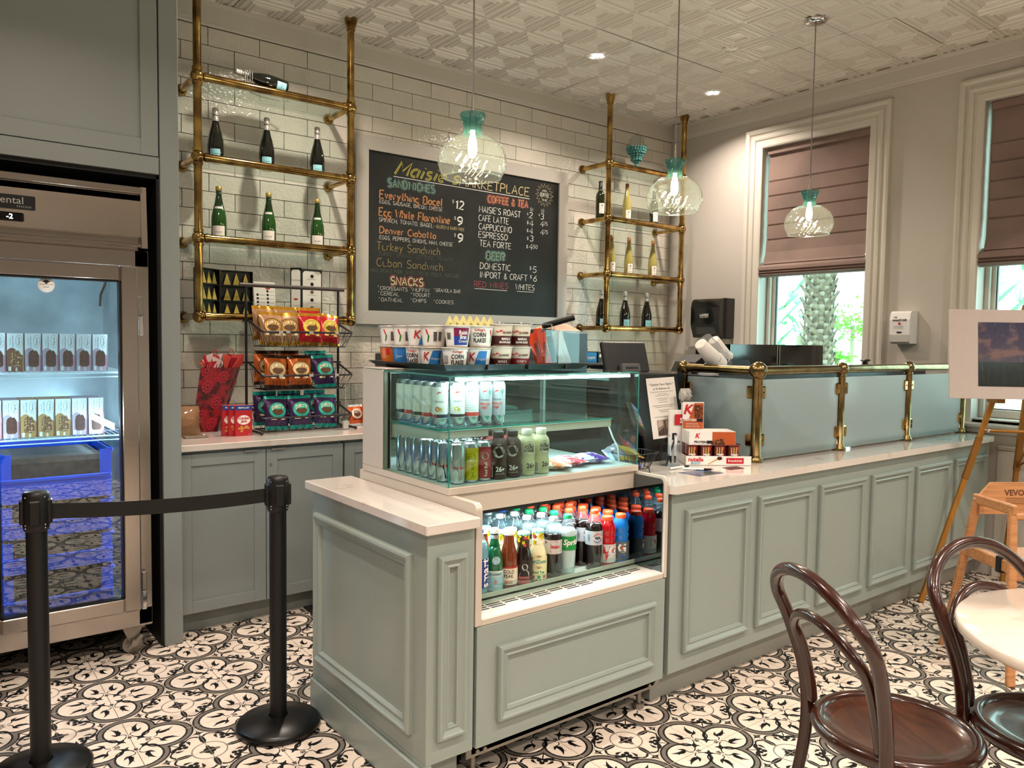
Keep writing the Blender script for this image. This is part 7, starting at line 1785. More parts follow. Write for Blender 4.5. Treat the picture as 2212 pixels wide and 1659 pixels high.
# contact grill with raised handle
t = thing('contact_grill', 'steel and black contact grill with a wire rack on top and raised black handle', 'grill', (2.56, 3.36, 1.0))
mb = MB(); mb.box(0, 0, 0, 0.62, 0.36, 0.50, b=0.008); mb.build('housing', mat('blue_grey_steel', '5e6c74', 0.3, 0.5), t)
mb = MB(); mb.box(-0.006, -0.008, 0.44, 0.36, 0.30, 0.508, b=0.003); put_text(mb, 'SUPER', 0.014, 1, TR(0.30, -0.009, 0.475)); mb.build('black_panel', [M_black, M_paper], t)
mb = MB()
for z in (0.512, 0.54): mb.tube([(0.0, 0.02, z), (0.35, 0.02, z), (0.35, 0.26, z), (0.0, 0.26, z)], 0.003, 6, closed=True)
for x in (0.0, 0.17, 0.35): mb.cyl((x, 0.02, 0.508), (x, 0.02, 0.54), 0.003, n=6)
mb.build('wire_rack', M_chrome, t)
mb = MB(); mb.cyl((0.35, 0.10, 0.53), (0.52, 0.02, 0.585), 0.018, n=12); mb.build('handle', M_black, t)
mb = MB(); mb.add([(0.40, 0.06, 0.505), (0.62, 0.06, 0.505), (0.62, 0.28, 0.505), (0.40, 0.28, 0.505), (0.47, 0.12, 0.55), (0.56, 0.12, 0.55), (0.56, 0.22, 0.55), (0.47, 0.22, 0.55)], [(0, 1, 5, 4), (1, 2, 6, 5), (2, 3, 7, 6), (3, 0, 4, 7), (4, 5, 6, 7)])
mb.build('paper_bag_top', mat('pale_kraft', 'c9a88c', 0.6), t)
mb = MB(); mb.box(0.0, 0.0, 0.0, 0.66, 0.42, 0.10, b=0.004); mb.box(0.02, 0.02, -0.96, 0.64, 0.40, 0.0)
tag(mb.build('equipment_stand', M_dsteel, None, (2.54, 3.34, 0.899)), 'steel stand carrying the contact grill behind the glass case', 'stand')
# deli paper boxes
t = thing('paper_box', 'blue deli paper carton on the back worktop beneath the corner brass shelf', 'box', (4.045, 4.34, ZWT), 0, 'deli paper cartons')
mb = MB(); mb.box(0, 0, 0, 0.165, 0.26, 0.36, 0, b=0.002); mb.build('dark_box', M_black, t)
mb = MB(); mb.box(0.0, -0.0, 0.3605, 0.155, 0.22, 0.430, 0, b=0.001); put_text(mb, 'deli paper', 0.031, 1, TR(0.078, -0.001, 0.392), bold=0.02); mb.build('carton_body', [mat('carton_azure', '1f86c9', 0.4), M_paper], t)
mb = MB(); mb.box(0, 0, 0, 0.085, 0.24, 0.43, 0, b=0.002); put_text(mb, 'paper', 0.026, 1, TR(0.045, -0.001, 0.392)); tag(mb.build('paper_box', [mat('carton_azure', '1f86c9', 0.4), M_paper], None, (3.945, 4.36, ZWT)), 'second blue deli paper carton half hidden by the clear bins', 'box', 'deli paper cartons')
mb = MB(); mb.box(0, 0, 0, 0.145, 0.22, 0.435, 0, b=0.002); put_text(mb, 'off broadway', 0.012, 1, TR(0.08, -0.001, 0.38)); mb.add([(0.022 + 0.012 * math.cos(a), -0.001, 0.405 + 0.014 * math.sin(a)) for a in [2 * PI * k / 12 for k in range(12)]], [tuple(range(12))], 1); tag(mb.build('paper_box', [M_black, M_paper], None, (4.215, 4.34, ZWT)), 'black carton with white lettering beside the blue deli paper', 'box', 'deli paper cartons')
mb = MB(); pillow(mb, 0.13, 0.05, 0.05, 0, 0.004, wob=0.006, seed=41); tag(mb.build('black_pouch', M_blackm, None, (4.13, 4.44, ZWT + 0.432)), 'crumpled black pouch on top of the blue deli paper carton', 'pouch')
# point of sale screen on its post, display box and flyer holder
t = thing('pos_terminal', 'black touch screen till seen from behind, beside the glass case', 'till', (2.60, 2.50, 0.8955), 0)
mb = MB(); T = TR(0, 0, 0.475) @ RZ(-0.10) @ RX(-0.30)
mb.box(-0.130, -0.012, -0.065, 0.130, 0.012, 0.078, b=0.006, T=T); mb.build('screen_back', M_black, t)
mb = MB(); mb.box(-0.055, -0.035, -0.070, 0.055, 0.0, -0.030, b=0.006, T=T)
for k in range(5): mb.box(-0.035 + k * 0.015, -0.037, -0.058, -0.026 + k * 0.015, -0.034, -0.048, 1, T=T)
mb.build('port_cover', [mat('grey_plastic', '4a4a4c', 0.4), M_blackm], t)
mb = MB(); mb.box(-0.04, 0.0, 0.0, 0.04, 0.06, 0.42, b=0.006); mb.box(-0.11, -0.06, 0.0, 0.11, 0.14, 0.02, b=0.006); mb.build('stand', M_black, t)
mb = MB(); mb.box(0, 0, 0, 0.40, 0.30, 0.405, b=0.008); tag(mb.build('till_cabinet', M_black, None, (2.70, 2.56, 0.8955)), 'black till cabinet behind the flyer holder on the long counter', 'cabinet')
mb = MB(); mb.box(0, 0, 0, 0.14, 0.002, 0.12, 0); mb.box(0, -0.0005, 0.095, 0.14, 0.0, 0.12, 1)
for k in range(4): mb.box(0.015, -0.0006, 0.075 - k * 0.018, 0.125 - 0.02 * (k % 2), 0.0, 0.078 - k * 0.018, 2)
tag(mb.build('notice', [M_paper, mat('notice_blue', '2358a8', 0.5), mat('faint_grey', 'a09a96', 0.6)], None, (2.865, 2.88, 1.3005), (0.12, 0, -0.05)), 'small white notice with a blue heading behind the till', 'notice')
t = thing('flyer_stand', 'black slanted stand holding a white piano nights flyer by the card reader', 'stand', (2.765, 2.43, 0.8955), 0.0)
T = TR(0, 0, 0) @ RY(0.0) @ RX(-0.17)
mb = MB(); mb.prism([(-0.085, 0.0), (0.245, 0.0), (0.175, 0.405), (-0.125, 0.405)], -0.012, 0.0, T=T @ Matrix(((1, 0, 0, 0), (0, 0, 1, 0), (0, 1, 0, 0), (0, 0, 0, 1)))); mb.box(-0.07, 0.0, 0.0, 0.20, 0.11, 0.018, b=0.004); mb.build('board', M_black, t)
SH = Matrix(((1, 0, 0.0, 0), (0, 1, 0, 0), (0, 0, 1, 0), (0, 0, 0, 1)))
mb = MB(); TT = T @ TR(-0.035, -0.0135, 0.100) @ RY(-0.03); w, h = 0.200, 0.285
mb.add([(0, 0, 0), (w, 0, 0), (w, 0, h), (0, 0, h)], [(0, 1, 2, 3)], 0, False, TT)
put_text(mb, '* Summer Piano Nights *', 0.0165, 1, TT @ TR(w / 2, -0.0006, h - 0.032), shear=0.1); put_text(mb, 'at The Belleview Inn', 0.0145, 1, TT @ TR(w / 2, -0.0006, h - 0.052), shear=0.1)
for k, (lw_, z) in enumerate([(0.8, 0.068), (0.35, 0.078), (0.5, 0.086), (0.42, 0.100), (0.30, 0.108), (0.33, 0.118), (0.75, 0.132), (0.62, 0.140), (0.4, 0.155), (0.28, 0.163), (0.75, 0.186)]):
    mb.add([(w * (0.5 - lw_ / 2), -0.0006, h - z), (w * (0.5 + lw_ / 2), -0.0006, h - z), (w * (0.5 + lw_ / 2), -0.0006, h - z + 0.0024), (w * (0.5 - lw_ / 2), -0.0006, h - z + 0.0024)], [(0, 1, 2, 3)], 2, False, TT)
mb.add([(w * .2, -0.0006, 0.012), (w * .8, -0.0006, 0.012), (w * .8, -0.0006, 0.085), (w * .2, -0.0006, 0.085)], [(0, 1, 2, 3)], 3, False, TT)
for P, m_ in (([(.2, .012), (.42, .012), (.42, .05), (.2, .03)], 4), ([(.44, .012), (.47, .012), (.47, .085), (.44, .085)], 4), ([(.22, .05), (.40, .06), (.40, .083), (.22, .083)], 5), ([(.60, .012), (.8, .012), (.8, .06), (.70, .03)], 1), ([(.5, .04), (.6, .045), (.6, .08), (.5, .08)], 5)):
    mb.add([(w * x, -0.0010, z) for x, z in P], [(0, 1, 2, 3)], m_, False, TT)
mb.build('flyer', [M_paper, M_ink, mat('faint_grey', 'a09a96', 0.6), mat('sepia_mid', '8a7468', 0.6), mat('sepia_dark', '4a3a34', 0.6), mat('sepia_light', 'c2ae9e', 0.6)], t)
# card reader on its stand
t = thing('card_reader', 'black card reader with lit grey keys on a low stand beside the glass case', 'card reader', (2.475, 2.33, 0.8955), 0)
mb = MB(); mb.box(-0.035, -0.02, 0, 0.045, 0.07, 0.012, b=0.004); mb.box(-0.02, 0.0, 0.01, 0.03, 0.04, 0.17, b=0.006); mb.lathe([(0.016, 0), (0.016, 0.003), (0, 0.003)], 14, T=TR(0.005, -0.002, 0.13) @ RX(PI / 2), mi=1); mb.build('stand', [M_black, mat('logo_red', 'b03a36', 0.4)], t)
T = TR(0.0, -0.02, 0.225) @ RZ(0.05) @ RY(0.62) @ RX(-0.75)
mb = MB(); mb.box(-0.040, -0.012, -0.088, 0.040, 0.016, 0.082, b=0.010, T=T); mb.build('housing', M_black, t)
mb = MB(); y = -0.0128
def kq(x0, z0, x1, z1, mi): mb.add([(x0, y, z0), (x1, y, z0), (x1, y, z1), (x0, y, z1)], [(0, 1, 2, 3)], mi, False, T)
kq(-0.028, 0.030, 0.028, 0.068, 0)
for r2 in range(4):
    for c2 in range(3): kq(-0.026 + c2 * 0.019, 0.004 - r2 * 0.0155, -0.012 + c2 * 0.019, 0.014 - r2 * 0.0155, 1)
for c2 in range(4): kq(-0.028 + c2 * 0.0145, 0.019, -0.017 + c2 * 0.0145, 0.0235, 1)
for c2, m_ in enumerate((2, 3, 4)): kq(-0.026 + c2 * 0.019, -0.058, -0.012 + c2 * 0.019, -0.049, m_)
mb.build('keypad', [mat('reader_screen', '5a5f9c', 0.2, emit='5a62a8', es=0.5), mat('key_grey', 'aeb3cc', 0.4), mat('key_red', 'c8342c', 0.4), mat('key_yellow', 'd9b02c', 0.4), mat('key_green', '3aa04a', 0.4)], t)
mb = MB(); mb.tube([(0.02, 0.03, 0.16), (0.06, 0.05, 0.12), (0.08, 0.08, 0.06), (0.12, 0.12, 0.012)], 0.003, 6); mb.build('cable', M_black, t)
# small wire basket of snack packs
t = thing('wire_basket', 'small black wire basket of snack packs on the counter beside the glass case', 'basket', (2.395, 2.235, 0.8955))
mb = MB(); W0, D0 = 0.085, 0.06; zt_ = 0.085
def rr(w_, d_, z, n=28): return [(w_ * math.copysign(abs(math.cos(a)) ** 0.6, math.cos(a)), d_ * math.copysign(abs(math.sin(a)) ** 0.6, math.sin(a)), z) for a in [2 * PI * k / n for k in range(n)]]
mb.tube(rr(0.098, 0.072, zt_ + 0.008), 0.0022, 6, closed=True); mb.tube(rr(0.06, 0.045, 0.028), 0.002, 6, closed=True); mb.tube(rr(0.083, 0.060, 0.058), 0.0014, 6, closed=True)
A_l, B_l = rr(0.098, 0.072, zt_ + 0.008), rr(0.06, 0.045, 0.028)
for a, b_ in zip(A_l, B_l): mb.cyl(a, b_, 0.0012, n=5, caps=False)
for x in (-0.045, 0.045): mb.tube([(x, -0.04, 0.028), (x, -0.045, 0.004), (x, 0.045, 0.004), (x, 0.04, 0.028)], 0.003, 6)
mb.build('wire', M_black, t)
NS = 'snack packs in the counter basket'
PK = {c: bag(M_foil(c), None if False else M_foil(c), None, None, w=0.085, h=0.12, t=0.03, seed=50 + i, name='snack_pack', cat='snack pack') for i, c in enumerate(('d9a21c', '1d49a8', 'b0202c', 'b9a5c9'))}
for c, loc, rot, lb in [('d9a21c', (2.42, 2.215, 0.965), (-1.2, 0.2, 0.5), 'yellow snack pack lying on top of the counter basket'), ('d9a21c', (2.37, 2.235, 0.955), (-1.25, 0.1, -0.4), 'yellow snack pack tucked in the side of the counter basket'), ('1d49a8', (2.40, 2.22, 0.925), (-1.3, 0, 0.2), 'dark blue snack pack at the bottom of the counter basket'),
                        ('1d49a8', (2.45, 2.26, 0.935), (-0.6, 0.5, 0.6), 'dark blue snack pack standing at the end of the counter basket'), ('b0202c', (2.43, 2.26, 0.950), (-0.7, 0.35, 0.5), 'red snack pack standing in the counter basket'), ('b9a5c9', (2.355, 2.24, 0.935), (-0.9, -0.4, -0.2), 'pale purple snack pack nearest the glass case in the basket')]:
    put(PK[c], loc, 0, lb, NS, rot=rot)
# pens, pen pot, postcard
t = thing('pen_pot', 'clear square pen pot between the flyer stand and wafer boxes', 'pen pot', (2.70, 2.305, 0.8955), 0.2)
mb = MB(); e_ = 0.002; s_ = 0.034; mb.box(-s_, -s_, 0, s_, s_, e_); mb.box(-s_, -s_, 0, s_, -s_ + e_, 0.095); mb.box(-s_, s_ - e_, 0, s_, s_, 0.095); mb.box(-s_, -s_, 0, -s_ + e_, s_, 0.095); mb.box(s_ - e_, -s_, 0, s_, s_, 0.095); mb.build('pot_walls', M_acr, t)
def pen():
    root = thing('pen', '', 'pen'); mb = MB(); mb.cyl((0, 0, 0.010), (0, 0, 0.042), 0.0042, 0.0055, n=10); mb.build('grip', M_black, root)
    mb = MB(); mb.cyl((0, 0, 0.042), (0, 0, 0.130), 0.005, n=10); mb.box(-0.0015, -0.008, 0.10, 0.0015, -0.005, 0.138); mb.build('barrel', M_white, root)
    mb = MB(); mb.cyl((0, 0, 0), (0, 0, 0.010), 0.001, 0.004, n=8); mb.cyl((0, 0, 0.130), (0, 0, 0.140), 0.0025, n=8); mb.build('tip', M_chrome, root); return root
PEN = pen()
for loc, rot, lb in [((2.715, 2.29, 0.901), (0.10, -0.16, 0.2), 'white pen with black grip upright in the pen pot'), ((2.70, 2.30, 0.901), (0.05, -0.22, 0.2), 'second white pen leaning in the pen pot'), ((2.738, 2.222, 0.9012), (0.0, -PI / 2, 2.36 - PI / 2 - 0.80), 'white pen lying behind on the counter by the snack basket'), ((2.745, 2.098, 0.9012), (0.0, -PI / 2, -0.83 + 0.0), 'white pen lying across the postcard')]:
    put(PEN, loc, 0, lb, 'white and black pens', rot=rot)
mb = MB(); mb.cyl((0, 0, 0), (0, 0, 0.14), 0.0045, n=8); tag(mb.build('black_pen', M_black, None, (2.69, 2.315, 0.901), (-0.1, 0.55, 0.0)), 'black pen leaning out of the pen pot towards the wafer boxes', 'pen')
mb = MB(); P = [(2.579, 2.155), (2.582, 2.045), (2.744, 2.042), (2.724, 2.150)]
mb.add([(x - 2.65, y - 2.10, 0.0006) for x, y in P], [(0, 1, 2, 3)], 0); mb.add([(x - 2.65, y - 2.10, 0.0) for x, y in P], [(3, 2, 1, 0)], 0); mb.add([(0.0 - .01, -.045, .0009), (.06, -.045, .0009), (.055, -.005, .0009), (.02, 0.0, .0009)], [(0, 1, 2, 3)], 1)
tag(mb.build('postcard', [mat('postcard_blue', '3d4560', 0.25, vary=(30, '59607a', 0.4, 0.6)), mat('postcard_green', '2f3a2a', 0.3)], None, (2.65, 2.10, 0.8955)), 'dark blue postcard lying on the counter near its edge', 'postcard')
mb = MB(); mb.add([(0, 0, 0.0005), (0.09, -0.01, 0.0005), (0.11, 0.05, 0.0005), (0.02, 0.06, 0.0005)], [(0, 1, 2, 3)], 0)
tag(mb.build('leaflet', mat('leaflet_brown', '3a2724', 0.3), None, (2.83, 2.075, 0.8958)), 'small dark brown leaflet peeking from under the wafer tray', 'leaflet')
# wafer snack tray, cups and bar cartons
t = thing('wafer_tray', 'white open carton tray with red print holding wafer snack tubs', 'carton', (2.94, 2.255, 0.8958), -0.62)
w, d_, h = 0.30, 0.18, 0.042
mb = MB(); mb.box(-w / 2, -d_ / 2, 0, w / 2, d_ / 2, 0.002); 
for a in ((-w / 2, -d_ / 2, w / 2, -d_ / 2 + .002), (-w / 2, d_ / 2 - .002, w / 2, d_ / 2), (-w / 2, -d_ / 2, -w / 2 + .002, d_ / 2), (w / 2 - .002, -d_ / 2, w / 2, d_ / 2)): mb.box(a[0], a[1], 0, a[2], a[3], h if a[0] < 0 else h * .7)
y = -d_ / 2 - 0.0008
put_text(mb, 'nutella', 0.026, 1, TR(-0.105, y, 0.026), bold=0.03); put_text(mb, '&GO!', 0.018, 3, TR(-0.105, y, 0.010), bold=0.02)
mb.add([(x, y, z) for x, z in ((0.035, 0.008), (0.115, 0.008), (0.115, 0.034), (0.035, 0.034))], [(0, 1, 2, 3)], 1); put_text(mb, 'Breadsticks', 0.014, 0, TR(0.075, y - .0006, 0.021), bold=0.02)
mb.add([(x, y, z) for x, z in ((-0.05, 0.006), (-0.045, 0.004), (0.0, 0.028), (-0.006, 0.032))], [(0, 1, 2, 3)], 2); mb.add([(0.004 + 0.012 * math.cos(a), y - .0004, 0.032 + 0.008 * math.sin(a)) for a in [2 * PI * k / 10 for k in range(10)]], [tuple(range(10))], 4)
mb.build('carton_tray', [M_paper, mat('print_red2', 'c4202c', 0.4), mat('wafer_tan', 'c99a5c', 0.5), mat('go_blue', '3a9ab8', 0.5), mat('choco', '3a1a14', 0.3)], t)
def wafer_cup():
    root = thing('wafer_tub', '', 'snack tub'); mb = MB(); w, d_, h = 0.056, 0.036, 0.082
    P = [(-w / 2, -d_ / 2), (w / 2 - 0.012, -d_ / 2), (w / 2, -d_ / 2 + 0.012), (w / 2, d_ / 2), (-w / 2, d_ / 2)]
    mb.prism(P, 0, h); mb.build('tub', mat('tub_brown', '5a1f1c', 0.3), root)
    mb = MB(); mb.prism([(p[0] * 1.06, p[1] * 1.06) for p in P], h, h + 0.002); mb.build('foil_lid', mat('lid_dark_red', '6a1a22', 0.25, 0.3), root)
    mb = MB(); y = -d_ / 2 - 0.0006
    mb.add([(x, y, z) for x, z in ((-0.024, 0.010), (0.014, 0.010), (0.014, 0.046), (-0.018, 0.046))], [(0, 1, 2, 3)], 0); put_text(mb, 'n', 0.030, 1, TR(-0.012, y - .0006, 0.034), bold=0.04); put_text(mb, 'utella', 0.019, 2, TR(0.006, y - .0007, 0.034), bold=0.04, sx=0.6)
    for k in range(3): mb.add([(x - 0.020 + k * 0.011, y - .0003, z) for x, z in ((0, 0.046), (0.007, 0.046), (0.0065, 0.076), (0.0015, 0.077))], [(0, 1, 2, 3)], 3)
    mb.add([(x, y - .0002, z) for x, z in ((0.003, 0.062), (0.015, 0.062), (0.015, 0.078), (0.003, 0.078))], [(0, 1, 2, 3)], 2); mb.add([(x, y - .0008, z) for x, z in ((-0.008, 0.010), (0.006, 0.014), (0.010, 0.024), (-0.002, 0.020))], [(0, 1, 2, 3)], 4)
    mb.build('printed_front', [M_paper, M_ink, mat('print_red2', 'c4202c', 0.4), mat('wafer_tan', 'c99a5c', 0.5), mat('choco', '3a1a14', 0.3)], root); return root
WC = wafer_cup(); c_, s_ = math.cos(-0.62), math.sin(-0.62)
for i, (u, v) in enumerate([(-0.112, -0.045), (-0.048, -0.050), (0.018, -0.045), (0.080, -0.050), (-0.10, 0.0), (-0.035, 0.0), (0.03, 0.0), (0.10, 0.010), (0.095, 0.055), (0.03, 0.050), (-0.035, 0.050), (-0.10, 0.050)]):
    put(WC, (2.94 + u * c_ - v * s_, 2.255 + u * s_ + v * c_, 0.8985), -0.62 + rnd.uniform(-.12, .12), 'wafer snack tub, %s place in the %s row of the white tray' % (ODD[i % 4], ('front', 'middle', 'rear')[i // 4]), 'wafer snack tubs in the tray')
t = thing('bar_carton', 'orange and white protein bar carton with raised back flap on top of the wafer tubs', 'carton', (2.925, 2.272, 0.983), -0.62)
w, d_, h = 0.215, 0.125, 0.062
mb = MB(); mb.box(-w / 2, -d_ / 2, 0, w / 2, d_ / 2, 0.002)
for a in ((-w / 2, -d_ / 2, w / 2, -d_ / 2 + .002), (-w / 2, d_ / 2 - .002, w / 2, d_ / 2), (-w / 2, -d_ / 2, -w / 2 + .002, d_ / 2), (w / 2 - .002, -d_ / 2, w / 2, d_ / 2)): mb.box(a[0], a[1], 0, a[2], a[3], h)
mb.box(-w / 2, d_ / 2 - .004, h, -w / 2 + 0.10, d_ / 2 - .002, h + 0.125); mb.build('carton', M_paper, t)
mb = MB(); y = -d_ / 2 - 0.0006; yb = d_ / 2 - 0.0048
def q4(x0, z0, x1, z1, mi, yy, P=None): mb.add([(x, yy, z) for x, z in (P or ((x0, z0), (x1, z0), (x1, z1), (x0, z1)))], [(0, 1, 2, 3)], mi)
q4(0.0, 0.001, w / 2 - .001, h - .001, 0, y); q4(-0.005, 0.004, 0.05, 0.030, 1, y - .0004, ((-0.005, 0.002), (0.06, 0.002), (0.05, 0.032), (0.0, 0.020))); put_text(mb, 'K', 0.030, 2, TR(-0.07, y - .0006, 0.042), shear=0.25, bold=0.03); put_text(mb, 'PROTEIN', 0.014, 3, TR(-0.055, y - .0006, 0.014), bold=0.03); q4(-0.025, 0.007, 0.0, 0.021, 3, y - .0005)
q4(-w / 2 + .002, h, -w / 2 + 0.098, h + 0.045, 0, yb); q4(0, 0, 0, 0, 0, yb, ((-w / 2 + .03, h + 0.045), (-w / 2 + 0.098, h + 0.045), (-w / 2 + 0.098, h + 0.12), (-w / 2 + 0.055, h + 0.12))); q4(-w / 2 + .055, h + 0.05, -w / 2 + 0.095, h + 0.11, 1, yb - .0005)
put_text(mb, 'K', 0.062, 2, TR(-w / 2 + 0.022, yb - .0010, h + 0.088), shear=0.25, bold=0.03); put_text(mb, 'PROTEIN', 0.0145, 4, TR(-w / 2 + 0.036, yb - .0012, h + 0.040), bold=0.03); q4(-w / 2 + .068, h + 0.032, -w / 2 + 0.096, h + 0.048, 3, yb - .0011); put_text(mb, 'CHOCOLATE', 0.0095, 4, TR(-w / 2 + 0.045, yb - .0010, h + 0.022)); put_text(mb, 'PEANUT BUTTER', 0.0085, 4, TR(-w / 2 + 0.048, yb - .0010, h + 0.010))
mb.build('printed_sides', [mat('bar_orange', 'b8562a', 0.4), mat('bar_brown', '4a2418', 0.4, vary=(120, '9a5a30', 0.5, 0.6)), mat('print_red2', 'c4202c', 0.4), M_ink, M_paper], t)
t = thing('wafer_carton', 'white folded wafer carton standing behind the protein bar carton', 'carton', (2.875, 2.395, 0.8958), -0.35)
mb = MB(); mb.box(-0.06, 0, 0, 0.035, 0.012, 0.235, b=0.001); mb.box(0.0, -0.004, 0.20, 0.075, 0.0, 0.268, b=0.001); mb.build('carton', M_paper, t)
mb = MB(); q4(-0.035, 0.165, 0.03, 0.215, 0, -0.0052); put_text(mb, 'S', 0.034, 1, TR(0.0, -0.0060, 0.185), bold=0.04); put_text(mb, 'n', 0.062, 2, TR(-0.03, -0.001, 0.115), bold=0.04); put_text(mb, 'nutella', 0.014, 2, TR(-0.02, -0.001, 0.085), bold=0.02); mb.build('printed_front', [mat('print_red2', 'c4202c', 0.4), M_paper, M_ink], t)
mb = MB(); pillow(mb, 0.07, 0.07, 0.05, 0, 0.004, wob=0.008, seed=61); tag(mb.build('crumpled_wrap', mat('grey_film', 'a5a29c', 0.3), None, (2.93, 2.42, 1.16)), 'crumpled clear wrap sticking up behind the white wafer carton', 'wrap')
# prep shelf behind the screen with cups and black boxes
mb = MB(); mb.box(0, 0, 0, 2.20, 0.50, 0.03, b=0.003); mb.box(0.02, 0.02, -0.36, 0.05, 0.48, 0.0); mb.box(2.15, 0.02, -0.36, 2.18, 0.48, 0.0); mb.box(1.08, 0.02, -0.36, 1.11, 0.48, 0.0)
tag(mb.build('prep_shelf', M_dsteel, None, (3.16, 2.40, 1.255)), 'steel shelf behind the frosted glass screen carrying cups and black boxes', 'shelf')
M_cupw = mat('paper_cup_white', 'e0dcd8', 0.5)
t = thing('cup_dispenser', 'black slanted cup dispenser behind the brass rail', 'cup dispenser', (3.27, 2.55, 1.286), 0.0)
mb = MB(); XZ = Matrix(((1, 0, 0, 0), (0, 0, 1, 0), (0, 1, 0, 0), (0, 0, 0, 1)))
mb.prism([(0.0, 0.0), (0.30, 0.0), (0.26, 0.075), (0.10, 0.080)], -0.06, 0.10, T=XZ); mb.prism([(-0.02, 0.0), (0.10, 0.0), (0.10, 0.10), (0.02, 0.06)], 0.10, 0.24, T=XZ); mb.build('housing', M_black, t)
def cup_stack(n, R0, R1_, L, m):
    mb = MB(); z = 0
    for k in range(n): mb.lathe([(R1_ + 0.003, z), (R1_ + 0.004, z + 0.004), (R1_, z + 0.008)], 22); z += 0.011
    mb.lathe([(0, 0.001), (R1_, 0.001)], 22); mb.lathe([(R1_, z), (R0, z + L), (R0 - 0.004, z + L + 0.002), (0, z + L - 0.003)], 22); return mb
for loc, ang, n, m, lb in [((3.235, 2.46, 1.335), -0.95, 5, M_cupw, 'stack of white paper cups lying slanted, nearer the brass corner post'), ((3.47, 2.60, 1.365), -0.80, 1, M_cupw, 'stack of white paper cups raised higher in the black dispenser'), ((3.37, 2.53, 1.335), -0.85, 7, glass('clear_cup', 'eef0f0', ior=1.6, body=0.12), 'stack of clear plastic cups between the two white paper cup stacks')]:
    o = cup_stack(n, 0.030, 0.043, 0.13, m).build('cup_stack', m, None, loc, (0, ang, 0)); tag(o, lb, 'cups', 'cup stacks behind the rail')
for i, (x0, x1, lb) in enumerate([(4.02, 4.53, 'black square sided container behind the brass rail, nearer the cups'), (4.55, 5.08, 'black square sided container behind the brass rail, nearer the window')]):
    t = thing('black_container', lb, 'container', (x0, 2.98, 1.286), 0, 'black containers behind the brass rail')
    mb = MB(); e_ = 0.006; w = x1 - x0; d_ = 0.26; h = 0.155
    mb.box(0, 0, 0, w, d_, e_); mb.box(0, 0, 0, w, e_, h); mb.box(0, d_ - e_, 0, w, d_, h); mb.box(0, 0, 0, e_, d_, h); mb.box(w - e_, 0, 0, w, d_, h); mb.build('walls', M_blackg, t)
    mb = MB(); mb.box(-0.002, -0.003, 0, 0.010, 0.006, h + 0.002) if i else mb.box(w - 0.008, -0.003, 0, w + 0.004, 0.006, h + 0.002); mb.build('edge_trim', M_steel, t)
mb = MB(); mb.box(0, 0, 0, 1.20, 0.34, 0.025, b=0.003); mb.box(0.02, 0.02, -1.26, 0.06, 0.32, 0.0); mb.box(1.14, 0.02, -1.26, 1.18, 0.32, 0.0); tag(mb.build('rear_stand', M_dsteel, None, (3.94, 2.94, 1.2605)), 'steel stand under the black containers by the window', 'stand')
t = thing('lidded_pan', 'low pan with a black knob on its lid behind the second brass post', 'pan', (5.02, 2.64, 1.286))
mb = MB(); mb.box(-0.22, -0.12, 0, 0.22, 0.12, 0.012, b=0.004); mb.lathe([(0.14, 0.012), (0.15, 0.018), (0.10, 0.026), (0, 0.030)], 28); mb.build('lid', M_steel, t)
mb = MB(); mb.cyl((0, 0, 0.028), (0, 0, 0.055), 0.016, n=14); mb.box(-0.035, -0.02, 0.055, 0.035, 0.02, 0.068, b=0.005); mb.build('knob', M_black, t)
# floor mat by the cabinets
mb = MB(); mb.box(0, 0, 0, 2.6, 0.92, 0.012, b=0.004)
for i in range(24): mb.box(0.03 + i * 0.107, 0.03, 0.012, 0.11 + i * 0.107, 0.89, 0.014)
tag(mb.build('floor_mat', M_blackm, None, (1.64, 2.98, 0.0)), 'black rubber floor mat between the display case and back cabinets', 'mat')
# ================================================================ wall dispensers
t = thing('towel_dispenser', 'black paper towel dispenser on the wall beside the first window', 'dispenser', (XR - 0.001, 4.262, 1.49), -PI / 2)
# local: x runs along the wall towards the room's far corner, -y away from the wall
D_ = 0.20; hh = 0.325; ww = 0.29
mb = MB(); prof = [(0, 0.0), (-D_ * 0.80, 0.0), (-D_ * 0.86, 0.03), (-D_ * 0.97, 0.085), (-D_, 0.11), (-D_, 0.25), (-D_ * 0.95, 0.295), (-D_ * 0.84, 0.318), (-D_ * 0.70, hh), (0, hh)]
mb.prism(prof, 0.0, ww, T=YZ); mb.build('cover', mat('black_glossy_shell', '0a0b0d', 0.16, coat=0.6), t)
mb = MB(); mb.prism([(-D_ * 0.865, 0.030), (-D_ * 0.985, 0.088), (-D_ * 0.95, 0.088), (-D_ * 0.84, 0.035)], 0.045, ww - 0.045, T=YZ); mb.build('clear_window', mat('smoke_window', '3a3c3e', 0.1, coat=0.5), t)
mb = MB(); put_text(mb, 'LAVEX', 0.030, 0, TR(ww * 0.48, -D_ - 0.0008, 0.185), bold=0.02); mb.box(ww * 0.33, -D_ - 0.001, 0.166, ww * 0.62, -D_, 0.169); put_text(mb, 'push', 0.014, 1, TR(ww * 0.52, -D_ - 0.0008, 0.125)); mb.build('lettering', [M_paper, mat('dark_grey_print', '333538', 0.4)], t)
mb = MB(); mb.box(0.03, -0.07, -0.17, ww - 0.02, -0.0, -0.002, b=0.004); tag(mb.build('towel_backplate', M_wall, None, (XR - 0.001, 4.262, 1.49), (0, 0, -PI / 2)), 'plain pale plate on the wall under the black towel dispenser', 'wall plate')
t = thing('soap_dispenser', 'grey soap dispenser on the wall low beside the corner', 'dispenser', (XR - 0.001, 4.40, 1.235), -PI / 2)
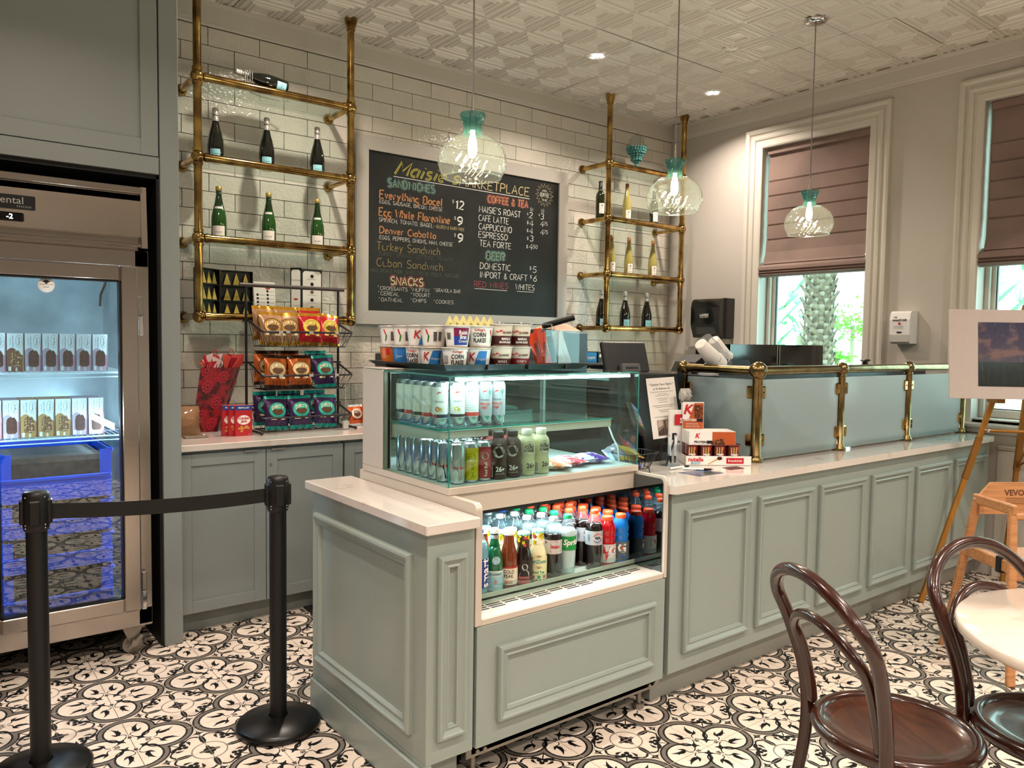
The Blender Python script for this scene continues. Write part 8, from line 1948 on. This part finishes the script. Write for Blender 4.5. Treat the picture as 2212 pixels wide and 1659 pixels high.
mb = MB(); mb.prism([(0, 0), (-0.09, 0), (-0.105, 0.05), (-0.105, 0.15), (-0.09, 0.18), (0, 0.185)], 0, 0.12, T=YZ); mb.build('cover', mat('soap_grey', '8f8c88', 0.25), t); mb = MB(); mb.box(0.02, -0.112, 0.02, 0.10, -0.10, 0.09, b=0.004); mb.build('push_bar', mat('soap_grey_light', 'b3b0ab', 0.3), t)
t = thing('hand_foam_dispenser', 'white hand foam dispenser on the wall between the two windows', 'dispenser', (XR - 0.001, 2.625, 1.462), -PI / 2)
mb = MB(); ww = 0.135; prof = [(0, 0.0), (-0.085, 0.0), (-0.10, 0.055), (-0.108, 0.06), (-0.112, 0.16), (-0.100, 0.205), (-0.085, 0.218), (0, 0.222)]; mb.prism(prof, 0, ww, T=YZ); mb.build('cover', M_white, t)
mb = MB(); mb.prism([(-0.084, -0.004), (-0.108, 0.012), (-0.116, 0.052), (-0.085, 0.056)], 0.004, ww - 0.004, T=YZ); mb.build('push_bar', mat('off_white_plastic', 'd9d6d2', 0.25), t)
mb = MB(); y = -0.1135
put_text(mb, 'DEB', 0.012, 0, TR(0.040, y, 0.176), bold=0.04); put_text(mb, 'InstantFOAM', 0.018, 0, TR(ww / 2, y, 0.158), bold=0.03, sx=0.95); mb.add([(x, y, z) for x, z in ((0.02, 0.149), (0.115, 0.149), (0.115, 0.150), (0.02, 0.150))], [(0, 1, 2, 3)], 1)
mb.add([(ww / 2 + 0.009 * math.cos(a), y, 0.134 + 0.009 * math.sin(a)) for a in [2 * PI * k / 14 for k in range(14)]], [tuple(range(14))], 1)
for k in range(3): mb.add([(x, y, 0.116 - k * 0.007 + z) for x, z in ((0.030, 0), (0.095, 0), (0.095, 0.0018), (0.030, 0.0018))], [(0, 1, 2, 3)], 2)
mb.add([(ww / 2 + 0.020 * math.cos(a), y - .0004, 0.078 + 0.009 * math.sin(a) * (1 if a > PI else 0.25)) for a in [2 * PI * k / 18 for k in range(18)]], [tuple(range(18))], 0); mb.build('lettering', [M_ink, mat('foam_red', 'c4303c', 0.4), mat('faint_grey', 'a09a96', 0.6)], t)

# ================================================================ rope barrier posts
M_blk = mat('barrier_black', '060607', 0.45); M_bpost = mat('barrier_post_black', '050506', 0.33)
def stanchion(x, y, lb, clip_dir):
    t = thing('barrier_post', lb, 'barrier post', (x, y, 0), clip_dir, 'black belt barrier posts')
    mb = MB(); mb.lathe([(0, 0), (0.146, 0), (0.152, 0.006), (0.152, 0.022), (0.142, 0.032), (0.06, 0.046), (0.034, 0.050)], 48); mb.build('base', M_bpost, t)
    mb = MB(); mb.cyl((0, 0, 0.04), (0, 0, 0.82), 0.0305, n=28); mb.build('pole', M_blk, t)
    mb = MB(); mb.lathe([(0.032, 0.812), (0.036, 0.815), (0.0385, 0.83), (0.0385, 0.925), (0.0365, 0.935), (0.033, 0.940), (0.0, 0.941)], 28)
    for k in range(4): mb.box(0.030, -0.016, 0.835, 0.046, 0.016, 0.915, b=0.004, T=RZ(k * PI / 2))
    mb.build('belt_head', M_blk, t)
    mb = MB()
    for k in range(4):
        a = k * PI / 2 + PI / 4
        for z in (0.826, 0.836): mb.sph((0.0388 * math.cos(a), 0.0388 * math.sin(a), z), 0.003, 8, 5)
        mb.sph((0.0382 * math.cos(a), 0.0382 * math.sin(a), 0.925), 0.0025, 8, 5)
    mb.build('rivet', M_chrome, t); return t
P1, P2 = Vector((0.317, 2.90, 0)), Vector((1.058, 2.745, 0)); dd = math.atan2(P2.y - P1.y, P2.x - P1.x)
stanchion(P1.x, P1.y, 'black belt barrier post in front of the freezer', dd); stanchion(P2.x, P2.y, 'black belt barrier post beside the sage end cabinet', dd)
u = (P2 - P1).normalized(); n_ = 24; vs = []
for i in range(n_ + 1):
    s_ = i / n_; p = P1 + u * 0.045 + (P2 - P1 - u * 0.09) * s_; sag = -0.012 * 4 * s_ * (1 - s_)
    q = Vector((-u.y, u.x, 0)) * 0.0008
    for sg in (-1, 1):
        for z in (0.848, 0.898): vs.append((p.x + q.x * sg, p.y + q.y * sg, z + sag))
fs = []
for i in range(n_): a, b_ = i * 4, i * 4 + 4; fs += [(a, b_, b_ + 1, a + 1), (a + 2, a + 3, b_ + 3, b_ + 2), (a + 1, b_ + 1, b_ + 3, a + 3), (a, a + 2, b_ + 2, b_)]
mb = MB(); mb.add(vs, fs); tag(mb.build('barrier_belt', M_blk), 'black webbing belt stretched between the two barrier posts', 'belt')

# ================================================================ easel with framed print
EX, EY = 4.72, 1.86
M_oak = mat('easel_wood', 'a8742c', 0.32, 0.15, grain=((30, 30, 2), '966424', 3.0))
t = thing('easel', 'golden folding easel standing by the far end of the counter', 'easel', (4.70, 1.84, 0))
def leg(pts, w_=0.034, d_=0.022, name='leg'):
    a, b_ = Vector(pts[0]), Vector(pts[1]); ax = (b_ - a); L_ = ax.length; ax.normalize()
    side = Vector((0.788, -0.616, 0)) ; side = (side - ax * side.dot(ax)).normalized(); nn = ax.cross(side)
    M4 = Matrix((( side.x, nn.x, ax.x, a.x), (side.y, nn.y, ax.y, a.y), (side.z, nn.z, ax.z, a.z), (0, 0, 0, 1)))
    mb = MB(); f = 0.42
    mb.box(-w_ * .42, -d_ * .42, 0, w_ * .42, d_ * .42, L_ * f, b=0.002, T=M4); mb.box(-w_ / 2, -d_ / 2, L_ * f, w_ / 2, d_ / 2, L_ * 0.56, b=0.002, T=M4, mi=1); mb.box(-w_ * .42, -d_ * .42, L_ * 0.56, w_ * .42, d_ * .42, L_ * 0.70, b=0.002, T=M4); mb.box(-w_ / 2, -d_ / 2, L_ * .70, w_ / 2, d_ / 2, L_ * 0.80, b=0.002, T=M4, mi=1); mb.box(-w_ / 2, -d_ / 2, L_ * 0.80, w_ / 2, d_ / 2, L_, b=0.002, T=M4)
    mb.box(-w_ * .45, -d_ * .45, -0.004, w_ * .45, d_ * .45, 0.004, 2, T=M4)
    return mb
M_oak2 = mat('easel_wood_dark', '8a5c22', 0.32, 0.15)
o0 = Vector((4.70, 1.84, 0)); apex = Vector((5.02, 1.62, 1.72))
foot1, foot2, foot3 = Vector((4.495, 1.986, 0)), Vector((5.10, 1.10, 0)), Vector((5.33, 1.872, 0))
for f_, ap in ((foot1, Vector((4.93, 1.68, 1.68))), (foot2, Vector((5.06, 1.56, 1.68))), (foot3, Vector((5.03, 1.66, 1.70)))):
    leg((f_ - o0, ap - o0)).build('leg', [M_oak, M_oak2, M_black], t)
T = TR(*(Vector((5.00, 1.625, 1.615)) - o0)) @ RZ(-0.66)
mb = MB(); mb.box(-0.075, -0.018, -0.02, 0.16, 0.018, 0.20, b=0.004, T=T)
mb.build('head_plate', M_oak, t)
mb = MB()
for x, z in ((-0.03, 0.06), (0.035, 0.10), (0.035, 0.06), (0.10, 0.06), (0.035, 0.16)): mb.sph((x, -0.022, z), 0.007, 8, 6, T=T)
mb.build('screw', M_brass, t)
mb = MB(); mb.box(0.005, -0.020, 0.022, 0.075, -0.018, 0.040, 0, T=T); put_text(mb, 'EASEL ART', 0.010, 1, T @ TR(0.040, -0.0206, 0.031)); mb.build('name_strip', [M_black, M_paper], t)
# cross bars
def lerp(a, b_, k): return a + (b_ - a) * k
k1 = 0.585
A_, B_ = lerp(foot1, Vector((4.93, 1.68, 1.68)), k1), lerp(foot2, Vector((5.06, 1.56, 1.68)), k1)
mb = MB(); off = Vector((-0.02, -0.02, 0)); mb.tube([tuple(A_ - o0 + off), tuple(lerp(A_, B_, 1.0) - o0 + off)], 0.0085, 6)
Cc = lerp(foot3, Vector((5.03, 1.66, 1.70)), 0.43); mid = lerp(A_, B_, 0.45); 
mb.tube([tuple(mid - o0 + off), tuple(Cc - o0)], 0.006, 6); mb.tube([tuple(lerp(A_, B_, 0.7) - o0 + off), tuple(Cc - o0)], 0.006, 6); mb.build('cross_bar', M_oak, t)
mb = MB()
for k in (0.02, 0.42, 0.62): mb.sph(tuple(lerp(A_, B_, k) - o0 + off * 1.5), 0.010, 10, 6)
mb.build('bar_screw', M_chrome, t)
# ledge hooks
hk = lerp(foot1, Vector((4.93, 1.68, 1.68)), 0.675)
for f_, ap in ((foot1, Vector((4.93, 1.68, 1.68))), (foot2, Vector((5.06, 1.56, 1.68)))):
    h_ = lerp(f_, ap, 0.685) - o0; d2 = Vector((-0.616, -0.788, 0))
    mb = MB(); mb.box(-0.022, -0.075, -0.012, 0.022, 0.02, 0.012, b=0.003, T=TR(*h_) @ RZ(-0.66)); mb.box(-0.022, -0.078, -0.012, 0.022, -0.070, 0.03, b=0.002, T=TR(*h_) @ RZ(-0.66)); mb.build('ledge', M_oak2, t)
# print in a white mat, plastic wrapped, on the ledge
def pic_mat():
    m = bpy.data.materials.new('seascape_print'); m.use_nodes = True; nt = m.node_tree; b = nt.nodes['Principled BSDF']; L = nt.links.new; b.inputs['Roughness'].default_value = 0.35
    tc = nt.nodes.new('ShaderNodeTexCoord'); sp = nt.nodes.new('ShaderNodeSeparateXYZ'); L(tc.outputs['Object'], sp.inputs[0])
    mr = nt.nodes.new('ShaderNodeMapRange'); mr.inputs[1].default_value = 0.0; mr.inputs[2].default_value = 0.352; L(sp.outputs['Z'], mr.inputs[0])
    rp = nt.nodes.new('ShaderNodeValToRGB'); E_ = rp.color_ramp.elements
    for p_, c in ((0.0, '1d2426'), (0.20, '2b373b'), (0.36, '3b4a50')): pass
    E_[0].position = 0.0; E_[0].color = hx('1b2124'); E_[1].position = 1.0; E_[1].color = hx('3d3d58')
    for p_, c in ((0.22, '2a3538'), (0.375, '3c494d'), (0.385, '555668'), (0.5, '54505f'), (0.7, '46455e')): e = E_.new(p_); e.color = hx(c)
    L(mr.outputs[0], rp.inputs[0])
    mp = nt.nodes.new('ShaderNodeMapping'); mp.inputs['Scale'].default_value = (1, 1, 2.0); L(tc.outputs['Object'], mp.inputs[0])
    n = nt.nodes.new('ShaderNodeTexNoise'); n.inputs['Scale'].default_value = 7; n.inputs['Detail'].default_value = 7; L(mp.outputs[0], n.inputs['Vector'])
    r2 = nt.nodes.new('ShaderNodeValToRGB'); r2.color_ramp.elements[0].position = 0.50; r2.color_ramp.elements[1].position = 0.60; L(n.outputs['Fac'], r2.inputs[0])
    gt = nt.nodes.new('ShaderNodeMapRange'); gt.inputs[1].default_value = 0.135; gt.inputs[2].default_value = 0.16; L(sp.outputs['Z'], gt.inputs[0])
    ml = nt.nodes.new('ShaderNodeMath'); ml.operation = 'MULTIPLY'; L(r2.outputs[0], ml.inputs[0]); L(gt.outputs[0], ml.inputs[1]); ml2 = nt.nodes.new('ShaderNodeMath'); ml2.operation = 'MULTIPLY'; ml2.inputs[1].default_value = 0.75; L(ml.outputs[0], ml2.inputs[0])
    mx = nt.nodes.new('ShaderNodeMix'); mx.data_type = 'RGBA'; mx.inputs['B'].default_value = hx('8a6f6c'); L(ml2.outputs[0], mx.inputs['Factor']); L(rp.outputs[0], mx.inputs['A']); L(mx.outputs['Result'], b.inputs['Base Color'])
    return m
t = thing('framed_print', 'seascape print in a wide white mat, wrapped in clear film on the easel', 'picture', (4.505, 1.885, 1.165), -0.745)
T = RX(-0.10)
mb = MB(); W_, H_ = 0.80, 0.49; mb.box(0, 0, 0, W_, 0.012, H_, b=0.001, T=T); mb.build('mat_board', mat('white_mat_board', 'c9bdb8', 0.5), t)
mb = MB(); mb.box(0.152, -0.0015, 0.070, W_ - 0.152, 0, 0.415, 0); 
pn = MB(); pn.add([(0, 0, 0), (W_ - 0.30, 0, 0), (W_ - 0.30, 0, 0.352), (0, 0, 0.352)], [(0, 1, 2, 3)]); p = pn.build('print', pic_mat(), t, tuple(T @ Vector((0.150, -0.0012, 0.068))), (-0.10, 0, 0))
mb = MB(); mb.add([(x, -0.0006, z) for x, z in ((0.22, 0.128), (0.50, 0.128), (0.50, 0.148), (0.34, 0.145), (0.26, 0.134))], [(0, 1, 2, 3, 4)], 0); mb.add([(x, -0.0009, z) for x, z in ((0.30, 0.108), (0.305, 0.108), (0.297, 0.128))], [(0, 1, 2)], 1); mb.build('printed_islet', [mat('islet', '2a3022', 0.5), M_paper], p)
def film():
    m = glass('wrinkled_film', 'ffffff', 0.06, ior=1.55); nt = m.node_tree; L = nt.links.new
    tc = nt.nodes.new('ShaderNodeTexCoord'); mp = nt.nodes.new('ShaderNodeMapping'); mp.inputs['Rotation'].default_value = (0, 0.8, 0); mp.inputs['Scale'].default_value = (1.0, 1.0, 0.25); L(tc.outputs['Object'], mp.inputs[0])
    n = nt.nodes.new('ShaderNodeTexNoise'); n.inputs['Scale'].default_value = 34; n.inputs['Detail'].default_value = 3; n.inputs['Distortion'].default_value = 1.0; L(mp.outputs[0], n.inputs['Vector'])
    bp = nt.nodes.new('ShaderNodeBump'); bp.inputs['Strength'].default_value = 0.8; bp.inputs['Distance'].default_value = 0.012; L(n.outputs['Fac'], bp.inputs['Height'])
    for g_ in nt.nodes:
        if g_.type == 'BSDF_GLOSSY': L(bp.outputs[0], g_.inputs['Normal'])
    return m
mb = MB(); mb.add([(-.002, -.003, -.002), (W_ + .002, -.003, -.002), (W_ + .002, -.003, H_ + .002), (-.002, -.003, H_ + .002)], [(0, 1, 2, 3)], 0, False, T); mb.build('clear_film', film(), t)

# ================================================================ high chair
M_pine = mat('pale_pine', 'c08a5c', 0.4, grain=((2, 30, 30), 'a8744a', 2.0))
t = thing('high_chair', 'pale wooden restaurant high chair with black straps behind the round table', 'high chair', (4.02, 1.30, 0), -0.60)
def bar3(a, b_, w_, h_, name, T=None):
    a, b_ = Vector(a), Vector(b_); ax = b_ - a; L_ = ax.length; ax.normalize(); up = Vector((0, 0, 1)); sd = ax.cross(up)
    sd = sd.normalized() if sd.length > 0.2 else Vector((1, 0, 0)); up = sd.cross(ax)
    M4 = Matrix(((sd.x, up.x, ax.x, a.x), (sd.y, up.y, ax.y, a.y), (sd.z, up.z, ax.z, a.z), (0, 0, 0, 1)))
    mb = MB(); mb.box(-w_ / 2, -h_ / 2, 0, w_ / 2, h_ / 2, L_, b=0.005, T=M4); return mb.build(name, M_pine, t)
# local frame: x along the rails, y depth (back at +y)
HW, TOPZ = 0.20, 0.745
for sx_ in (-1, 1):
    bar3((sx_ * 0.245, -0.235, 0), (sx_ * 0.185, -0.115, TOPZ), 0.036, 0.026, 'leg'); bar3((sx_ * 0.245, 0.235, 0), (sx_ * 0.185, 0.115, TOPZ), 0.036, 0.026, 'leg')
    bar3((sx_ * 0.188, -0.135, TOPZ - 0.005), (sx_ * 0.188, 0.135, TOPZ - 0.005), 0.024, 0.045, 'side_rail'); bar3((sx_ * 0.205, -0.155, 0.49), (sx_ * 0.205, 0.155, 0.49), 0.022, 0.055, 'seat_rail'); bar3((sx_ * 0.235, -0.215, 0.13), (sx_ * 0.235, 0.215, 0.13), 0.020, 0.04, 'foot_rail')
bar3((-0.185, -0.122, TOPZ - 0.035), (0.185, -0.122, TOPZ - 0.035), 0.028, 0.028, 'front_bar'); bar3((-0.20, -0.14, 0.46), (0.20, -0.14, 0.46), 0.02, 0.06, 'front_bar'); bar3((-0.215, -0.19, 0.24), (0.215, -0.19, 0.24), 0.02, 0.05, 'foot_bar'); bar3((-0.23, 0.205, 0.17), (0.23, 0.205, 0.17), 0.02, 0.05, 'foot_bar')
mb = MB(); mb.box(-0.195, -0.145, 0.485, 0.195, 0.145, 0.503, b=0.004); mb.build('seat', M_pine, t)
mb = MB(); T = TR(0, 0.118, TOPZ) @ RX(-0.12); mb.prism([(-0.185, -0.075), (0.185, -0.075), (0.185, 0.005), (0.12, 0.072), (-0.12, 0.072), (-0.185, 0.005)], -0.009, 0.009, T=T @ XZ); mb.build('backrest', M_pine, t)
mb = MB(); put_text(mb, 'VEVOR', 0.038, 0, T @ TR(0, -0.0098, 0.022), bold=0.03)
for k in range(4): mb.add([(x, -0.0098, -0.004 - k * 0.008 + z) for x, z in ((-0.055, 0), (0.055, 0), (0.055, 0.0025), (-0.055, 0.0025))], [(0, 1, 2, 3)], 0, False, T)
mb.build('burnt_lettering', mat('burnt_brown', '5f3a22', 0.6), t)
mb = MB(); mb.box(-0.222, -0.105, 0.455, -0.180, -0.075, 0.525); mb.tube([(-0.13, -0.155, 0.47), (-0.11, -0.165, 0.36), (-0.09, -0.16, 0.27), (-0.07, -0.15, 0.20)], 0.011, 6); mb.tube([(0.03, -0.155, 0.46), (0.04, -0.16, 0.36), (0.02, -0.155, 0.24)], 0.011, 6); mb.build('strap', M_blackm, t)

# ================================================================ round table and bentwood chairs
TX, TY = 2.325, 0.502
t = thing('round_table', 'round cafe table with a pale quartz top and black base', 'table', (TX, TY, 0))
mb = MB(); mb.lathe([(0, 0.722), (0.395, 0.722), (0.400, 0.727), (0.400, 0.747), (0.395, 0.752), (0, 0.752)], 96); mb.build('tabletop', mat('table_quartz', 'd9cbbd', 0.10, vary=(7, 'bda999', 0.62, 0.82), coat=0.5), t)
mb = MB(); mb.cyl((0, 0, 0.03), (0, 0, 0.715), 0.038, n=20); mb.lathe([(0, 0.0), (0.24, 0.0), (0.25, 0.008), (0.24, 0.018), (0.05, 0.040), (0.04, 0.05)], 40); mb.lathe([(0, 0.700), (0.12, 0.700), (0.12, 0.7215), (0, 0.7215)], 24); mb.build('pedestal', M_blk, t)
M_bent = mat('dark_stained_beech', '3a1a10', 0.22, coat=0.5, grain=((6, 6, 1), '2a120b', 8.0)); M_seat = mat('stained_plywood_seat', '4e2414', 0.24, coat=0.5, grain=((1.5, 9, 1), '2e140c', 4.0))
def bentwood(lb, x, y, rz):
    """back of the chair towards +y"""
    t = thing('bentwood_chair', lb, 'chair', (x, y, 0), rz, 'bentwood chairs at the round table')
    mb = MB(); R = 0.198
    mb.lathe([(0, 0.452), (0.13, 0.452), (0.178, 0.460), (0.184, 0.466)], 64, mi=0); mb.lathe([(0, 0.440), (0.18, 0.440)], 48); mb.build('seat', M_seat, t)
    mb = MB(); mb.tube([(R * math.cos(a) * 0.955, R * math.sin(a) * 0.955, 0.452) for a in [2 * PI * k / 72 for k in range(72)]], 0.018, 12, closed=True); mb.lathe([(0.175, 0.428), (0.192, 0.428), (0.192, 0.452), (0.175, 0.452), (0.175, 0.428)], 64); mb.build('seat_ring', M_bent, t)
    # one bent piece: rear legs and outer hoop
    pts = []
    hw = 0.165
    for sgn in (-1,):
        pts += [(-0.195, 0.235, 0.0), (-0.180, 0.190, 0.16), (-0.168, 0.158, 0.32), (-0.163, 0.150, 0.455), (-0.170, 0.165, 0.58), (-0.190, 0.200, 0.70)]
    n = 14
    for k in range(1, n):
        a = PI - PI * k / n; pts.append((0.198 * math.cos(a), 0.205 + 0.080 * math.sin(a) ** 0.8, 0.73 + 0.150 * math.sin(a)))
    pts += [(-p[0], p[1], p[2]) for p in pts[5::-1]]
    # smooth the path
    def cr(P, m=4):
        out = []
        for i in range(len(P) - 1):
            p0, p1, p2, p3 = (Vector(P[max(i - 1, 0)]), Vector(P[i]), Vector(P[i + 1]), Vector(P[min(i + 2, len(P) - 1)]))
            for q in range(m):
                s = q / m; out.append(tuple(0.5 * ((2 * p1) + (p2 - p0) * s + (2 * p0 - 5 * p1 + 4 * p2 - p3) * s * s + (3 * p1 - p0 - 3 * p2 + p3) * s ** 3)))
        out.append(tuple(P[-1])); return out
    S_ = cr(pts); rad = [0.0125 + 0.005 * min(1, p[2] / 0.40) if p[2] < 0.45 else 0.0175 for p in S_]
    mb = MB(); mb.tube(S_, rad, 12); mb.build('back_hoop', M_bent, t)
    pts = [(-0.140, 0.150, 0.475), (-0.139, 0.158, 0.53), (-0.142, 0.180, 0.62)]; n = 10
    for k in range(1, n):
        a = PI - PI * k / n; pts.append((0.148 * math.cos(a), 0.186 + 0.062 * math.sin(a), 0.645 + 0.118 * math.sin(a)))
    pts += [(-p[0], p[1], p[2]) for p in pts[2::-1]]
    mb = MB(); S_ = cr(pts); mb.tube(S_, [0.009 if i in (0, len(S_) - 1) else 0.0145 for i in range(len(S_))], 12); mb.build('inner_hoop', M_bent, t)
    for sx_ in (-1, 1):
        mb = MB(); mb.tube(cr([(sx_ * 0.118, -0.128, 0.435), (sx_ * 0.135, -0.150, 0.30), (sx_ * 0.152, -0.172, 0.15), (sx_ * 0.180, -0.205, 0.0)]), [0.018] * 5 + [0.015] * 4 + [0.012] * 4, 12); mb.build('leg', M_bent, t)
    mb = MB(); mb.tube([(0.158 * math.cos(a), 0.158 * math.sin(a), 0.215) for a in [2 * PI * k / 48 for k in range(48)]], 0.0085, 8, closed=True); mb.build('leg_ring', M_bent, t)
    return t
bentwood('dark bentwood chair pulled out with its whole round seat in view', 2.005, 0.935, math.atan2(0.09, -0.17) - PI / 2 + 0.03)
bentwood('dark bentwood chair tucked under the round quartz table', 2.345, 0.672, -0.30)

# ================================================================ outside the windows
M_trunk = mat('palm_trunk', 'a8998a', 0.8); M_boot = mat('palm_boot', '8a7866', 0.8, vary=(12, '5f5044', 0.4, 0.6)); M_frond = mat('palm_leaf', '7fb24a', 0.5); M_frond2 = mat('pale_palm_leaf', '8fcf9a', 0.5); M_bush = mat('bush_leaf', '7ec43a', 0.5); M_pink = mat('pink_bloom', 'd9607a', 0.6)
gd = MB(); gd.box(XR + 0.3, -16, -0.9, 40, 40, -0.8); struct(gd.build('ground_outside', mat('bright_paving', 'e8e6df', 0.8)))
pr = random.Random(9)
def frond(mb, base, d, up, L_, mi=0, n=16, w_=0.016, ll=0.32):
    d = Vector(d).normalized(); P = []
    for k in range(9): s = k / 8; P.append(Vector(base) + d * (L_ * s) + Vector((0, 0, up * s - L_ * 0.55 * s * s)))
    mb.tube([tuple(p) for p in P], [0.012 * (1 - 0.8 * k / 8) for k in range(9)], 5, mi); sd = d.cross(Vector((0, 0, 1))).normalized()
    for k in range(n):
        s = (k + 1) / (n + 1) * 8; i = int(s); p = P[i].lerp(P[min(i + 1, 8)], s - i); t_ = (P[min(i + 1, 8)] - P[i]).normalized(); l_ = ll * math.sin(PI * (0.15 + 0.8 * k / n))
        for sg in (-1, 1):
            tip = p + (sd * sg * 0.8 + t_ * 0.6 + Vector((0, 0, -0.35))).normalized() * l_
            mb.add([tuple(p - t_ * w_), tuple(p + t_ * w_), tuple(tip)], [(0, 1, 2)], mi)
def palm(x, y, z0, H, lb, cr_, fr_n, L_, name='palm_tree'):
    t = thing(name, lb, 'palm tree', (x, y, z0), 0, 'palm trees outside the windows'); mb = MB(); mb.cyl((0, 0, 0), (0, 0, H), cr_ * 1.05, cr_, n=16); mb.build('trunk', M_trunk, t)
    mb = MB(); z = 0.1; k = 0
    while z < H:
        for j in range(9):
            a = 2 * PI * (j + 0.5 * (k % 2)) / 9 + pr.uniform(-.08, .08); c, s = math.cos(a), math.sin(a); q = Vector((c, s, 0)); w2 = Vector((-s, c, 0)) * (cr_ * 0.30)
            b_ = q * cr_ * 0.98; tp = q * (cr_ * 1.30 + pr.uniform(-.01, .02)); 
            mb.add([tuple(b_ - w2 + Vector((0, 0, z))), tuple(b_ + w2 + Vector((0, 0, z))), tuple(tp + w2 * .5 + Vector((0, 0, z + 0.10))), tuple(tp - w2 * .5 + Vector((0, 0, z + 0.10))), tuple(b_ * .95 + Vector((0, 0, z + 0.12)))], [(0, 1, 2, 3), (3, 2, 4)], 0)
        z += 0.075; k += 1
    stuff(mb.build('trunk_boots', M_boot, t))
    mb = MB()
    for j in range(fr_n): a = 2 * PI * j / fr_n + pr.uniform(-.2, .2); frond(mb, (0, 0, H - pr.uniform(0, .1)), (math.cos(a), math.sin(a), 0.25), pr.uniform(0.5, 1.2), L_ * pr.uniform(.8, 1.1))
    stuff(mb.build('fronds', M_frond, t)); return t
palm(8.85, 5.26, -0.8, 4.35, 'palm tree with a rough diamond patterned trunk seen through the first window', 0.17, 16, 1.9)
mb = MB()
for cx2, cy2, cz2 in ((-0.42, 0.02, 3.60), (0.40, -0.25, 3.72), (0.55, -0.35, 3.80), (-0.75, 0.2, 3.76)):
    for k in range(110): a, b_, r = pr.uniform(0, 6.28), pr.uniform(-1, 1), 0.16; s = math.sqrt(1 - b_ * b_); mb.sph((cx2 + r * s * math.cos(a), cy2 + r * s * math.sin(a), cz2 + r * 0.8 * b_), 0.02, 5, 4)
tag(mb.build('palm_fruit', mat('palm_fruit_yellow', 'b9a828', 0.5), None, (8.85, 5.26, -0.8)), 'yellow green palm fruit clusters hanging under the fronds', 'palm fruit', None, 'stuff')
def fan_palm(x, y, z, n, r, lb, m, trunk=True):
    t = thing('fan_palm', lb, 'palm tree', (x, y, -0.8), 0, 'palm trees outside the windows'); mb = MB(); mb.cyl((0, 0, 0), (0, 0, z + 0.8 - r * .5), 0.05, n=8); mb.build('trunk', M_trunk, t); mb = MB()
    for k in range(n):
        a, b_ = pr.uniform(0, 6.28), pr.uniform(-0.6, 1.0); c0 = Vector((math.cos(a) * r * .6, math.sin(a) * r * .6, z + 0.8 + b_ * r * .7)); ax = Vector((math.cos(a), math.sin(a), b_)).normalized(); u_ = ax.orthogonal().normalized(); v_ = ax.cross(u_)
        for q in range(11): an = -1.3 + q * 0.26; dr = (ax * math.cos(an) + (u_ if k % 2 else v_) * math.sin(an)); mb.add([tuple(c0 - u_ * .012), tuple(c0 + u_ * .012), tuple(c0 + dr * r * .55)], [(0, 1, 2)])
    stuff(mb.build('fronds', m, t))
fan_palm(9.3, 6.02, 1.75, 46, 0.75, 'pale green fan palm seen at the near edge of the first window', M_frond2); fan_palm(9.2, 5.98, 1.05, 30, 0.55, 'second pale fan palm lower down in the first window', M_frond2); fan_palm(9.8, 6.10, 1.72, 12, 0.3, 'small fan palm crown between the big trunk and the pale fan palms', M_frond2)
fan_palm(9.0, 3.35, 1.8, 46, 0.8, 'green palm seen behind the easel through the second window', M_frond2); fan_palm(8.2, 2.2, 0.7, 40, 0.5, 'low green palm at the bottom of the second window', M_frond)
def bush(x, y, z, r, n, lb, pink=0.1):
    t = thing('flowering_bush', lb, 'bush', (x, y, -0.8), 0, 'bushes outside the windows'); mb = MB(); mb.cyl((0, 0, 0), (0, 0, z + 0.8), 0.03, n=6); mb.build('stem', M_trunk, t); mb = MB()
    for k in range(n):
        c0 = Vector((pr.gauss(0, r * .5), pr.gauss(0, r * .8), z + 0.8 + pr.gauss(0, r * .35))); d = Vector((pr.uniform(-1, 1), pr.uniform(-1, 1), pr.uniform(-1, 1))).normalized() * 0.045; e = d.orthogonal() * 0.5
        mb.add([tuple(c0 - d), tuple(c0 + e), tuple(c0 + d), tuple(c0 - e)], [(0, 1, 2, 3)], 1 if pr.random() < pink else 0)
    stuff(mb.build('foliage', [M_bush, M_pink], t))
bush(10.5, 5.72, 1.72, 0.42, 420, 'lime green flowering bush high beyond the first window'); bush(9.9, 5.60, 1.28, 0.15, 90, 'small green bush just above the lidded pan in the first window', 0.02); bush(9.5, 2.5, 0.75, 0.35, 300, 'green bush low beyond the second window')
